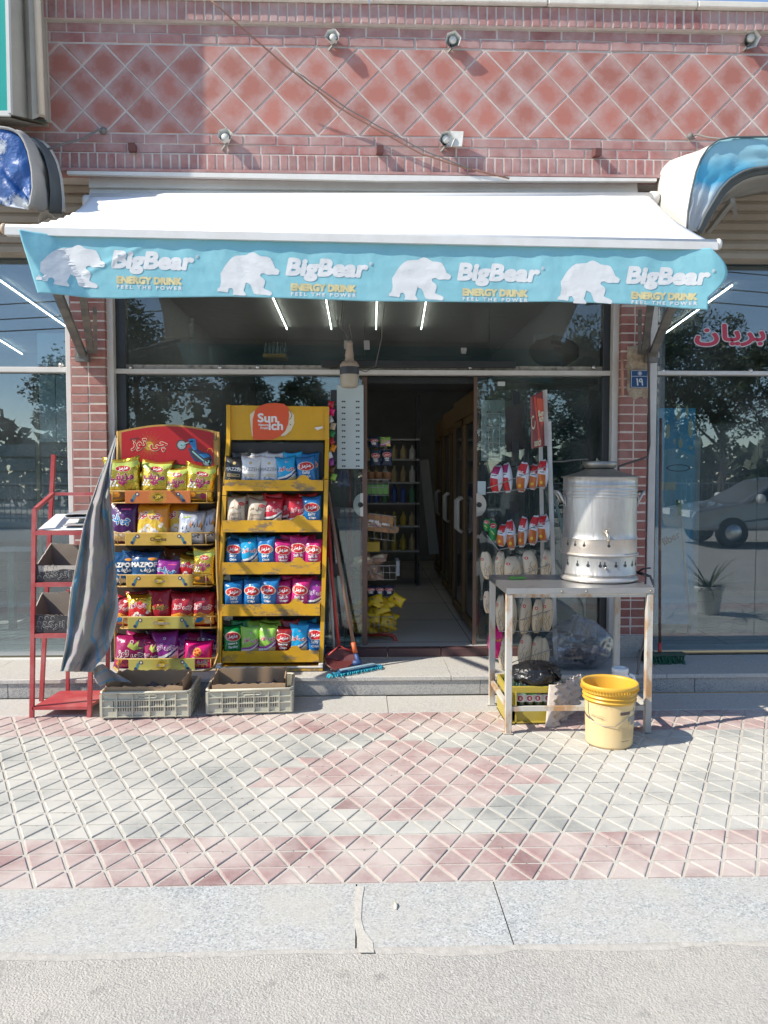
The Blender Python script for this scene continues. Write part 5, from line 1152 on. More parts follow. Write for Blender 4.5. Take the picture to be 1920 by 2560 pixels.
# ------------------------------------------------------------------ red and gold stand with the arched header
pm('stand_gold', (.42, .25, .06), .4, var=.08, dust=.3, dcol=(.35, .25, .12), ds=6); pm('header_red', (.40, .018, .022), .35, var=.06); pm('strip_orange', (.55, .17, .05), .4, var=.05); pm('strip_gold', (.62, .42, .10), .4, var=.06); pm('strip_lime', (.46, .42, .11), .4, var=.06)
s2 = thing('snack_stand', 'snack stand with an arched red header, wire fronts and gold print strips', 'display stand', (-1.45, 5.5, ZP))
Z1 = lambda x, y, Y: AS(240 + x / 5.184, 1020 + y / 5.184, Y)
YH = 5.56
hp = [Z1(290, 660, YH), Z1(290, 300, YH)] + [Z1(290 + 1290 * i / 20, 300 - 92 * math.sin(math.pi * i / 20) + 8 * i / 20, YH) for i in range(1, 20)] + [Z1(1580, 310, YH), Z1(1590, 760, YH)]
b = MB(); b.prism(hp, (0, .02, 0)); build(b, 'header_frame', MATS['stand_gold'], s2)
hr = [Z1(330, 680, YH), Z1(330, 318, YH)] + [Z1(330 + 1190 * i / 20, 318 - 82 * math.sin(math.pi * i / 20), YH) for i in range(1, 20)] + [Z1(1522, 325, YH), Z1(1530, 760, YH)]
P_ = Print(); P_.poly([(p.x, p.z) for p in hr], 0, 0)
H = lambda x, y: (lambda p: (p.x, p.z))(Z1(x, y, YH))
sc_ = H(690, 490)
for i in range(40):
    a0 = 2 * math.pi * i / 40; rr = (.085, .118)[i % 2]
    P_.tris([(sc_[0] + .012 * math.cos(a0 - .05), sc_[1] + .012 * math.sin(a0 - .05)), (sc_[0] + rr * math.cos(a0), sc_[1] + rr * math.sin(a0)), (sc_[0] + .012 * math.cos(a0 + .05), sc_[1] + .012 * math.sin(a0 + .05))], [(0, 1, 2)], 3, 1)
P_.ell(*sc_, .03, .03, 3, 1)
c_ = H(690, 480); W_ = H(920, 480)[0] - H(440, 480)[0]
P_.text(AR_CHT, c_[0], c_[1], W_ * .95, 1, 2, .0062, k=10, h=.088); P_.text(AR_CHT, c_[0], c_[1], W_ * .95, 2, 4, .0024, k=8, h=.088)
c_ = H(497, 396); P_.text('Cheetoz', c_[0], c_[1], .066, 4, 4, .0006, rot=.22)
# the rider is left out; a plain motorcycle remains
def wheel(cx, cy, r):
    q = H(cx, cy); P_.ell(q[0], q[1], r, r, 4, 1, 22); P_.ell(q[0], q[1], r * .78, r * .78, 5, 2, 22); P_.ell(q[0], q[1], r * .45, r * .45, 6, 3, 16); P_.ell(q[0], q[1], r * .18, r * .18, 4, 4, 10)
wheel(1110, 480, .038); wheel(1440, 690, .04)
P_.line([H(1110, 480), H(1210, 440), H(1260, 430)], .008, 6, 5); P_.poly([H(1200, 400), H(1290, 400), H(1310, 540), H(1270, 550), H(1220, 470)], 7, 5); P_.poly([H(1195, 520), H(1290, 520), H(1380, 570), H(1470, 590), H(1500, 640), H(1480, 740), H(1380, 700), H(1280, 690), H(1230, 620)], 9, 2); P_.poly([H(1330, 600), H(1430, 590), H(1480, 630), H(1400, 650)], 7, 6); P_.poly([H(1215, 500), H(1260, 530), H(1330, 600), H(1440, 620), H(1490, 670), H(1400, 690), H(1290, 660), H(1230, 590)], 4, 4); P_.line([H(1250, 560), H(1340, 640), H(1400, 690)], .010, 6, 5); P_.line([H(1440, 560), H(1460, 525), H(1500, 530), H(1515, 575)], .004, 8, 3)
build(P_.mesh('printing', [MATS['header_red'], I['cream'], I['red'], I['yellow'], I['dark'], I['grey'], flat('ink_teal', (.22, .45, .48)), I['blue'], I['orange'], I['navy']], on_plane(YH, .0015, .0006)), 'printing', None, s2)
bars = [((155, 1080), (1525, 1230), 5.36, 'strip_orange', (375, 1232)), ]
STR = [  # tray: left px, right px, strip top, strip bottom, strip x range, depth, colour  (photo pixels)
    (270, 530, 1228, 1257, 313, 477, 5.42, 'strip_orange'), (283, 528, 1333, 1362, 313, 480, 5.405, 'strip_gold'), (290, 528, 1438, 1466, 316, 482, 5.39, 'strip_gold'), (297, 540, 1543, 1570, 320, 487, 5.375, 'strip_lime'), (285, 540, 1648, 1676, 322, 488, 5.36, 'strip_lime')]
tr2 = []
for k, (x0, x1, y0, y1, sx0, sx1, Y, mt) in enumerate(STR):
    tr = link('tray', None, s2, AS((x0 + x1) / 2, y1, Y)); a, c = AS(x0, y0, Y), AS(x1, y1, Y)
    b = MB()
    for z in (a.z, c.z):
        b.tube([(a.x + .01, Y + .22, z), (a.x + .002, Y + .03, z), (a.x + .02, Y, z), (c.x - .03, Y, z), (c.x - .006, Y + .012, z), (c.x, Y + .05, z), (c.x, Y + .22, z)], .005, 6)
    b.tube([(c.x - .035, Y, a.z), (c.x - .035, Y, c.z)], .004, 6); b.tube([(a.x + .03, Y, a.z), (a.x + .03, Y, c.z)], .004, 6); build(b, 'wire_front', MATS['stand_gold'], tr)
    b = MB(); b.box(a.x, c.x, Y + .01, Y + .23, c.z - .003, c.z); build(b, 'tray_floor', MATS['stand_gold'], tr)
    p0, p1 = AS(sx0, y0 - 1, Y), AS(sx1, y1 + 1, Y); b = MB(); b.bbox(p0.x, p1.x, Y - .008, Y - .001, p1.z, p0.z, .002); pl_ = build(b, 'print_strip', MATS[mt], tr)
    Q = Print(); cx, cz = (p0.x + p1.x) / 2, (p0.z + p1.z) / 2; hh = (p0.z - p1.z) / 2; ww = p1.x - p0.x
    for i in range(36):
        a0 = 2 * math.pi * i / 36; rr = .066; ex, ez = rr * math.cos(a0), rr * math.sin(a0)
        if abs(ez) > hh * .96: f_ = hh * .96 / abs(ez); ex *= f_; ez *= f_
        Q.tris([(cx, cz), (cx + ex * .97 - ez * .03, cz + ez * .97 + 0 * ex), (cx + ex, cz + ez)], [(0, 1, 2)], 0, 0)
        Q.line([(cx + ex * .3, cz + ez * .3), (cx + ex, cz + ez)], .0025, 0, 0)
    Q.ell(cx, cz, hh * .8, hh * .7, 0, 0)
    if k in (0, 2, 4): Q.text(AR_CHT, cx, cz, ww * .17, 2, 1, .0006)
    else: Q.text('Cheetoz', cx, cz, ww * .24, 2, 1, .0008)
    for s in (-1, 1):                                  # small motorcycles at both ends
        ox = cx + s * ww * .36
        Q.ell(ox - s * .022, cz + hh * .45, hh * .32, hh * .32, 3, 0, 12); Q.ell(ox - s * .022, cz + hh * .45, hh * .18, hh * .18, 4, 1, 10); Q.poly([(ox - s * .012, cz + hh * .6), (ox + s * .008, cz + hh * .2), (ox + s * .02, cz - hh * .7), (ox + s * .006, cz - hh * .8), (ox - s * .006, cz - hh * .1)], 1, 0); Q.ell(ox + s * .016, cz - hh * .55, hh * .26, hh * .26, 3, 1, 10)
    build(Q.mesh('printing', [I['yellow'], flat('ink_teal2', (.05, .22, .30)), I['dark'] if k < 2 else I['grey'], I['navy'], I['cream']], on_plane(Y - .008, .001, .0004)), 'printing', None, pl_)
    tr2.append((a, c, Y))
for pts in ([Z1(285, 300, 5.57), Z1(285, 700, 5.56), AS(286, 1300, 5.50), AS(287, 1500, 5.46), AS(290, 1668, 5.44)], [Z1(1585, 310, 5.57), Z1(1588, 760, 5.56), AS(547, 1240, 5.48), AS(545, 1400, 5.43), AS(547, 1560, 5.42), AS(545, 1640, 5.40)]):
    b = MB(); b.tube(pts, .011, 8); build(b, 'post', MATS['stand_gold'], s2)
b = MB(); q = [AS(548, 1230, 5.46), AS(541, 1330, 5.40), AS(543, 1440, 5.385), AS(549, 1540, 5.38), AS(548, 1630, 5.36), AS(535, 1668, 5.33), AS(505, 1680, 5.31), AS(400, 1686, 5.30), AS(300, 1682, 5.30), AS(285, 1668, 5.33)]
b.tube(q, .009, 8); build(b, 'side_rail', MATS['stand_gold'], s2)
b = MB(); b.box(AS(292, 1500, 5.6).x, AS(540, 1500, 5.6).x, 5.60, 5.61, ZP + .06, Z1(900, 700, 5.6).z); build(b, 'back_panel', flat('back_brown', (.05, .035, .025)), s2)
b = MB(); hk = Z1(1545, 400, YH - .02); b.tube([hk + Vector((-.008, 0, .055)), hk + Vector((-.010, 0, .0)), hk + Vector((0, -.004, -.012)), hk + Vector((.011, 0, 0)), hk + Vector((.012, 0, .04))], .0025, 6); build(b, 'hook', MATS['dark_frame'], s2)
BG2 = [  # row, design, centre px, width px, top py, depth offset, roll
    (0, 'gold', 315, 73, 1150, .07, -4), (0, 'gold', 388, 66, 1152, .07, 3), (0, 'gold', 447, 52, 1170, .06, -2), (0, 'gold', 497, 62, 1166, .06, 7), (0, 'gold', 455, 62, 1155, .15, 2),
    (1, 'pellet', 308, 66, 1258, .08, 0), (1, 'popcorn', 382, 74, 1257, .06, 0), (1, 'popcorn', 452, 74, 1257, .13, 1), (1, 'flame', 476, 57, 1282, .035, 5), (1, 'flame', 516, 58, 1276, .10, -4),
    (2, 'popblue', 304, 66, 1384, .08, 0), (2, 'popblue', 363, 66, 1381, .06, 0), (2, 'cocoa', 430, 54, 1372, .15, 4), (2, 'pellet2', 419, 56, 1402, .05, 3), (2, 'redgold', 466, 44, 1390, .07, 6), (2, 'gold', 508, 48, 1375, .05, 2),
    (3, 'redbag', 306, 46, 1492, .09, 3), (3, 'redgold', 352, 58, 1488, .06, -4), (3, 'cherry', 402, 50, 1480, .08, -2), (3, 'redbag', 454, 52, 1486, .05, 2), (3, 'redbag', 506, 52, 1486, .06, 0), (3, 'redbag', 533, 40, 1484, .13, 0),
    (4, 'chili', 322, 72, 1592, .06, 3), (4, 'chili', 372, 40, 1600, .07, 5), (4, 'violet', 412, 58, 1583, .08, -3), (4, 'violet', 448, 44, 1586, .14, -3), (4, 'ring', 491, 62, 1606, .05, 3), (4, 'dusk', 520, 66, 1588, .13, 10)]
cnt = {}
for (r, des, px, wpx, ty, dy, roll) in BG2:
    a, c, Y = tr2[r]; w = wpx / 1923 * (Y + dy) * (1.2 if des != 'gold' else 1.26); x = AS(px, 1400, Y + dy).x; h = AS(px, ty, Y + dy).z - c.z
    cnt[r] = cnt.get(r, 0) + 1
    nm = DES[des][2]
    bag(des, (x, Y + dy, c.z + .004), w, h * 1.04, '%s, item %s, %s wire tray of red stand' % (nm, ['one', 'two', 'three', 'four', 'five', 'six', 'seven'][cnt[r] - 1], SHN[r]), random.uniform(2, 7), random.uniform(-8, 8), roll, seed=r * 2 + cnt[r], t=min(.05, w * .25), ear=1.6 if des == 'gold' else 1)
for r, dd in ((3, ['redbag', 'cherry', 'redbag', 'redbag']), (4, ['chili', 'dusk', 'dusk', 'chili']), (2, ['popblue', 'cocoa', 'cocoa', 'gold']), (0, ['gold', 'gold', 'gold'])):
    a, c, Y = tr2[r]
    for k, des in enumerate(dd):
        nm = DES[des][2]
        bag(des, (a.x + (c.x - a.x) * (.16 + .21 * k), Y + .155, c.z + .004), .19, .235 if r else .22, 'rear %s, place %s, %s wire tray of red stand' % (nm, ['one', 'two', 'three', 'four'][k], SHN[r]), 3, random.uniform(-8, 8), random.uniform(-6, 6), seed=k, t=.04)
# ------------------------------------------------------------------ red rack with boxes, and the striped cloth
K = lambda x, y, Y: AS(x / 3.16, 1000 + y / 3.16, Y)
pm('red_paint', (.40, .05, .055), .45, var=.10, vs=10, dust=.6, dcol=(.52, .20, .19), ds=6, bump=.2, bs=60)
YA, YBk = 4.745, 5.09
rk = thing('metal_rack', 'red painted metal rack with tilted shelves beside the left pillar', 'rack', AZS(79, 1794, 0))
xl0, xr0 = AZS(79, 1794, 0).x, AZS(222, 1793, 0).x
lt = K(273, 860, YA); rt = Vector((lt.x + .36, YA, lt.z)); bl0 = K(424, 742, YBk); br0 = Vector((bl0.x + .36, YBk, bl0.z))
def rbar(name, p, q, w=.024, h=None):
    b = MB(); b.bar(p, q, w, h or w); return build(b, name, MATS['red_paint'], rk)
rbar('leg', (xl0, YA, 0), lt); rbar('leg', (xr0, YA, 0), rt + Vector((0, 0, -.16))); rbar('leg', AZS(121, 1740, 0) + Vector((0, YBk - AZS(121, 1740, 0).y, 0)), K(424, 432, YBk)); rbar('leg', (xr0 - .0, YBk, 0), Vector((br0.x, YBk, br0.z)), .022)
rbar('leg', (AS(169, 1730, YBk).x, YBk, 0), K(535, 1500, YBk), .02)
rbar('top_bar', lt + Vector((0, .013, -.002)), bl0 + Vector((0, -.013, 0)), .022); rbar('top_bar', bl0 + Vector((.013, 0, 0)), br0, .02); rbar('top_bar', rt + Vector((0, .05, -.17)), br0 + Vector((0, -.013, 0)), .022)
SH = []
for k, (fy_, dz) in enumerate(((1050, .09), (1458, .07), (1862, .07))):
    p = K(275 - 11 * k, fy_, YA); zf = p.z; x0, x1 = p.x + .004, p.x + .352
    sh_ = link('shelf', None, rk, (x0, YA, zf)); b = MB(); b.bar((x0, YA, zf), (x1, YA, zf), .022, .026); build(b, 'front_bar', MATS['red_paint'], sh_)
    b = MB(); b.prism([(x0 + .005, YA + .012, zf - .004), (x0 + .005, YBk - .02, zf + dz - .004), (x0 + .005, YBk - .02, zf + dz), (x0 + .005, YA + .012, zf)], (x1 - x0 - .01, 0, 0)); build(b, 'plate', MATS['red_paint'], sh_)
    b = MB(); b.bar((x0, YA + .013, zf - .008), (x0, YBk, zf + dz - .008), .016); b.bar((x1, YA + .013, zf - .008), (x1, YBk, zf + dz - .008), .016); build(b, 'side_bar', MATS['red_paint'], sh_); SH.append((x0, x1, zf, dz))
zb = AS(140, 1766, YA).z
b = MB(); b.prism([(xl0 + .008, YA - .012, zb), (xr0 - .008, YA - .012, zb), (xr0 + .05, YBk - .02, zb + .006), (xl0 + .05, YBk - .02, zb + .006)], (0, 0, -.018)); build(b, 'bottom_shelf', MATS['red_paint'], rk)
x0, x1, zf, dz = SH[0]
b = MB(); b.grid(lambda u, v: (x0 + .008 + .30 * u, YA + .004 + .30 * v, zf + .016 + dz * v * .93 + .003 * noise.noise((u * 4, v * 4, 0))), 10, 10); pp = build(b, 'paper_sheet', flat('paper', (.72, .73, .73), .6)); tag(pp, 'white sheet of paper lying on the top shelf of the red rack', 'paper')
# folded cloth
def cloth_mat():
    m, nt, p = _nodes('striped_cloth'); N, L = nt.nodes.new, nt.links.new
    uv = N('ShaderNodeUVMap'); uv.uv_map = 'weave'; sp = N('ShaderNodeSeparateXYZ'); L(uv.outputs[0], sp.inputs[0])
    r = N('ShaderNodeValToRGB'); r.color_ramp.interpolation = 'CONSTANT'; L(sp.outputs['X'], r.inputs[0]); g = (.30, .285, .275, 1); w = (.55, .52, .48, 1); bl_ = (.12, .27, .40, 1)
    e = r.color_ramp.elements; e[0].position = 0; e[0].color = w; e[1].position = .028; e[1].color = bl_
    for ps, c in ((.10, g), (.50, bl_), (.545, g), (.80, bl_), (.845, g), (.965, w)):
        q = r.color_ramp.elements.new(ps); q.color = c
    n = N('ShaderNodeTexNoise'); n.inputs['Scale'].default_value = 14; n.inputs['Detail'].default_value = 6; g_ = N('ShaderNodeNewGeometry'); L(g_.outputs['Position'], n.inputs[0])
    mx = N('ShaderNodeMix'); mx.data_type = 'RGBA'; mx.blend_type = 'MULTIPLY'; mx.inputs['Factor'].default_value = .35; L(r.outputs[0], mx.inputs['A']); L(n.outputs['Color'], mx.inputs['B'])
    L(mx.outputs['Result'], p.inputs['Base Color']); p.inputs['Roughness'].default_value = .9; p.inputs['Sheen Weight'].default_value = .2
    b_ = N('ShaderNodeBump'); b_.inputs['Strength'].default_value = .3; b_.inputs['Distance'].default_value = .008; n2 = N('ShaderNodeTexNoise'); n2.inputs['Scale'].default_value = 22; L(g_.outputs['Position'], n2.inputs[0]); L(n2.outputs['Fac'], b_.inputs['Height']); L(b_.outputs[0], p.inputs['Normal'])
    MATS['striped_cloth'] = m; return m
cloth_mat()
def cloth(name, fn, uvf, nu, nv, label=None, parent=None, th=.004):
    b = MB(); b.grid(fn, nu, nv); o = build(b, name, MATS['striped_cloth'], parent)
    lay = o.data.uv_layers.new(name='weave'); n = nu + 1
    for lp in o.data.loops:
        i = lp.vertex_index; lay.data[lp.index].uv = uvf((i % n) / nu, (i // n) / nv)
    m = o.modifiers.new('cloth', 'SOLIDIFY'); m.thickness = th
    if label: tag(o, label, 'cloth')
    return o
fc = Vector((x0 + .25, YA + .10, zf + .052))
def fold(u, v):                                        # a strip folded back on itself in three layers
    s = u * 3; k = min(int(s), 2); f = s - k; xx = -.10 + (.24 * f if k % 2 == 0 else .24 * (1 - f)); zz_ = k * .034 + .012 * math.sin(math.pi * f) * .3
    if f > .92: zz_ += .012 * (f - .92) / .08
    if f < .08 and k: zz_ -= .012 * (1 - f / .08) - .0
    return fc + Vector((xx * .95 + .008 * noise.noise((v * 3, k, 0)), -.07 + .2 * v + .01 * k, -.012 + zz_ + dz * (.2 * v + .12) * .6 + .004 * noise.noise((u * 9, v * 5, 2))))
cloth('folded_cloth', fold, lambda u, v: (v * .9 + .02, u), 48, 8, 'folded grey and blue striped cloth on the top shelf of the red rack', th=.008)
Le = [(915, 280), (880, 370), (840, 480), (790, 600), (740, 740), (690, 880), (660, 980), (640, 1080), (628, 1160), (605, 1270), (580, 1400), (560, 1500), (545, 1620), (535, 1750), (528, 1860), (510, 1980), (490, 2060), (475, 2142)]
Ri = [(921, 280), (916, 350), (892, 440), (878, 560), (868, 700), (868, 800), (885, 940), (900, 1100), (910, 1250), (916, 1400), (928, 1540), (940, 1640), (926, 1740), (890, 1880), (850, 1990), (800, 2050), (765, 2090), (735, 2150)]
def poly_at(pl, v):
    s = v * (len(pl) - 1); j = min(int(s), len(pl) - 2); f = s - j; return (pl[j][0] + (pl[j + 1][0] - pl[j][0]) * f, pl[j][1] + (pl[j + 1][1] - pl[j][1]) * f)
def drape(u, v):
    a, c = poly_at(Le, v), poly_at(Ri, v); x = a[0] + (c[0] - a[0]) * u; y = a[1] + (c[1] - a[1]) * u
    yb = 5.46 if v < .02 else 5.46 - .83 * min(1, v / .27) ** .85
    Y = yb + (.16 - .11 * max(0, v - .3) / .7) * u * min(1, v * 2) - .02 - .03 * v
    amp = .046 * min(1, v * 2.5) * (.35 + .65 * math.sin(math.pi * min(1, u * 1.05)))
    ph = 2.2 * noise.noise((v * 2.2, 3, 1)) + 1.2 * v
    Y += amp * (math.sin(u * 10 + ph * 1.5) * (1 if u > .18 else u / .18) + .30 * math.sin(u * 21 + ph * 2 + v * 4)) + .022 * noise.noise((u * 4, v * 9, 5))
    # diagonal drag folds over the right half
    Y += .026 * max(0, u - .35) * math.sin((u * 9 - v * 26) + 2 * noise.noise((u * 3, v * 3, 9))) * min(1, v * 2)
    Y += min(1, v * 3) * (.030 * noise.noise((u * 5.5, v * 8, 12)) + .020 * (.35 - abs(noise.noise((u * 6 + v * 5, v * 10, 4)))) + .012 * (.3 - abs(noise.noise((u * 11 - v * 6, v * 16, 7)))))
    return K(x, y, Y)
def drape_uv(u, v):
    sl = max(0, u - .30) * 1.0
    return (max(0, min(1, u * (.80) + .0 + (.42 * sl * math.sin(v * 11 + 2 * noise.noise((u * 3, v * 4, 2))) if u > .3 else 0))), v)
cl = cloth('striped_cloth', drape, drape_uv, 90, 130, 'long grey cloth with blue stripes hanging from the red header stand', th=.003)
TL = [(735, 2110), (700 + 60, 2120), (800, 2090), (830, 2095)]
def tail(u, v):
    a = Vector((570 + 10 * v + 40 * v * v, 1790 + 95 * v)); c = Vector((650 + 160 * v, 1760 + 108 * v)); p = a.lerp(c, u)
    Y = 4.66 + .08 * u + .05 * v + .02 * math.sin(u * 9 + v * 4); q = AS(p.x / 2.458, 950 + p.y / 2.458, Y)
    q.z += .025 * math.sin(math.pi * u) ; return q
cloth('cloth_tail', tail, lambda u, v: (.30 + .62 * v, u), 24, 24, None, cl, .006)
# two torn cardboard trays
pm('card_black', (.045, .043, .045), .7, var=.2, vs=12, dust=.5, dcol=(.28, .25, .22), ds=9, lo=.5, hi=.75); pm('card_inside', (.26, .225, .19), .85, var=.12, vs=8, dust=.3, dcol=(.15, .13, .12), ds=6)
pm('card_torn', (.45, .41, .36), .9, var=.15)
for k, (pts, lab) in enumerate((([(287, 1300), (572, 1322), (575, 1440), (287, 1440), (400, 1130), (640, 1150)], 'upper torn black cardboard tray on the red rack with a ragged grey top'), ([(247, 1697), (543, 1703), (520, 1843), (268, 1838), (330, 1522), (566, 1515)], 'lower torn black cardboard tray on the red rack'))):
    f = [K(x, y, YA + .005) for x, y in pts[:4]]; f[1].x += .06; f[2].x += .05
    r = [K(x, y, YA + .26) for x, y in pts[4:]]; r[1].x += .07
    rb = [f[3] + Vector((.0, .25, .06)), f[2] + Vector((0, .25, .06))]
    t = thing('cardboard_tray', lab, 'box', f[3])
    def edge(p, q, n, amp, sd): return [p.lerp(q, i / n) + Vector((0, 0, amp * noise.noise((i * 1.3, sd, 0)))) for i in range(n + 1)]
    def wall(name, top, bot, mats, th):
        b = MB(); n = len(top) - 1; tv = [bot[0].lerp(bot[-1], i / n) for i in range(n + 1)]; th = Vector(th); o = 0
        b.add(top + tv, [(i, i + 1, n + 2 + i, n + 1 + i) for i in range(n)], 0); b.add([p + th for p in top + tv], [(i, i + 1, n + 2 + i, n + 1 + i) for i in range(n)], 1); b.add(top + [p + th for p in top], [(i, i + 1, n + 2 + i, n + 1 + i) for i in range(n)], 2)
        return build(b, name, [MATS[m] for m in mats], t)
    m3 = ('card_black', 'card_inside', 'card_torn')
    fw = wall('front_wall', edge(f[0], f[1], 26, .016 if k == 0 else .010, k), [f[3], f[2]], m3, (0, .006, 0))
    wall('side_wall', edge(f[0], r[0], 16, .012, k + 3), [f[3], rb[0]], m3, (.006, 0, 0)); wall('side_wall', edge(f[1], r[1], 16, .012, k + 5), [f[2], rb[1]], m3, (-.006, 0, 0)); wall('back_wall', edge(r[0], r[1], 20, .012, k + 7), rb, m3, (0, -.006, 0))
    b = MB(); b.add([f[3], f[2], rb[1], rb[0]], [(0, 1, 2, 3)]); b.add([p - Vector((0, 0, .005)) for p in (f[3], f[2], rb[1], rb[0])], [(0, 1, 2, 3)]); build(b, 'bottom', MATS['card_inside'], t)
    Q = Print(); wd = f[2].x - f[3].x; cz = f[3].z + .045
    Q.text(AR_ANK, f[3].x + wd * .50, cz, wd * .52, 0, 0, .0045, h=.052); Q.text(AR_ANK, f[3].x + wd * .50, cz, wd * .52, 1, 2, .0016, h=.052)
    for i in range(9): Q.line([(f[3].x + .02 + .012 * i + .012 * math.cos(a), f[3].z + .03 + .03 * (i % 3) + .012 * math.sin(a)) for a in (0, 1, 2, 3, 4)], .0025, 0, 0)
    if k == 0: Q.poly([(f[0].x + .01, f[0].z - .006), (f[0].x + wd * .9, f[0].z - .006), (f[0].x + wd * .92, f[0].z - .034), (f[0].x + wd * .6, f[0].z - .028), (f[0].x + wd * .35, f[0].z - .040), (f[0].x + .015, f[0].z - .045)], 2, 0)
    build(Q.mesh('printing', [flat('print_silver', (.38, .37, .36)), MATS['card_black'], MATS['card_torn']], on_plane(f[0].y, .0015, .0006)), 'printing', None, fw)

# ------------------------------------------------------------------ pale plastic crates with cardboard inside
pm('crate_plastic', (.52, .51, .41), .5, var=.06, vs=6, dust=.45, dcol=(.42, .37, .29), ds=6, bump=.1)
pm('card_brown', (.40, .27, .16), .85, var=.10, vs=6, dust=.3, dcol=(.30, .21, .14), ds=7)
def crate(label, fl, fr, h, depth, boxlab, boxcut):
    ang = math.atan2(fr.y - fl.y, fr.x - fl.x); w = (fr - fl).length
    t = thing('plastic_crate', label, 'crate', fl); t.rotation_euler.z = ang
    def put(mb, name, mat, par): 
        o = bpy.data.objects.new(name, mb.mesh(name, mat)); COL.objects.link(o); o.parent = par; return o
    def side(W, full):
        b = MB(); hb = .022
        b.box(.012, W - .012, 0.004, .010, hb, h * .30); b.box(.012, W - .012, .004, .010, h * .74, h - .008)
        b.box(.012, W * .14, .004, .010, h * .30, h * .74); b.box(W * .82, W - .012, .004, .010, h * .30, h * .74)
        x = W * .15
        while x < W * .82: b.box(x, x + .0085, .003, .009, h * .30, h * .74); x += .0145
        b2 = MB()
        for u in (.015, .18, .36, .55, .72, .845, .985): b2.box(W * u - .0035, W * u + .0035, -.006, .004, .012, h - .01)
        for z in (.018, h * .47, h * .72): b2.box(.006, W - .006, -.005, .0035, z - .003, z + .003)
        b2.tube([(W * .43, -.004, h * .80), (W * .41, -.004, h * .86), (W * .43, -.004, h * .92), (W * .62, -.004, h * .92), (W * .64, -.004, h * .86), (W * .62, -.004, h * .80), (W * .43, -.004, h * .80)], .0028, 5)
        return b, b2
    for nm, W, tf in (('front_side', w, Matrix.Identity(4)), ('back_side', w, Matrix.Translation((w, depth, 0)) @ Matrix.Rotation(math.pi, 4, 'Z')), ('right_side', depth, Matrix.Translation((w, 0, 0)) @ Matrix.Rotation(math.pi / 2, 4, 'Z')), ('left_side', depth, Matrix.Translation((0, depth, 0)) @ Matrix.Rotation(-math.pi / 2, 4, 'Z'))):
        b, b2 = side(W, True); o = put(b, nm, MATS['crate_plastic'], t); o.matrix_local = tf; r = put(b2, 'ribs', MATS['crate_plastic'], o)
    b = MB(); r = .009
    pts = [(.02, 0, h), (w - .02, 0, h), (w, .02, h), (w, depth - .02, h + .003), (w - .02, depth, h + .003), (.02, depth, h), (0, depth - .02, h), (0, .02, h), (.02, 0, h)]
    b.tube([(x, y, z - .0) for x, y, z in pts], r, 7); put(b, 'rim', MATS['crate_plastic'], t)
    b = MB(); b.box(.01, w - .01, .01, depth - .01, .006, .016)
    for x in (.02, w - .06):
        for y in (.015, depth - .05): b.box(x, x + .04, y, y + .035, 0, .012)
    put(b, 'bottom', MATS['crate_plastic'], t)
    bx = thing('cardboard_box', boxlab, 'box', fl + Vector((.03, .02, .018))); bx.rotation_euler.z = ang
    W, D = w - .075, depth - .07
    def cw(p, q, n, hh, sd, nrm):
        b = MB(); top, bot = [], []
        for i in range(n + 1):
            x, y = p[0] + (q[0] - p[0]) * i / n, p[1] + (q[1] - p[1]) * i / n
            z = hh * (1 + .0) + .012 * noise.noise((i * .5, sd, 1)) + (.010 * noise.noise((i * 2.1, sd, 4)) if boxcut else 0); b.v += [(x, y, 0), (x, y, z), (x + nrm[0] * .006, y + nrm[1] * .006, 0), (x + nrm[0] * .006, y + nrm[1] * .006, z)]
        for i in range(n):
            o = 4 * i; b.f += [(o, o + 4, o + 5, o + 1), (o + 2, o + 6, o + 7, o + 3), (o + 1, o + 5, o + 7, o + 3)]; b.m += [0, 0, 0]; b.sm += [False] * 3
        return b
    hh = h + .014
    for nm, p, q, sd, nr in (('front_flap', (0, .0), (W, .0), 1, (0, 1)), ('side_flap', (0, 0), (0, D), 2, (1, 0)), ('side_flap', (W, 0), (W, D), 3, (-1, 0)), ('back_flap', (0, D), (W, D), 4, (0, -1))):
        put(cw(p, q, 30, hh + (.03 if nm != 'front_flap' else 0), sd, nr), nm, MATS['card_brown'], bx)
    b = MB(); b.box(.0, W, .0, D, .0, .006); put(b, 'base', MATS['card_inside'], bx)
    b = MB()
    for i in range(14):
        x, y = random.uniform(.05, W - .08), random.uniform(.05, D - .06); b.grid(lambda u, v: (x + .09 * (u - .5) + .03 * v, y + .06 * (v - .5), .10 + .045 * random.random() * .3 + .03 * math.sin(3 * u + i) + .02 * noise.noise((u * 3, v * 3, i))), 5, 4)
    o = put(b, 'scraps', flat('scrap_dark', (.10, .10, .11), .5), bx); o['kind'] = 'stuff'
a = AZS(252, 1800, 0); c = AZS(474, 1796, 0); crate('pale plastic crate with a torn cardboard box, left of the pair under the stands', a, c, .165, .36, 'torn brown cardboard box inside the left plastic crate', True)
a = AZS(517, 1790, 0); c = AZS(731, 1784, 0); crate('pale plastic crate at the right of the pair, beside the open step', a, c, .158, .36, 'brown cardboard box with scraps inside the right plastic crate', False)
for px, py, lab in ((797, 1747, 'tiny folded white paper scrap on the apron right of the crates'), (800, 1762, 'tiny white paper bit nearest the pavement right of the crates')):
    p = AZS(px, py, .001); b = MB(); b.grid(lambda u, v: (p.x + .02 * (u - .5), p.y + .02 * (v - .5), p.z + .006 * abs(u - .5) + .003), 3, 3); tag(build(b, 'paper_scrap', I['white']), lab, 'litter')
p = AZ(855, 1965, .001); b = MB(); b.tube([p, p + Vector((.001, .018, .004)), p + Vector((.0, .038, .004))], [.004, .006, .004], 6); tag(build(b, 'litter_bit', I['cream']), 'small pale stub lying on the granite kerb right of the cement smear', 'litter')

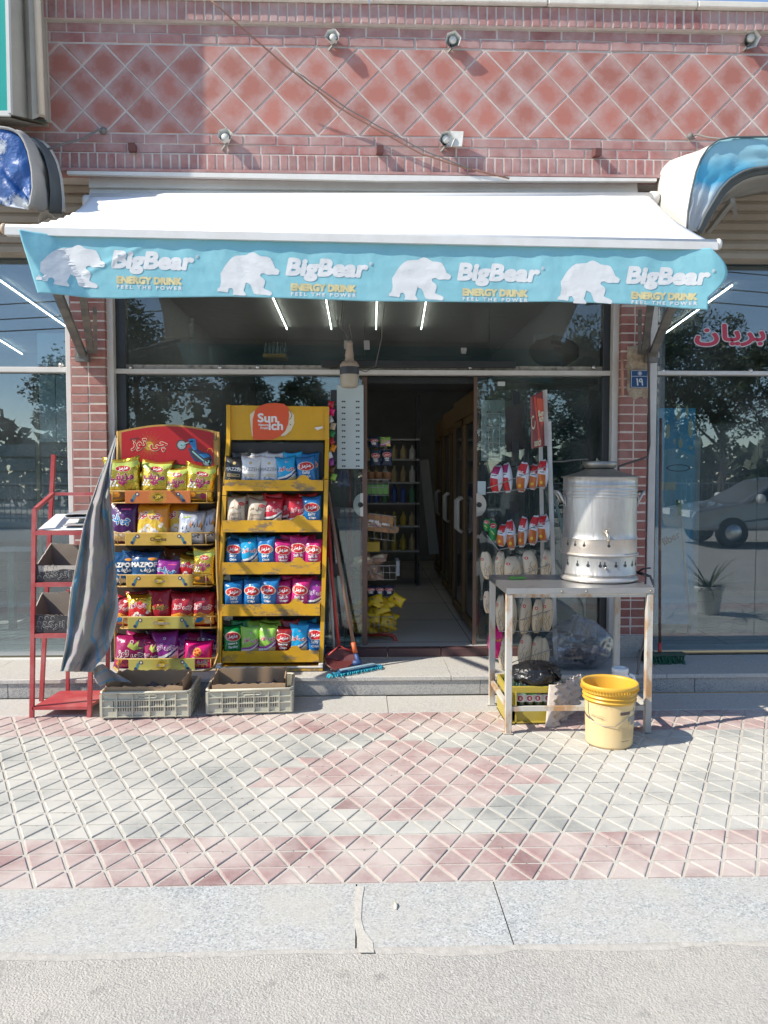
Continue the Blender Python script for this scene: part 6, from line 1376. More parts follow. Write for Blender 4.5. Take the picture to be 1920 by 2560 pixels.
# ------------------------------------------------------------------ dustpan, broom poles and mop left of the door
M8 = lambda x, y, Y: AS(780 + x / 3.687, 1100 + y / 3.687, Y)
dp = thing('dustpan', 'dark red long handled dustpan standing on the step by the door', 'dustpan', M8(250, 2080, 5.30))
pm('pan_red', (.12, .03, .03), .45, var=.1, dust=.3, dcol=(.22, .14, .12), ds=9); pm('handle_red', (.42, .05, .045), .4, var=.1)
b = MB(); pn = [M8(118, 2000, 5.36), M8(160, 1955, 5.38), M8(265, 1925, 5.40), M8(395, 1950, 5.42), M8(405, 2040, 5.38), M8(320, 2100, 5.27), M8(205, 2120, 5.22), M8(140, 2075, 5.27)]
cz_ = sum((p for p in pn), Vector()) / 8
b.add([p for p in pn] + [cz_ + Vector((0, .05, -.02))], [(i, (i + 1) % 8, 8) for i in range(8)]); b.tube(pn + [pn[0]], .007, 6); build(b, 'pan', MATS['pan_red'], dp)
b = MB(); b.tube([M8(148, 690, 5.56), M8(185, 1280, 5.50), M8(248, 1905, 5.42)], .0125, 8); build(b, 'handle', MATS['handle_red'], dp)
b = MB(); b.tube([M8(150, 1985, 5.35), M8(210, 1935, 5.38), M8(248, 1890, 5.41), M8(300, 1925, 5.40), M8(385, 1945, 5.41)], .007, 6); build(b, 'fork', MATS['handle_red'], dp)
b = MB(); b.tube([M8(155, 1070, 5.56), M8(180, 1560, 5.53), M8(205, 1990, 5.5)], .010, 8); tag(build(b, 'pole', flat('pole_white', (.55, .55, .53))), 'plain white pole leaning between the yellow stand and the dustpan', 'pole')
b = MB(); b.tube([M8(152, 980, 5.55), M8(157, 1080, 5.545)], .014, 8); tag(build(b, 'pole_sleeve', MATS['handle_red']), 'short red sleeve on top of the white pole', 'sleeve')
mo = thing('mop', 'wooden handled flat mop with a blue pad resting on the step', 'mop', M8(440, 2075, 5.30))
pm('wood_pole', (.23, .14, .10), .6, var=.15, vs=8, stretch=(40, 40, 3))
b = MB(); b.tube([M8(148, 480, 5.55), M8(260, 1180, 5.46), M8(385, 1885, 5.37)], .0125, 8); build(b, 'handle', MATS['wood_pole'], mo)
b = MB(); b.tube([M8(380, 1865, 5.372), M8(400, 1965, 5.355)], .017, 8); build(b, 'socket', flat('socket_orange', (.55, .12, .04)), mo)
b = MB(); b.tube([M8(402, 1968, 5.355), M8(420, 2020, 5.34), M8(440, 2060, 5.33)], [.014, .018, .02], 8); b.lathe([(0, -.03), (.018, -.03), (.018, .03), (0, .03)], M8(415, 2055, 5.32), 10, axis='x'); build(b, 'joint', flat('joint_blue', (.03, .07, .2)), mo)
pd = [M8(175, 2135, 5.16), M8(600, 2010, 5.40), M8(690, 2040, 5.40), M8(660, 2065, 5.36), M8(260, 2165, 5.14), M8(200, 2170, 5.12)]
for p in pd: p.z = max(p.z, ZP + .012)
def padf(u, v):
    p = pd[0].lerp(pd[1], u).lerp(pd[5].lerp(pd[3], u), v); p.z = ZP + .004 + .022 * math.sin(math.pi * v) ** .5 * (1 + .5 * noise.noise((u * 14, v * 4, 0))); return p
b = MB(); b.grid(padf, 40, 8); build(b, 'pad', flat('mop_blue', (.02, .20, .33), .9, bump=1, bs=90), mo)
b = MB(); e = pd[0]
for i in range(46):
    u = i / 45; s0 = pd[0].lerp(pd[5], (i * .37) % 1) if i < 16 else pd[5].lerp(pd[3], (i - 16) / 30); s0 = Vector((s0.x, s0.y, ZP + .014)); d_ = Vector((-.03 if i < 16 else random.uniform(-.01, .01), -.03, 0)) * random.uniform(.7, 1.2)
    b.tube([s0, s0 + d_ * .6 + Vector((0, 0, .006)), s0 + d_ + Vector((0, 0, -.010))], .0035, 5)
o = build(b, 'fringe', flat('mop_teal', (.03, .36, .46), .9), mo); o['kind'] = 'stuff'
hp_ = [padf(.16, .25), padf(.86, .25), padf(.86, .8), padf(.16, .8)]
b = MB(); b.prism([p + Vector((0, 0, .006)) for p in hp_], (0, 0, .012)); build(b, 'head_plate', flat('mop_grey', (.28, .40, .48), .4), mo)
b = MB(); b.prism([padf(.13, .1) + Vector((0, 0, .012)), padf(.28, .1) + Vector((0, 0, .012)), padf(.28, .9) + Vector((0, 0, .012)), padf(.13, .9) + Vector((0, 0, .012))], (0, 0, .008)); build(b, 'clip', flat('clip_navy', (.02, .07, .17)), mo)
# sheet of sunglasses silhouettes on the left door
pm('sheet_blue', (.50, .60, .62), .4, var=.04, dust=.2, dcol=(.6, .64, .64), ds=5)
def glasses_sheet(q0, q1, Y, label, cols, rows):
    t = thing('display_sheet', label, 'poster', (q0.x, Y, q1.z)); b = MB(); r = .012
    b.bbox(q0.x, q1.x, Y, Y + .006, q1.z, q0.z, .003); build(b, 'board', MATS['sheet_blue'], t)
    Q = Print(); W, Hh = q1.x - q0.x, q0.z - q1.z
    for i in range(rows):
        for j, u in enumerate(cols):
            x, z = q0.x + W * u, q1.z + Hh * (.80 - .77 * i / (rows - 1)); s = .0125
            Q.ell(x - s * .62, z, s * .52, s * .42, 0, 0, 9); Q.ell(x + s * .62, z, s * .52, s * .42, 0, 0, 9); Q.line([(x - s * 1.1, z + s * .35), (x + s * 1.1, z + s * .35)], s * .3, 0, 1)
    build(Q.mesh('printing', [I['dark']], on_plane(Y, .001, .0004)), 'printing', None, t)
glasses_sheet(AS(842, 962, 5.735), AS(909, 1172, 5.735), 5.735, 'pale blue sheet of small eyewear silhouettes below the bulb lamp', (.25, .78), 12)
glasses_sheet(AS(1204, 1000, 5.86), AS(1262, 1152, 5.86), 5.86, 'faint pale sheet of eyewear silhouettes behind the right door leaf', (.3, .75), 8)
p0, p1 = AS(1194, 1203, 5.79), AS(1214, 1237, 5.79); b = MB(); b.box(p0.x, p1.x, 5.788, 5.794, p1.z, p0.z); tag(build(b, 'paper_note', MATS['sheet_blue']), 'small pale note stuck on the right door leaf above its lock', 'note')

# ------------------------------------------------------------------ wire stand in the doorway
pm('tube_red', (.42, .05, .03), .4, var=.1); pm('wire', (.34, .34, .33), .4, .6)
dw = thing('wire_stand', 'red tube stand with wire baskets of snacks just inside the doorway', 'display stand', M8(600, 1900, 6.0))
b = MB(); b.tube([M8(350, 250, 6.15), M8(352, 1790, 6.12)], .022, 10); build(b, 'upright', MATS['tube_red'], dw)
b = MB(); b.tube([M8(360, 1800, 6.1), M8(500, 1795, 6.05), M8(700, 1790, 5.98), M8(755, 1810, 5.96), M8(775, 1860, 5.95), M8(780, 1915, 5.95)], .016, 8); build(b, 'foot', MATS['tube_red'], dw)
def basket(p0, p1, Y, dep, nx, nz, name='basket', par=dw, slope=0):
    b = MB(); x0, x1 = p0.x, p1.x; z0, z1 = p1.z, p0.z; r = .0028
    sl = lambda x: slope * (x - x0)
    for i in range(nx + 1):
        x = x0 + (x1 - x0) * i / nx; b.tube([(x, Y, z1 + sl(x)), (x, Y, z0 + sl(x)), (x, Y + dep, z0 + sl(x))], r, 5)
    for j in range(nz + 1):
        z = z0 + (z1 - z0) * j / nz; b.tube([(x0, Y + dep, z + sl(x0)), (x0, Y, z + sl(x0)), (x1, Y, z + sl(x1)), (x1, Y + dep, z + sl(x1))], r * (1.5 if j == nz else 1), 5)
    return build(b, name, MATS['wire'], par)
basket(M8(400, 365, 5.9), M8(705, 510, 5.9), 5.9, .25, 6, 2); basket(M8(380, 660, 5.9), M8(765, 885, 5.9), 5.9, .25, 6, 2, slope=-.12); basket(M8(420, 1160, 5.9), M8(775, 1285, 5.9), 5.9, .25, 6, 2); basket(M8(480, 1630, 5.9), M8(755, 1780, 5.9), 5.9, .25, 6, 2)
b = MB(); b.box(M8(775, 1110, 5.92).x, M8(806, 1110, 5.92).x, 5.9, 6.1, M8(790, 1250, 5.92).z, M8(790, 1110, 5.92).z); build(b, 'end_plate', flat('plate_grey', (.22, .25, .27)), dw)
DES['dusky'] = ('darkblue', lambda w, h: d_oval(w, h, 'Hot', 'Chips', False), 'dark blue chips bag'); DES['ylw'] = ('yellow', lambda w, h: (lambda p: (p.ell(.1 * w, .55 * h, .12 * w, .08 * h, ik['orange'], 0, 8), p.ell(-.1 * w, .45 * h, .1 * w, .1 * h, ik['brown'], 0, 8), p)[-1])(Print()), 'yellow packet'); DES['bread'] = ('tan', lambda w, h: (lambda p: (p.poly([(-.35 * w, .3 * h), (.35 * w, .3 * h), (.3 * w, .55 * h), (-.3 * w, .5 * h)], ik['cream'], 0), p)[-1])(Print()), 'brown bread packet')
for k, (x, y0, y1, d_) in enumerate(((585, 90, 240, 'dusky'), (690, 80, 235, 'dusky'), (570, -30, 70, 'dusky'), (675, -30, 60, 'lime'))):
    p = M8(x, y1, 5.95); bag(d_, p, .088, (y1 - y0) / 3.687 / 1923 * 5.95, ['dark blue chips bag hanging at the lower left above the doorway baskets', 'dark blue chips bag hanging at the lower right above the doorway baskets', 'dark blue chips bag in the upper pair inside the doorway', 'lime green chips bag hanging at the top of the doorway stand'][k], 2, 0, 0, k)
cu = MB(); cu.lathe([(0, 0), (.03, 0), (.034, .055), (.036, .057), (.036, .062), (0, .062)], n=14); cum = cu.mesh('cup', flat('cup_brown', (.20, .10, .05)))
for k, x in enumerate((540, 612, 690)):
    o = link('snack_cup', cum, None, M8(x, 368, 5.98)); tag(o, '%s of the three brown cups above the green carton in the doorway' % ('left', 'middle', 'right')[k], 'cup', 'brown snack cups on the doorway stand')
g0, g1 = M8(500, 410, 5.93), M8(700, 500, 5.93); b = MB(); b.bbox(g0.x, g1.x, 5.92, 6.1, g1.z, g0.z, .003); tag(build(b, 'carton', flat('carton_green', (.12, .30, .06))), 'green carton lying in the upper doorway basket', 'carton')
ct = thing('carton', 'orange brown wafer carton upside down in the second doorway basket', 'carton', M8(570, 860, 5.93)); rotm = Matrix.Rotation(R(6), 3, 'Y')
k0, k1 = M8(405, 690, 5.93), M8(745, 840, 5.93); b = MB(); b.box(k0.x, k1.x, 5.92, 6.1, k1.z, k0.z, rot=rotm); build(b, 'box', flat('carton_orange', (.40, .20, .08)), ct)
Q = Print(); cx, cz = (k0.x + k1.x) / 2, (k0.z + k1.z) / 2
for (u, tx, w, z, m) in ((-.02, 'Wafer', .085, .012, 1), (.30, 'Wafer', .06, .0, 1)): Q.text(tx, cx + u * (k1.x - k0.x), cz + z - u * .035, w, m, 2, .002, rot=math.pi - .1, mir=1)
Q.rect(cx - .05, cx + .05, cz - .03, cz - .002, 2, 1); Q.text('Papito', cx, cz - .016, .075, 3, 2, .001, rot=math.pi - .1); Q.ell(cx + .15, cz - .05, .04, .03, 4, 1, 10)
build(Q.mesh('printing', [I['orange'], I['white'], I['cream'], I['maroon'], I['brown']], on_plane(5.912, .003)), 'printing', None, ct)
rr = random.Random(11)
for k in range(16):
    p = M8(rr.uniform(430, 700), 1280 - 34 * (k // 3) * .9, 5.96 + rr.uniform(0, .12)); o = bag('bread', p, .15, .095, 'brown wrapped bread packet piled in the third doorway basket', rr.uniform(40, 80), rr.uniform(-30, 30), rr.uniform(-20, 20), k, .028, 'bread packets in the doorway basket', 'packet')
for k in range(34):
    row = k // 5; p = M8(rr.uniform(400, 735) if row < 6 else rr.uniform(520, 760), 1775 - 44 * row, 5.93 + rr.uniform(0, .13)); o = bag('ylw', p, .14, .085, 'yellow snack packet in the heap filling the lowest doorway basket', rr.uniform(10, 75), rr.uniform(-30, 30), rr.uniform(-35, 35), k, .024, 'yellow snack packets heaped in the doorway', 'packet')
for k in range(3): bag('dusky', M8(540 + 85 * k, 1440, 6.0), .085, .085, '%s dark packet between the bread and the yellow packets' % ('left', 'middle', 'right')[k], 5, 0, 0, k, .03)
yc0, yc1 = M8(500, 940, 6.0), M8(625, 1030, 6.0); b = MB(); b.bbox(yc0.x, yc1.x, 6.0, 6.06, yc1.z, yc0.z, .003); tag(build(b, 'small_carton', flat('carton_ylw', (.40, .28, .02))), 'yellow carton standing behind the bread packets in the doorway', 'carton')
# grey cartons and counter seen through the left glass
for k, (a_, c_, lab) in enumerate(((M8(190, 1140, 6.05), M8(310, 1250, 6.05), 'upper white carton with a dark hole behind the broom poles'), (M8(185, 1260, 6.05), M8(300, 1590, 6.05), 'tall white carton in the middle of the pile behind the broom poles'), (M8(180, 1600, 6.05), M8(295, 1930, 6.05), 'lowest white carton of the pile behind the broom poles'))):
    b = MB(); b.bbox(a_.x, c_.x, 6.05, 6.3, max(c_.z, ZI + .001), a_.z, .003); tag(build(b, 'carton', flat('carton_white', (.30, .32, .32))), lab, 'carton')

# packets hanging beside the door, behind the yellow stand
hs_ = thing('packet_strip', 'narrow strip of small coloured packets hanging between the yellow stand and the door', 'packets', AS(829, 1010, 5.68))
b = MB(); b.tube([AS(826, 985, 5.69), AS(829, 1210, 5.69)], .003, 5); build(b, 'hanger', MATS['wire'], hs_)
rr = random.Random(21)
for k in range(11):
    p = AS(829 + rr.uniform(-4, 4), 1020 + 18 * k, 5.68); q = Bag(.045, .052, .012, k + 1, 'red'); me = q.mesh('packet', F[['red', 'hotpink', 'silver', 'kraft', 'green', 'crimson', 'orange', 'white', 'violet', 'brown', 'lime'][k]])
    o = link('packet', me, hs_, p); o.rotation_euler = (R(rr.uniform(-12, 4)), R(rr.uniform(-25, 25)), R(rr.uniform(-20, 20)))
pk = AS(858, 1196, 5.9); b = MB(); b.grid(lambda u, v: (pk.x + .09 * (u - .5) + .006 * noise.noise((u * 5, v * 5, 2)), pk.y + .015 * noise.noise((u * 6, v * 3, 5)), pk.z + .13 * (v - .5)), 10, 10); o = build(b, 'purple_packet', flat('lilac', (.30, .24, .48), .4)); m = o.modifiers.new('thick', 'SOLIDIFY'); m.thickness = .02; tag(o, 'lilac packet hanging under the eyewear sheet behind the left door leaf', 'packet')
# ------------------------------------------------------------------ metal table with the tea boiler
T8 = lambda x, y, Y: AS(1180 + x / 2.212, 900 + y / 2.212, Y)
T4 = lambda x, y, Y: AS(1200 + x / 3.607, 1450 + y / 3.607, Y)
pm('leg_white', (.52, .51, .47), .5, var=.06, vs=6, dust=.25, dcol=(.45, .40, .34), ds=5, d2=(.9, (.40, .22, .09), 5.0, .49, .60), stretch=(1.5, 1.5, .6))
pm('table_steel', (.46, .47, .48), .36, .85, var=.08, vs=4, bump=.12, bs=9, bdist=.006, d2=(.5, (.16, .15, .14), 9, .55, .72))
pm('galvanised', (.47, .465, .45), .47, .72, var=.10, vs=5, stretch=(6, 6, .8), dust=.45, dcol=(.33, .30, .26), ds=5, bump=.25, bs=5, bdist=.02, d2=(.45, (.24, .22, .19), 4.5, .57, .72))
pm('galvanised_worn', (.55, .53, .50), .47, .65, var=.12, vs=6, dust=.45, dcol=(.50, .38, .28), ds=8, d2=(.5, (.25, .16, .10), 10, .58, .72), stretch=(2, 2, 1))
pm('dull_metal', (.34, .32, .28), .45, .8, var=.15, vs=9, dust=.4, dcol=(.25, .22, .18), ds=9)
YT0, YT1 = 4.345, 4.94; ZT = .848
tl, tr_ = T8(190, 1268, YT0), T8(1008, 1272, YT0); X0, X1 = tl.x, tr_.x
tb_ = thing('steel_table', 'worn steel topped table on rusty white legs carrying the tea boiler', 'table', ((X0 + X1) / 2, (YT0 + YT1) / 2, 0))
def topf(u, v): return (X0 + (X1 - X0) * u, YT0 + (YT1 - YT0) * v, ZT + .002 * noise.noise((u * 5, v * 4, 1)))
b = MB(); b.grid(topf, 24, 12); b.grid(lambda u, v: (X0 + (X1 - X0) * u, YT0 - .001 + .003 * noise.noise((u * 14, v * 2, 3)) * v, ZT - .034 * v + .002 * noise.noise((u * 5, 0, 1)) * (1 - v)), 60, 3)
b.add([(X0, YT0, ZT), (X0, YT1, ZT), (X0, YT1, ZT - .034), (X0, YT0, ZT - .034)], [(0, 1, 2, 3)]); b.add([(X1, YT0, ZT), (X1, YT1, ZT), (X1, YT1, ZT - .034), (X1, YT0, ZT - .034)], [(0, 1, 2, 3)]); build(b, 'tabletop', MATS['table_steel'], tb_)
lw_ = .036
for (x, y) in ((X0 + .002, YT0 + .003), (X1 - .002 - lw_, YT0 + .003), (X0 + .002, YT1 - .04), (X1 - .002 - lw_, YT1 - .04)):
    b = MB(); b.bbox(x, x + lw_, y, y + lw_, .004, ZT - .036, .002); b.box(x - .012, x + lw_ + .008, y - .006, y + lw_ + .006, .0015, .005); build(b, 'leg', MATS['leg_white'], tb_)
zs_ = T8(600, 1930, YT0).z
for p, q in (((X0 + .038, YT0 + .02, zs_), (X1 - .04, YT0 + .02, zs_)), ((X0 + .018, YT0 + .04, zs_ + .01), (X0 + .018, YT1 - .04, zs_ + .012)), ((X1 - .018, YT0 + .04, zs_), (X1 - .018, YT1 - .04, zs_ + .01))):
    b = MB(); b.bar(p, q, .022, .026); build(b, 'stretcher', MATS['leg_white'], tb_)
for p, q in (((X0 + .038, YT0 + .024, ZT - .047), (X1 - .04, YT0 + .024, ZT - .047)), ((X0 + .038, YT1 - .024, ZT - .05), (X1 - .04, YT1 - .024, ZT - .05))):
    b = MB(); b.bar(p, q, .02, .02); build(b, 'rail', MATS['leg_white'], tb_)
for px in (T4(960, 105, YT0), T4(1540, 100, YT0), T4(740, 105, YT0)):
    b = MB(); b.lathe([(0, -.006), (.006, -.006), (.009, 0), (0, 0)], px + Vector((0, -.002, 0)), 8, axis='y'); build(b, 'rivet', MATS['dull_metal'], tb_)
# boiler
YD = 4.70; RD = .2235
DX = AS(1498.5, 1300, YD).x; zD = lambda y: AS(1498.5, 900 + y / 2.212, YD).z
bo = thing('tea_boiler', 'large round galvanised tea boiler with a brass tap on the steel table', 'boiler', (DX, YD, ZT))
def lat(name, prof, mat, par=bo, n=64, wob=.012):
    b = MB(); b.lathe(prof, (DX, YD, 0), n, wob=wob); return build(b, name, MATS[mat], par)
z0 = ZT + .004
lat('base_ring', [(RD + .004, z0), (RD + .012, z0 + .006), (RD + .010, z0 + .018), (RD - .002, z0 + .030)], 'galvanised_worn')
zA, zB, zC_, zE, zT_ = zD(1170), zD(1062), zD(976), zD(752), zD(648)
lat('lower_drum', [(RD - .004, z0 + .026), (RD - .003, zA - .004), (RD + .001, zA), (RD - .002, zA + .004), (RD - .001, zB - .012)], 'galvanised')
fl2 = lat('flange', [(RD - .001, zB - .012), (RD + .010, zB - .006), (RD + .011, zB + .002), (RD + .002, zB + .008)], 'galvanised_worn')
lat('middle_drum', [(RD + .001, zB + .006), (RD - .001, zC_ - .006), (RD + .004, zC_ - .002)], 'galvanised_worn')
prof = [(RD + .004, zC_ - .002), (RD + .001, zC_ + .006)]
for k in range(14): prof.append((RD - .003, zC_ + .02 + (zE - zC_ - .03) * k / 13))
for zr in (752, 737, 718, 690): prof += [(RD - .003, zD(zr) - .006), (RD + .002, zD(zr)), (RD - .003, zD(zr) + .006)]
prof += [(RD - .002, zT_ - .01), (RD + .002, zT_ - .002)]
lat('upper_drum', prof, 'galvanised')
lat('lid', [(RD + .012, zT_ - .002), (RD + .014, zT_ + .003), (RD - .01, zT_ + .008), (RD * .66, zT_ + .026), (RD * .42, zT_ + .046), (RD * .40, zT_ + .05)], 'dull_metal', wob=.02)
zb1, zb2 = zD(603), zD(562)
bw = MB(); bw.lathe([(0, zb1), (RD * .36, zb1), (RD * .42, zb1 + .012), (RD * .485, zb2), (RD * .475, zb2), (RD * .41, zb1 + .016), (0, zb1 + .008)], (DX + .0, YD, 0), 40); tag(build(bw, 'metal_bowl', MATS['dull_metal']), 'small dented metal bowl sitting on the lid of the tea boiler', 'bowl')
def hole(theta, z, s, key):                             # dark keyhole shaped vents cut through the skirt
    c, si = math.cos(theta), math.sin(theta); b = MB(); r = RD + .0006
    pts = [(s * .42 * math.cos(a), s * .42 * math.sin(a) - s * .30) for a in [math.pi * 2 * i / 12 for i in range(12)]]
    pts = [(-.10 * s, .65 * s), (.10 * s, .65 * s), (.13 * s, .05 * s), (.42 * s, -.25 * s), (.30 * s, -.6 * s), (0, -.72 * s), (-.30 * s, -.6 * s), (-.42 * s, -.25 * s), (-.13 * s, .05 * s)]
    P = []
    for dx, dz in pts:
        a = theta + dx / r; P.append((DX + r * math.cos(a), YD + r * math.sin(a), z + dz))
    b.add(P, [tuple(range(len(P)))]); return b
for row, (py, ths, s) in enumerate(((1105, (515, 550, 595, 652, 675, 735, 791, 840, 869, 895), .026), (1000, (515, 540, 577, 890, 695), .024))):
    for x in ths:
        sn = (x - 705) / 199.0
        if abs(sn) > .985: continue
        th = math.asin(sn) - math.pi / 2; hb = hole(th, AS(1498, 900 + (py - 8 * (1 - abs(sn)) * 0) / 2.212, YD).z - .004, s, 0)
        build(hb, 'vent_hole', MATS['dark_frame'], bo)
tp = T8(737, 955, YD - RD - .012)
b = MB(); b.tube([(tp.x, YD - RD + .004, tp.z), (tp.x, YD - RD - .03, tp.z), (tp.x, YD - RD - .055, tp.z - .008)], [.009, .011, .012], 10); b.tube([(tp.x, YD - RD - .045, tp.z + .004), (tp.x + .002, YD - RD - .06, tp.z - .02), (tp.x + .004, YD - RD - .062, tp.z - .05)], [.011, .010, .008], 10)
pm('brass_grey', (.55, .50, .42), .35, .9, var=.1); tpp = build(b, 'tap', MATS['brass_grey'], bo)
b = MB(); b.tube([(tp.x, YD - RD - .04, tp.z), (tp.x, YD - RD - .04, tp.z + .018)], .006, 8); b.bar((tp.x - .016, YD - RD - .042, tp.z + .02), (tp.x + .022, YD - RD - .036, tp.z + .022), .008); build(b, 'tap_handle', MATS['brass_grey'], tpp)
for s in (-1, 1):
    hx_ = DX + s * RD; hz_ = zD(745)
    b = MB(); b.tube([(hx_, YD - .03, hz_ - .055), (hx_ + s * .018, YD - .03, hz_ - .02), (hx_ + s * .035, YD - .03, hz_ + .012), (hx_ + s * .045, YD - .02, hz_ + .02), (hx_ + s * .045, YD + .05, hz_ + .02), (hx_ + s * .02, YD + .06, hz_ - .01), (hx_, YD + .06, hz_ - .05)], .009, 8); b.bar((hx_ - s * .002, YD - .03, hz_ - .07), (hx_ + s * .004, YD - .03, hz_ - .01), .006, .03); build(b, 'handle', MATS['galvanised'], bo)
b = MB(); b.lathe([(0, -.004), (.008, -.004), (.008, 0), (0, 0)], T8(740, 1152, YD - RD - .002), 10, axis='y'); build(b, 'screw', MATS['brass_grey'], bo)
b = MB(); b.tube([T8(905, 1175, 4.75), T8(930, 1180, 4.72), T8(945, 1184, 4.68)], .010, 8); b.tube([T8(918, 1172, 4.72), T8(945, 1155, 4.7), T8(988, 1150, 4.68)], .006, 6); build(b, 'gas_valve', MATS['dark_frame'], bo)
cable([T8(945, 1184, 4.68), T8(985, 1195, 4.62), T8(1002, 1235, 4.56), T8(1003, 1290, 4.5), T8(985, 1400, 4.75), T8(950, 1560, 5.05), T8(925, 1650, 5.1), T8(915, 1740, 5.08)], .008, 'cable_grey', 'black gas hose leading from the boiler down behind the table leg', 36)
g = T8(245, 1208, 4.75); b = MB(); b.box(g.x - .05, g.x + .05, 4.70, 4.745, ZT + .004, ZT + .014, rot=Matrix.Rotation(R(5), 3, 'Z')); tag(build(b, 'green_lighter', flat('lighter', (.15, .45, .08), .3)), 'bright green flat thing at the left rear of the steel table', 'sponge')
# ------------------------------------------------------------------ yellow bottle crate, bags, egg tray
pm('crate_yellow', (.42, .33, .045), .4, var=.06, vs=6, dust=.3, dcol=(.36, .30, .12), ds=7)
YC = 4.53; c0, c1 = T4(232, 1330, YC), T4(690, 1335, YC); hC = T4(400, 962, YC).z; D_ = .30
yc = thing('bottle_crate', 'yellow plastic bottle crate under the left of the steel table', 'crate', (c0.x, YC, 0))
x0, x1 = c0.x, c1.x; W = x1 - x0
fw = link('front_wall', None, yc, (x0, YC, 0)); b = MB()
b.bbox(x0, x1, YC, YC + .014, hC - .040, hC, .003); b.box(x0, x1, YC + .002, YC + .012, .004, T4(400, 1140, YC).z)
b.box(x0, x0 + W * .19, YC + .002, YC + .012, .02, hC - .02); b.box(x1 - W * .05, x1, YC + .002, YC + .012, .02, hC - .02); build(b, 'panel', MATS['crate_yellow'], fw)
b = MB()
for u in (.02, .10, .19, .95): b.box(x0 + W * u - .004, x0 + W * u + .004, YC - .012, YC + .003, .006, hC - .03)
b.box(x0, x1, YC - .012, YC + .003, .006, .014); build(b, 'ribs', MATS['crate_yellow'], fw)
for nm, (a_, c_, e_, f_) in (('side_wall', (x0, x0 + .012, YC + .014, YC + D_)), ('side_wall', (x1 - .012, x1, YC + .014, YC + D_)), ('back_wall', (x0 + .012, x1 - .012, YC + D_ - .012, YC + D_))):
    b = MB(); b.box(a_, c_, e_, f_, .004, .11); b.box(a_, c_, e_, f_, hC - .05, hC)
    if nm == 'side_wall':
        for y in (e_, (e_ + f_) / 2, f_ - .02): b.box(a_ + .001, c_ - .001, y, y + .02, .11, hC - .05)
    build(b, nm, MATS['crate_yellow'], yc)
b = MB(); b.box(x0, x1, YC + .012, YC + D_, .002, .012); build(b, 'bottom', MATS['crate_yellow'], yc)
glass('bottle_clear', (.78, .86, .84), .10, .03); glass('bottle_green', (.12, .70, .25), .10, .03)
bp = [(0, 0), (.030, 0), (.032, .01), (.032, .155), (.026, .185), (.014, .215), (.0125, .245), (.015, .248), (.015, .258), (.011, .258), (.011, .245)]
lab_r = flat('label_red', (.50, .02, .06)); bml = {}
for kk in ('bottle_clear', 'bottle_green'):
    b = MB(); b.lathe(bp, n=16); bml[kk] = b.mesh('bottle', MATS[kk])
lm = MB(); lm.lathe([(.0328, .112), (.0328, .155)], n=20); lmm = lm.mesh('label', I['white'])
Qp = Print(); Qp.ell(0, .134, .016, .016, 0, 0, 16); Qp.text('8', 0, .134, .010, 1, 1, .001); qm = Qp.mesh('emblem', [lab_r, I['white']], lambda x, z, lv: (.0335 * math.sin(x / .0335), -.0335 * math.cos(x / .0335) - .0006 * lv, z), .006)
n_ = 0
for j in range(3):
    for i in range(5):
        kk = 'bottle_green' if (i, j) in ((1, 1), (2, 0), (0, 2), (3, 2)) else 'bottle_clear'
        o = link('glass_bottle', bml[kk], None, (x0 + W * (.15 + .175 * i), YC + .055 + .088 * j, .013)); n_ += 1; o.rotation_euler.z = random.uniform(-.4, .4)
        tag(o, '%s glass bottle, %s from the left in the %s row of the yellow crate' % ('green' if kk[7] == 'g' else 'clear', ORD[i], ('front', 'middle', 'rear')[j]), 'bottle', 'bottles in the yellow crate')
        if j == 0:
            for nm, me in (('label', lmm), ('emblem', qm)):
                c = bpy.data.objects.new(nm, me); COL.objects.link(c); c.parent = o
pm('bin_bag_black', (.012, .012, .014), .28, var=.2, vs=6, bump=1.0, bs=16, bdist=.02, spec=.6)
def blob(name, c, rx, ry, rz, mat, label, cat, sd, knot=None, n=56, m_=34, wr_=.12, fl=.5):
    b = MB()
    def f(u, v):
        a = 2 * math.pi * u; ph = math.pi * v; x, y, z = math.cos(a) * math.sin(ph), math.sin(a) * math.sin(ph), math.cos(ph)
        q = 1 + wr_ * noise.noise((x * 2 + sd, y * 2, z * 2)) + wr_ * .6 * noise.noise((x * 5 + sd, y * 5, z * 5)) + wr_ * .35 * (1 - abs(noise.noise((x * 7, y * 7 + sd, z * 9))) * 4)
        if knot:                                       # gathered folds running to the knot
            kd = Vector(knot); d_ = Vector((x, y, z)) - kd; e = math.exp(-d_.length_squared / .5); an = math.atan2(d_.dot(kd.orthogonal().normalized()), d_.dot(kd.cross(kd.orthogonal()).normalized())); q += .10 * e * math.sin(an * 9 + sd) + .22 * math.exp(-d_.length_squared / .02)
        zz_ = z if z > -fl else -fl + (z + fl) * .15
        return (c[0] + rx * x * q, c[1] + ry * y * q, c[2] + rz * zz_ * q)
    b.grid(f, n, m_); o = build(b, name, MATS[mat]); weld(o, 1e-4); tag(o, label, cat); return o
bc_ = T4(490, 830, 4.66); blob('rubbish_bag', (bc_.x, 4.66, bc_.z - .012), .155, .13, .078, 'bin_bag_black', 'shiny black rubbish bag lying on the bottles of the yellow crate', 'bag', 3.2, (.72, -.35, .55))
b = MB(); k0_ = T4(600, 760, 4.6)
b.grid(lambda u, v: (lambda p: (p.x, 4.58 + .03 * noise.noise((u * 5, v * 5, 1)) - .03 * math.sin(u * 7), p.z))(T4(585 + 60 * v + 110 * u * v + 10 * u, 745 + 170 * v * (.6 + .4 * u) + 15 * u, 4.6)), 10, 16); build(b, 'bag_neck', MATS['bin_bag_black'], bpy.data.objects['rubbish_bag'], None)
glass('clear_film', (.82, .84, .86), .08, .24, (.70, .72, .76))
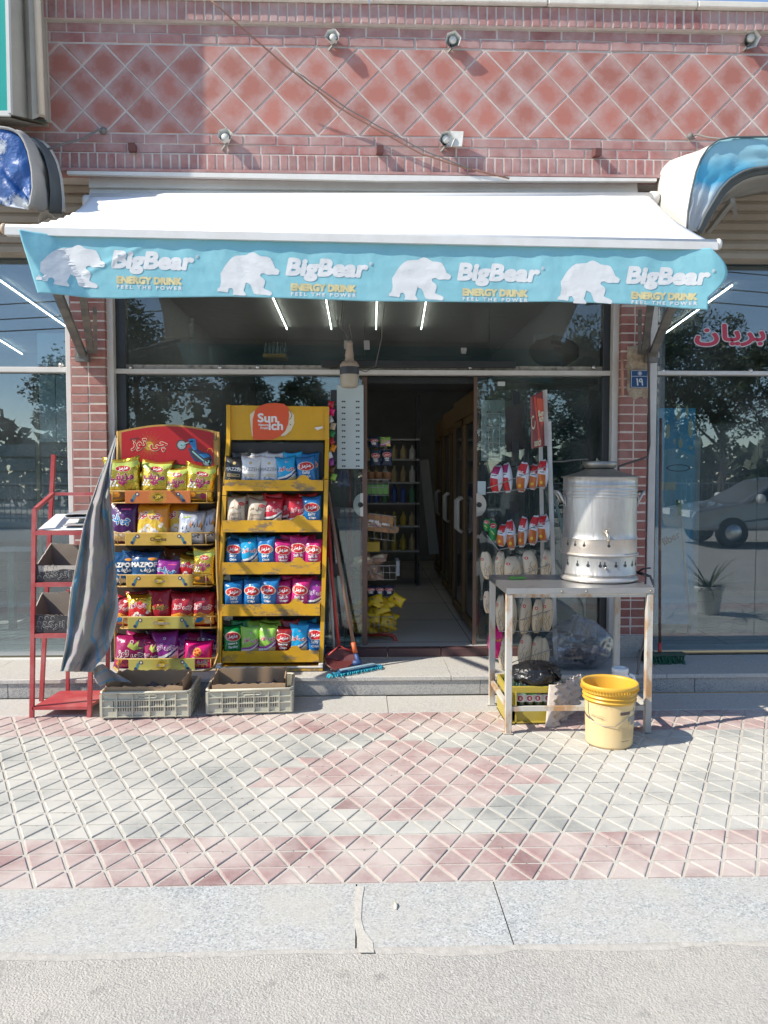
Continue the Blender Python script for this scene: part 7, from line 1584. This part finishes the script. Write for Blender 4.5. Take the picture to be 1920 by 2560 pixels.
cb = T4(890, 700, 5.32)
cbg = thing('clear_bag', 'large transparent plastic bag of rubbish behind the egg tray and bucket', 'bag', (cb.x, 5.32, ZP))
o = blob('film', (cb.x, 5.32, ZP + .16), .245, .13, .185, 'clear_film', 'x', 'y', 8.1, (-.1, -.2, .95), fl=.82, wr_=.065); 
for kx in ('label', 'category'): del o[kx]
adopt(o, cbg); WORLD[o.name] = Vector()
o.data.materials[0] = MATS['clear_film']
nt = MATS['clear_film'].node_tree
for nd in nt.nodes:
    if nd.type == 'BSDF_GLOSSY':
        nd.inputs['Roughness'].default_value = .08; bn = nt.nodes.new('ShaderNodeBump'); bn.inputs['Strength'].default_value = .7; bn.inputs['Distance'].default_value = .015; n1 = nt.nodes.new('ShaderNodeTexNoise'); n1.inputs['Scale'].default_value = 9; g1 = nt.nodes.new('ShaderNodeNewGeometry'); nt.links.new(g1.outputs['Position'], n1.inputs[0]); nt.links.new(n1.outputs['Fac'], bn.inputs['Height']); nt.links.new(bn.outputs[0], nd.inputs['Normal'])
b = MB(); kn = T4(850, 560, 5.24)
b.grid(lambda u, v: (lambda p: (p.x, 5.20 + .02 * math.sin(u * 9) + .02 * noise.noise((u * 4, v * 4, 2)), p.z))(T4(750 + 60 * u + (90 - 60 * u) * v * (1 if u > .5 else .3), 600 - 165 * v + 40 * u * v, 5.2)), 12, 12)
b.grid(lambda u, v: (lambda p: (p.x, 5.19 + .015 * math.sin(v * 9), p.z))(T4(800 + 205 * v, 590 - 120 * v + 45 * u * (1 - v), 5.2)), 6, 12); b.tube([T4(815, 450, 5.2), T4(830, 415, 5.2), T4(850, 410, 5.2), T4(868, 430, 5.2), T4(880, 455, 5.2)], .004, 5); build(b, 'knot', MATS['clear_film'], cbg)
b = MB(); rr = random.Random(6)
for i in range(14):
    a_, r_ = rr.uniform(0, 6.28), rr.uniform(.02, .17); cx, cy, cz = cb.x + .02 + r_ * math.cos(a_), 5.34 + r_ * .45 * math.sin(a_), ZP + .03 + rr.uniform(0, .10) * (1 - r_ / .2); s = rr.uniform(.03, .06)
    b.grid(lambda u, v: (cx + s * (u - .5) * 2, cy + s * (v - .5) * 2, cz + .03 * noise.noise((u * 3 + i, v * 3, i)) + s * .5 * u), 4, 4, i % 3)
o = build(b, 'contents', [flat('trash_dark', (.08, .09, .11)), flat('trash_mid', (.14, .15, .17)), flat('trash_pale', (.24, .25, .27))], cbg); o['kind'] = 'stuff'
pm('pulp', (.58, .51, .45), .95, var=.08, vs=20, bump=.5, bs=130)
et = MB(); e00, e10, e01, e11 = T4(660, 1345, 4.47), T4(885, 1262, 4.80), T4(694, 945, 4.52), T4(905, 850, 4.84)
def egg(u, v):
    p = e00.lerp(e10, u).lerp(e01.lerp(e11, u), v); s = math.sin(u * 6 * math.pi) * math.sin(v * 6 * math.pi); n = Vector((.95, -.3, .05)); return p + n * (.022 * s + .004) + Vector((.012 * math.sin(v * 12 * math.pi) * (1 if u in (0, 1) else 0), 0, .008 * math.sin(u * 12 * math.pi) * (1 if v in (0, 1) else 0)))
et.grid(egg, 72, 72); et.grid(lambda u, v: egg(0, v) + Vector((-.052 * u - .012 * u * math.sin(v * 12 * math.pi), .004 * u, 0)), 4, 72); o = build(et, 'egg_tray', MATS['pulp']); m = o.modifiers.new('thick', 'SOLIDIFY'); m.thickness = .004; tag(o, 'grey cardboard egg tray standing upright against the yellow bottle crate', 'egg tray')
# ------------------------------------------------------------------ yellow paint bucket and white jug
pm('bucket_yellow', (.70, .40, .045), .4, var=.05, vs=4, dust=.12, dcol=(.62, .45, .2), ds=4, bump=.05, bs=20); pm('bucket_cream', (.72, .53, .26), .45, var=.05, vs=3, dust=.3, dcol=(.66, .55, .38), ds=3)
bf = AZS(1524, 1876, 0); BX, BY = AS(1523, 1860, 4.19).x, bf.y + .127
bk_ = thing('paint_bucket', 'faded yellow paint bucket with a wire handle on the pavement by the table', 'bucket', (BX, BY, 0))
Hb = AS(1524, 1703, BY).z; R0, R1 = .127, .150
rb_ = lambda z: R0 + (R1 - .012 - R0) * z / Hb
zY = Hb * .70
b = MB(); b.lathe([(0, .006), (R0 - .012, .004), (R0 - .004, .0), (R0, .012)] + [(rb_(zY * k / 10), max(.014, zY * k / 10)) for k in range(11)], (BX, BY, 0), 64); wl = build(b, 'wall', MATS['bucket_cream'], bk_)
b = MB(); pr2 = [(rb_(zY), zY), (rb_(zY) + .0005, zY + .01), (rb_(zY) + .012, zY + .013), (rb_(zY) + .012, zY + .016)]
for k in range(2): z = zY + .02 + k * .022; pr2 += [(rb_(z) + .002, z), (rb_(z) + .002, z + .012), (rb_(z) + .013, z + .015), (rb_(z) + .013, z + .018)]
pr2 += [(R1 - .006, Hb - .034), (R1 - .004, Hb - .032), (R1 + .004, Hb - .024), (R1 + .006, Hb - .004), (R1 + .002, Hb), (R1 - .005, Hb - .001), (R1 - .010, Hb - .004), (R1 - .012, Hb - .012), (R1 - .022, Hb * .6), (R0 - .006, .02), (0, .016)]
b.lathe(pr2, (BX, BY, 0), 64); build(b, 'rim', MATS['bucket_yellow'], bk_)
b = MB()
for i in range(60):
    a = 2 * math.pi * i / 60; b.box(-.0012, .0012, -.008, 0, -.006, .006); 
    for j in range(8):
        x, y, z = b.v[-8 + j]; q = R1 + .0045; yy = y; b.v[-8 + j] = (BX + (q + y + .008 - .004) * math.cos(a) - x * math.sin(a), BY + (q + y + .008 - .004) * math.sin(a) + x * math.cos(a), Hb - .030 + z)
build(b, 'rim_teeth', MATS['bucket_yellow'], bk_)
Bs = lambda x, z, lv: (BX + (rb_(z) + .0012 + .0004 * lv) * math.sin(x / rb_(z)), BY - (rb_(z) + .0012 + .0004 * lv) * math.cos(x / rb_(z)), z)
def bp_(px, py):                                        # photo pixel on the bucket wall -> (arc length, height)
    z = AS(px, py, BY - R0).z; s = max(-.97, min(.97, (AS(px, py, BY - .06).x - BX) / rb_(z))); return (math.asin(s) * rb_(z), z)
B5 = lambda x, y: bp_(1480 + x / 9.62, 1650 + y / 9.62)
Q = Print()
a_, c_ = B5(575, 1260), B5(1010, 1330); Q.rect(a_[0], c_[0], c_[1], a_[1], 0, 0); Q.text('SPEEDY', a_[0] + .105, (a_[1] + c_[1]) / 2, .082, 1, 1, .0016, shear=.3)
a_, c_ = B5(780, 1400), B5(1015, 1600); Q.poly([a_, (c_[0], a_[1] + .006), c_, (a_[0] + .02, c_[1]), (a_[0] + .02, a_[1] - .03), (a_[0], a_[1] - .02)], 2, 0); Q.rect(a_[0] + .006, a_[0] + .02, c_[1], a_[1] - .026, 1, 1); Q.text('DRIVE', a_[0] + .03, (a_[1] + c_[1]) / 2, .022, 1, 1)
for k in range(9):
    p = B5(615, 1650 + 30 * k); Q.line([p, (p[0] + (.045 if k < 2 else .085), p[1])], .0013, 3, 0)
for k in range(5):
    p = B5(620 + 44 * k, 1970); Q.ell(p[0], p[1], .003, .003, 0, 0, 6)
p = B5(100, 1430); Q.text('TURBO CHARGE', p[0] - .008, p[1], .075, 3, 1, .0006, rot=-.12); Q.line([(p[0] - .05, p[1] + .012), (p[0] + .03, p[1] + .008), (p[0] + .045, p[1] - .006), (p[0] + .02, p[1] - .014)], .0012, 3, 1)
p = B5(-60, 1520); Q.poly([(p[0] - .055, p[1] + .022), (p[0] + .03, p[1] + .008), (p[0] + .055, p[1] - .004), (p[0] + .03, p[1] - .002), (p[0], p[1]), (p[0] - .03, p[1] + .006), (p[0] - .055, p[1] + .012)], 0, 0)
p = B5(-200, 980); Q.ell(p[0] + .0, p[1], .012, .016, 3, 0, 14); Q.ell(p[0], p[1], .0095, .0130, 4, 1, 14); Q.text('S', p[0], p[1], .008, 3, 2)
for k in range(3): p = B5(110 + 90 * k, 1210); Q.line([(p[0] + .02 * math.cos(t_), p[1] + .02 * math.sin(t_)) for t_ in (.3, .8, 1.3, 1.8, 2.3, 2.8)], .004, 5, 0)
build(Q.mesh('printing', [flat('bk_dark', (.12, .085, .08)), MATS['bucket_cream'], flat('bk_grey', (.26, .26, .24)), flat('bk_fine', (.42, .32, .2)), MATS['bucket_cream'], flat('bk_tan', (.62, .46, .26))], Bs, .015), 'printing', None, wl)
b = MB(); hl = [B5(-620 + 0, 760), B5(-500, 1150), B5(-300, 1400), B5(0, 1560), B5(200, 1605), B5(340, 1600), B5(440, 1600), B5(700, 1430), B5(960, 1270), B5(1010, 1170), B5(1040, 1060)]
b.tube([(lambda q: (q[0], q[1] - .006, q[2]))(Bs(max(-.19, min(.19, x)), z, 0)) for x, z in hl], .0018, 6); build(b, 'wire_handle', MATS['steel'], bk_)
b = MB(); b.lathe([(0, .002), (R0 - .02, .002)], (BX, BY, .016), 24)
jg = thing('plastic_jug', 'white translucent plastic jug standing behind the yellow bucket', 'jug', AZS(1571, 1780, 0))
jz = AS(1551, 1667, 4.62); jc = Vector((AS(1550, 1690, 4.62).x, 4.62, 0)); zt_ = jz.z - .004
pm('jug_white', (.80, .81, .81), .35, var=.05, dust=.2, dcol=(.6, .6, .57), ds=6)
b = MB(); b.lathe([(0, .004), (.07, .004), (.078, .012), (.078, zt_ - .10), (.070, zt_ - .07), (.048, zt_ - .045), (.046, zt_ - .03), (.050, zt_ - .028), (.050, zt_ - .006), (.047, zt_), (.040, zt_), (.040, zt_ - .03), (.06, zt_ - .08), (.06, .02), (0, .02)], jc, 32); build(b, 'body', MATS['jug_white'], jg)
b = MB(); b.tube([jc + Vector((.05, -.01, zt_ - .04)), jc + Vector((.075, -.015, zt_ - .05)), jc + Vector((.088, -.015, zt_ - .085)), jc + Vector((.076, -.01, zt_ - .125))], .011, 8); build(b, 'handle', MATS['jug_white'], jg)
p = T4(1420, 1205, 4.42); p = Vector((p.x, 4.42, 0)); b = MB(); b.grid(lambda u, v: (p.x + .075 * (u - .5), p.y + .06 * (v - .5), .008 + .022 * abs(noise.noise((u * 4, v * 4, 7))) + .016 * math.sin(math.pi * u)), 9, 9); o = build(b, 'crumpled_film', I['white']); tag(o, 'crumpled white plastic scrap on the ground right of the bucket', 'litter')

# ------------------------------------------------------------------ leaning wire rack of snack bags right of the door
E7 = lambda x, y, Y: AS(1200 + x / 4.609, 940 + y / 4.609, Y)
rr_ = thing('wire_rack', 'white post wire rack of snack bags with a red sign beside the tea boiler', 'display stand', T8(430, 1740, 5.42))
for a_, c_, w in ((T8(380, 480, 5.5), T8(396, 1500, 5.46), .022), (T8(425, 340, 5.44), T8(462, 1730, 5.40), .026)):
    b = MB(); b.bar(a_, (c_.x, c_.y, max(c_.z, ZP + .004)), w, .03, up=(0, 1, 0)); build(b, 'post', MATS['white_metal'], rr_)
sp = [T8(322, 205, 5.30), T8(388, 170, 5.44), T8(400, 474, 5.44), T8(328, 490, 5.30)]
b = MB(); b.prism(sp, (.014, .012, 0)); sgn = build(b, 'sign_panel', flat('sign_red', (.22, .02, .02), .35), rr_)
b = MB(); b.add([sp[1], T8(415, 163, 5.42), T8(425, 474, 5.42), sp[2]], [(0, 1, 2, 3)]); b.add([sp[1] + Vector((0, .015, 0)), T8(415, 163, 5.435), T8(425, 474, 5.435), sp[2] + Vector((0, .015, 0))], [(0, 1, 2, 3)]); build(b, 'sign_edge', MATS['white_panel'], rr_)
o0, ux, uz = sp[3], (sp[2] - sp[3]), (sp[0] - sp[3])
Q = Print(); Q.poly([(.45, .97), (.97, .93), (.97, .48), (.60, .22)], 0, 0); Q.line([(.30, 1.0), (.55, .3), (.62, 0)], .11, 2, 1); Q.text('Sun', .74, .66, .40, 1, 3, .012, h=.10); Q.text('ich', .78, .55, .36, 1, 3, .012, h=.10)
Q.line([(.16 + .14 * math.cos(t_ / 2), .5 + .12 * math.sin(t_ / 2)) for t_ in range(2, 14)], .035, 1, 1); Q.text('sunich', .45, .10, .5, 1, 3, .006)
nrm = ux.cross(uz).normalized(); nrm = nrm if nrm.y < 0 else -nrm
build(Q.mesh('printing', [flat('sign_orange', (.62, .08, .03)), I['cream'], flat('tape_red', (.70, .10, .06), .2)], lambda x, z, lv: o0 + ux * x + uz * z + nrm * (.002 + .0008 * lv), .3), 'printing', None, sgn)
DES['cone'] = ('white', lambda w, h: (lambda p: (p.poly([(-.45 * w, .03 * h), (.28 * w, .03 * h), (.20 * w, .48 * h), (-.45 * w, .52 * h)], ik['rust'], 0), p.poly([(-.45 * w, .66 * h), (.20 * w, .62 * h), (.30 * w, .95 * h), (-.45 * w, .95 * h)], ik['red'], 0), p.text('CRUNCHY', -.12 * w, .58 * h, .42 * w, ik['dark'], 1, .001), p.text(AR_CHT, -.22 * w, .68 * h, .4 * w, ik['white'], 2, .003), p.ell(-.15 * w, .22 * h, .14 * w, .06 * h, ik['yellow'], 1, 7), p)[-1])(Print()), 'snack bag')
DES['conered'] = ('white', lambda w, h: (lambda p: (p.poly([(-.45 * w, .03 * h), (.26 * w, .03 * h), (.18 * w, .48 * h), (-.45 * w, .52 * h)], ik['red'], 0), p.poly([(-.45 * w, .68 * h), (.18 * w, .64 * h), (.28 * w, .95 * h), (-.45 * w, .95 * h)], ik['maroon'], 0), p.text('CRUNCHY', -.12 * w, .60 * h, .42 * w, ik['dark'], 1, .001), p.text(AR_CHT, -.22 * w, .70 * h, .4 * w, ik['pink'], 2, .003), p)[-1])(Print()), 'snack bag')
def d_kraft(w, h):
    p = Print(); p.ell(-.25 * w, .74 * h, .12 * w, .05 * h, ik['red'], 0, 12); p.ell(-.25 * w, .74 * h, .05 * w, .022 * h, ik['cream'], 1, 8)
    p.line([(.05 * w, .62 * h), (-.12 * w, .48 * h), (.08 * w, .36 * h), (-.1 * w, .2 * h), (.02 * w, .06 * h)], .0022, ik['dark'], 0); p.line([(-.3 * w, .36 * h), (-.12 * w, .4 * h), (-.2 * w, .2 * h)], .002, ik['dark'], 0); p.line([(.3 * w, .5 * h), (.18 * w, .32 * h), (.3 * w, .14 * h)], .002, ik['dark'], 0); p.ell(.2 * w, .44 * h, .1 * w, .03 * h, ik['gold'], 0, 8); return p
DES['kraft'] = ('kraft', d_kraft, 'beige paper look bag'); DES['grn'] = ('green', lambda w, h: (lambda p: (_oval(p, h, 0, h * .75, w * .34, h * .12, AR_MZM, w * .4), p.line([(-.2 * w, .5 * h), (.1 * w, .3 * h)], .006, ik['lime'], 0), p)[-1])(Print()), 'green chips bag')
AB = []
for k, (x, y0, y1, w, dz_) in enumerate(((180, 1010, 1345, 150, 'conered'), (325, 1015, 1345, 125, 'conered'), (470, 980, 1340, 140, 'cone'), (605, 992, 1312, 120, 'cone'), (718, 962, 1300, 125, 'cone'))): AB.append(('top', E7, x, y0, y1, w, dz_, k, 4.609))
for k, (x, y0, y1, w, dz_) in enumerate(((80, 1640, 1790, 90, 'grn'), (155, 1655, 1900, 100, 'grn'), (243, 1690, 1965, 125, 'cone'), (370, 1645, 2005, 120, 'cone'), (478, 1632, 1975, 115, 'cone'), (602, 1605, 1950, 125, 'cone'), (738, 1598, 1915, 145, 'cone'))): AB.append(('second', E7, x, y0, y1, w, dz_, k, 4.609))
for k, (x, y0, y1, w) in enumerate(((90, 1062, 1212, 72), (150, 1060, 1205, 62), (228, 1085, 1225, 105), (330, 1060, 1215, 92), (402, 1058, 1212, 62))): AB.append(('third', T8, x, y0, y1, w, 'kraft', k, 2.212))
for k, (x, y0, y1, w) in enumerate(((86, 1272, 1400, 44), (160, 1310, 1500, 60), (222, 1312, 1515, 56), (284, 1312, 1515, 76), (354, 1312, 1510, 70), (414, 1312, 1500, 64))): AB.append(('fourth', T8, x, y0, y1, w, 'kraft', k, 2.212))
for k, (x, y0, y1, w) in enumerate(((135, 1482, 1650, 90), (178, 1540, 1725, 70), (278, 1520, 1690, 82), (346, 1520, 1690, 68), (402, 1530, 1690, 66))): AB.append(('lowest', T8, x, y0, y1, w, 'hot' if k == 0 else 'kraft', k, 2.212))
DES['hot'] = ('hotpink', lambda w, h: (lambda p: (p.text(AR_CHT, -.05 * w, .6 * h, .6 * w, ik['orange'], 0, .003), p)[-1])(Print()), 'hot pink bag')
for rn, fn_, x, y0, y1, w, dz_, k, sc in AB:
    Y = 5.28 - .012 * k + (.03 if rn in ('top', 'second') else 0); p = fn_(x, y1, Y); h = fn_(x, y0, Y).z - p.z
    p.z = max(p.z, ZP + .004); h *= random.uniform(.93, 1.07)
    nm = {'cone': 'white and orange bag with red top', 'conered': 'white and red bag with maroon top', 'grn': 'small green chips bag', 'kraft': 'beige paper look snack bag', 'hot': 'hot pink snack bag'}[dz_]
    bag(dz_, p, w / sc / 1923 * Y * (.92 if dz_ == 'kraft' else 1), h, '%s, %s in the %s basket, white rack' % (nm, ORD[k], rn), random.uniform(-3, 9), -14 + random.uniform(-16, 16), random.uniform(-8, 9), k * 3 + len(rn), min(.055, w / sc / 1923 * Y * .42), ear=.3, taper=1)
for fn_, pts in ((E7, [(75, 1345), (260, 1330), (770, 1272)]), (E7, [(85, 1290), (225, 1245), (560, 1120), (770, 1040)]), (E7, [(80, 1830), (215, 2010), (230, 2000), (800, 1880)]), (E7, [(300, 1880), (520, 1780), (800, 1660)]), (T8, [(70, 1190), (180, 1225), (430, 1130)]), (T8, [(150, 1480), (230, 1450), (445, 1380)]), (T8, [(150, 1500), (250, 1500), (450, 1500)]), (T8, [(170, 1700), (240, 1665), (440, 1600)])):
    b = MB(); b.tube([fn_(x, y, 5.19) for x, y in pts], .0032, 5); b.tube([fn_(pts[-1][0], pts[-1][1], 5.19), fn_(pts[-1][0], pts[-1][1], 5.42)], .003, 5); build(b, 'basket_wire', MATS['wire'], rr_)
for y in (900, 1130, 1280): 
    pass
b = MB()
for y in (430, 590, 770, 930): b.tube([E7(230, y, 5.7), E7(85, y, 5.68), E7(75, y + 25, 5.66), E7(140, y + 40, 5.68)], .0025, 5)
for x in (95, 150, 225): b.tube([E7(x, 430, 5.7), E7(x, 940, 5.7)], .002, 5)
build(b, 'empty_hooks', MATS['wire'], rr_)
cable([AS(1290, 1168, 5.6), AS(1380, 1155, 5.6), AS(1470, 1148, 5.62)], .006, 'cable_teal' if 'cable_teal' in MATS else 'arm_grey', 'thin greenish rod running level behind the boiler bowl', 12)
b = MB(); b.bar(E7(790, 1130, 5.6), E7(960, 1800, 5.6), .018, .018); tag(build(b, 'leaning_rod', flat('rod_teal', (.12, .20, .19))), 'greenish rod leaning between the wire rack and the boiler', 'rod')
# ------------------------------------------------------------------ broom at the right pillar
R6 = lambda x, y, Y: AS(1580 + x / 2.95, 1000 + y / 2.95, Y)
br = thing('broom', 'broom with a rusty brown pole and green bristles by the right shop window', 'broom', AZS(1655, 1668, ZP))
b = MB(); b.tube([R6(212, 135, 5.58), R6(205, 1000, 5.56), R6(205, 1800, 5.5)], .0105, 8); build(b, 'pole', pm('pole_rust', (.10, .055, .045), .6, var=.2, dust=.6, dcol=(.34, .25, .17), ds=5, lo=.5, hi=.6), br)
b = MB(); b.tube([R6(205, 1790, 5.5), R6(205, 1900, 5.48)], .015, 8); build(b, 'socket', MATS['handle_red'], br)
zb_h = ZP + .055; bx0, bx1 = R6(75, 1930, 5.46).x, R6(400, 1930, 5.46).x
b = MB(); b.box(bx0 + .02, bx1 - .02, 5.43, 5.49, zb_h, zb_h + .02); build(b, 'head', flat('head_dark', (.03, .07, .05)), br)
b = MB(); rr = random.Random(2)
for i in range(260):
    x = rr.uniform(bx0 + .02, bx1 - .02); y = rr.uniform(5.43, 5.49); b.bar((x, y, zb_h), (x + rr.uniform(-.025, .025), y + rr.uniform(-.05, .02), ZP + .003), .0035)
o = build(b, 'bristles', flat('bristle_green', (.025, .12, .07), .8), br); o['kind'] = 'stuff'
b = MB(); q0 = R6(75, 1850, 5.5); b.box(q0.x, q0.x + .09, 5.5, 5.56, ZP + .002, ZP + .075); tag(build(b, 'black_block', MATS['dark_frame']), 'small black block beside the broom head at the right pillar', 'block')
# ------------------------------------------------------------------ across the street: what the glass mirrors
pm('leaf_a', (.055, .085, .028), .6, var=.25, vs=3, rnd=.15); pm('leaf_b', (.040, .062, .028), .6, var=.25, vs=3, rnd=.15); pm('bark', (.12, .09, .07), .9, var=.2)
def crown_mesh(sd, n, rx, rz, mat, lf=.085):
    r = random.Random(sd); b = MB(); cl_ = [(Vector((r.gauss(0, .45) * rx, r.gauss(0, .45) * rx, r.uniform(-.75, .8) * rz)), r.uniform(.22, .42) * rx) for _ in range(26)]
    for i in range(n):
        c, q = cl_[r.randrange(26)]; d_ = Vector((r.gauss(0, 1), r.gauss(0, 1), r.gauss(0, 1))).normalized() * q * r.random() ** .4; p = c + d_
        u = Vector((r.gauss(0, 1), r.gauss(0, 1), r.gauss(0, 1))).normalized(); v = u.orthogonal().normalized(); s = lf * r.uniform(.6, 1.3)
        b.add([p - u * s, p + v * s * .5, p + u * s, p - v * s * .5], [(0, 1, 2, 3)])
    return b.mesh('crown', MATS[mat])
CR = [crown_mesh(1, 9000, 2.0, 2.4, 'leaf_a'), crown_mesh(2, 9000, 1.7, 2.6, 'leaf_b'), crown_mesh(3, 9000, 2.3, 1.9, 'leaf_a')]
def tree(x, y, h, k, label):
    t = thing('tree', label, 'tree', (x, y, 0), 'trees across the street'); r = random.Random(k * 7 + int(x * 10))
    b = MB(); b.tube([(x, y, 0), (x + .08, y, h * .3), (x - .05, y + .1, h * .62), (x, y, h * .85)], [.16, .12, .08, .03], 8)
    for i in range(6):
        z = h * r.uniform(.35, .65); a = r.uniform(0, 6.28); b.tube([(x, y, z), (x + math.cos(a) * .7, y + math.sin(a) * .7, z + .7), (x + math.cos(a) * 1.3, y + math.sin(a) * 1.3, z + 1.5)], [.06, .04, .015], 6)
    build(b, 'trunk', MATS['bark'], t); o = link('crown', CR[k % 3], t, (x, y, h * .66)); o.scale = (1, 1, h / 6.5); o.rotation_euler.z = r.uniform(0, 6)
TX = [(-13.5, -13, 6.2), (-9.6, -15, 5.2), (-6.8, -12.5, 7.0), (-3.4, -16, 5.0), (-1.2, -17, 4.6), (1.9, -16.5, 4.9), (4.9, -13.0, 6.8), (7.6, -14.0, 6.0), (9.8, -12.6, 7.2), (12.6, -15, 6.0), (16, -14, 6.6), (-17.5, -16, 6.4), (20.5, -17, 6)]
LB = 'far left end,left of the tall one,tall leafy,small one left of the gap,lowest bushy,small one right of the gap,tall dark,middle of the right clump,tallest of all,right of the tallest,second from the right end,outermost left,outermost right'.split(',')
for k, (x, y, h) in enumerate(TX): tree(x, y, h, k, '%s tree across the street mirrored in the shop glass' % LB[k])
b = MB(); r = random.Random(8)
for i in range(9000):
    x = r.uniform(-34, 34); p = Vector((x, -21 + r.uniform(-1, 1), r.random() ** .7 * (3.1 + 1.1 * math.sin(x * .7) + .7 * math.sin(x * 1.9) + .5 * math.sin(x * 4.3)))); u = Vector((r.gauss(0, 1), r.gauss(0, 1), r.gauss(0, 1))).normalized(); v = u.orthogonal().normalized(); s = .34
    b.add([p - u * s, p + v * s * .6, p + u * s, p - v * s * .6], [(0, 1, 2, 3)])
o = build(b, 'shrubbery', MATS['leaf_b']); o['kind'] = 'stuff'
fe = thing('railing', 'grey railing across the street in front of the trees', 'fence', (0, -11, 0))
b = MB(); b.box(-30, 30, -11.03, -10.97, 1.2, 1.25); b.box(-30, 30, -11.03, -10.97, .2, .25); build(b, 'rail', MATS['arm_grey'], fe)
b = MB()
for i in range(380): x = -30 + i * .158; b.box(x, x + .018, -11.01, -10.99, .05, 1.35)
o = build(b, 'bars', MATS['arm_grey'], fe); o['kind'] = 'stuff'
b = MB(); b.tube([(8.6, -10.4, 0), (8.6, -10.4, 3), (8.6, -10.4, 8)], [.16, .13, .09], 12); tag(build(b, 'lamp_post', flat('post_pale', (.45, .45, .43))), 'pale lamp post across the street beyond the parked car', 'lamp post')
b = MB(); b.box(-40, 40, -30, -10.2, -.01, .12); struct(b, 'far_pavement', MATS['sand_joint'])
for k, z in enumerate((6.2, 6.6, 7.1)):
    b = MB(); b.tube([(-40, -12 - k * .3, z), (-15, -12 - k * .3, z - .7), (8.6, -10.4, z + .3), (25, -12, z - .5), (40, -12, z)], .02, 5); tag(build(b, 'power_line', MATS['cable_grey']), ['lowest', 'middle', 'highest'][k] + ' of the overhead power lines across the street', 'power line')
# parked car
pm('car_paint', (.26, .265, .27), .3, .4, coat=.6); pm('car_glass', (.02, .025, .03), .05); pm('tyre', (.02, .02, .02), .8)
CXc, CYc = 8.9, -4.6
car = thing('parked_car', 'grey saloon car parked across the street, mirrored in the right window', 'car', (CXc, CYc, 0))
def prof_car(): return [(-2.15, .35), (-2.2, .62), (-2.1, .78), (-1.2, .92), (-.45, 1.36), (-.1, 1.43), (.8, 1.42), (1.25, 1.32), (1.75, .98), (2.1, .92), (2.2, .6), (2.15, .35)]
b = MB(); P = prof_car(); n = len(P); rows = [(-.84, 1.0, 0), (-.78, 1, .03), (.78, 1, .03), (.84, 1.0, 0)]
for (yy, s, up_) in ((-.80, 1, 0), (.80, 1, 0)): b.v += [(CXc + x, CYc + yy * (1 if z < .95 else .82), z) for x, z in P]
b.f += [tuple(range(n)), tuple(range(n, 2 * n))[::-1]] + [(i, (i + 1) % n, n + (i + 1) % n, n + i) for i in range(n)]; b.m += [0] * (n + 2); b.sm += [False] * (n + 2)
o = build(b, 'body', MATS['car_paint'], car); bv = o.modifiers.new('round', 'BEVEL'); bv.width = .06; bv.segments = 3
for s in (-1, 1):
    for pts in ([(-1.0, .95), (-.42, 1.32), (.25, 1.36), (.25, .95)], [(.32, .95), (.32, 1.36), (.8, 1.35), (1.2, 1.26), (1.5, .98)]):
        b = MB(); b.prism([(CXc + x, CYc + s * (.815 if z < 1 else .68), z) for x, z in pts], (0, s * .004, 0)); build(b, 'side_window', MATS['car_glass'], car)
    b = MB(); b.lathe([(0, -.07), (.09, -.06), (.1, .0), (.08, .06), (0, .07)], (CXc - .85, CYc + s * .92, 1.0), 12, axis='x'); build(b, 'mirror', MATS['bar_white'], car)
    for x in (-1.35, 1.35):
        wh = link('wheel', None, car, (CXc + x, CYc + s * .78, .31)); b = MB(); b.lathe([(.18, -.1), (.30, -.1), (.31, -.06), (.31, .06), (.30, .1), (.18, .1)], (CXc + x, CYc + s * .74, .31), 24, axis='y'); build(b, 'tyre', MATS['tyre'], wh)
        b = MB(); b.lathe([(0, -.09), (.17, -.09), (.19, -.05), (.19, .05), (.17, .09), (0, .09)], (CXc + x, CYc + s * .75, .31), 18, axis='y'); build(b, 'rim', MATS['steel'], wh)
    b = MB(); b.box(CXc - 2.2, CXc - 2.08, CYc + s * .5 - .2, CYc + s * .5 + .2, .62, .76); build(b, 'headlight', MATS['bar_white'], car)
# potted plant on the pavement to the right of the picture
pt = thing('potted_plant', 'spiky palm in a white pot on the pavement to the right, mirrored in the glass', 'plant', (3.75, 3.4, 0))
b = MB(); b.lathe([(0, 0), (.10, 0), (.11, .02), (.14, .25), (.155, .27), (.155, .30), (.13, .30), (.125, .26), (0, .25)], (3.75, 3.4, 0), 28); build(b, 'pot', flat('pot_white', (.6, .6, .57)), pt)
r = random.Random(4)
for i in range(40):
    a = r.uniform(0, 6.28); l = r.uniform(.35, .60); up_ = r.uniform(.35, 1.0); pts = []
    for k in range(6): s = k / 5; pts.append(Vector((3.75 + math.cos(a) * l * s * (1.2 - up_ * .5), 3.4 + math.sin(a) * l * s * (1.2 - up_ * .5), .26 + l * up_ * s - .45 * l * s * s * (1.2 - up_ * .6))))
    b = MB(); sd = Vector((-math.sin(a), math.cos(a), 0)); o_ = [(.012 * (1 - k / 5) + .002) for k in range(6)]
    b.add([p + sd * w for p, w in zip(pts, o_)] + [p - sd * w for p, w in zip(pts, o_)], [(k, k + 1, k + 7, k + 6) for k in range(5)]); build(b, 'leaf', MATS['leaf_a'], pt)
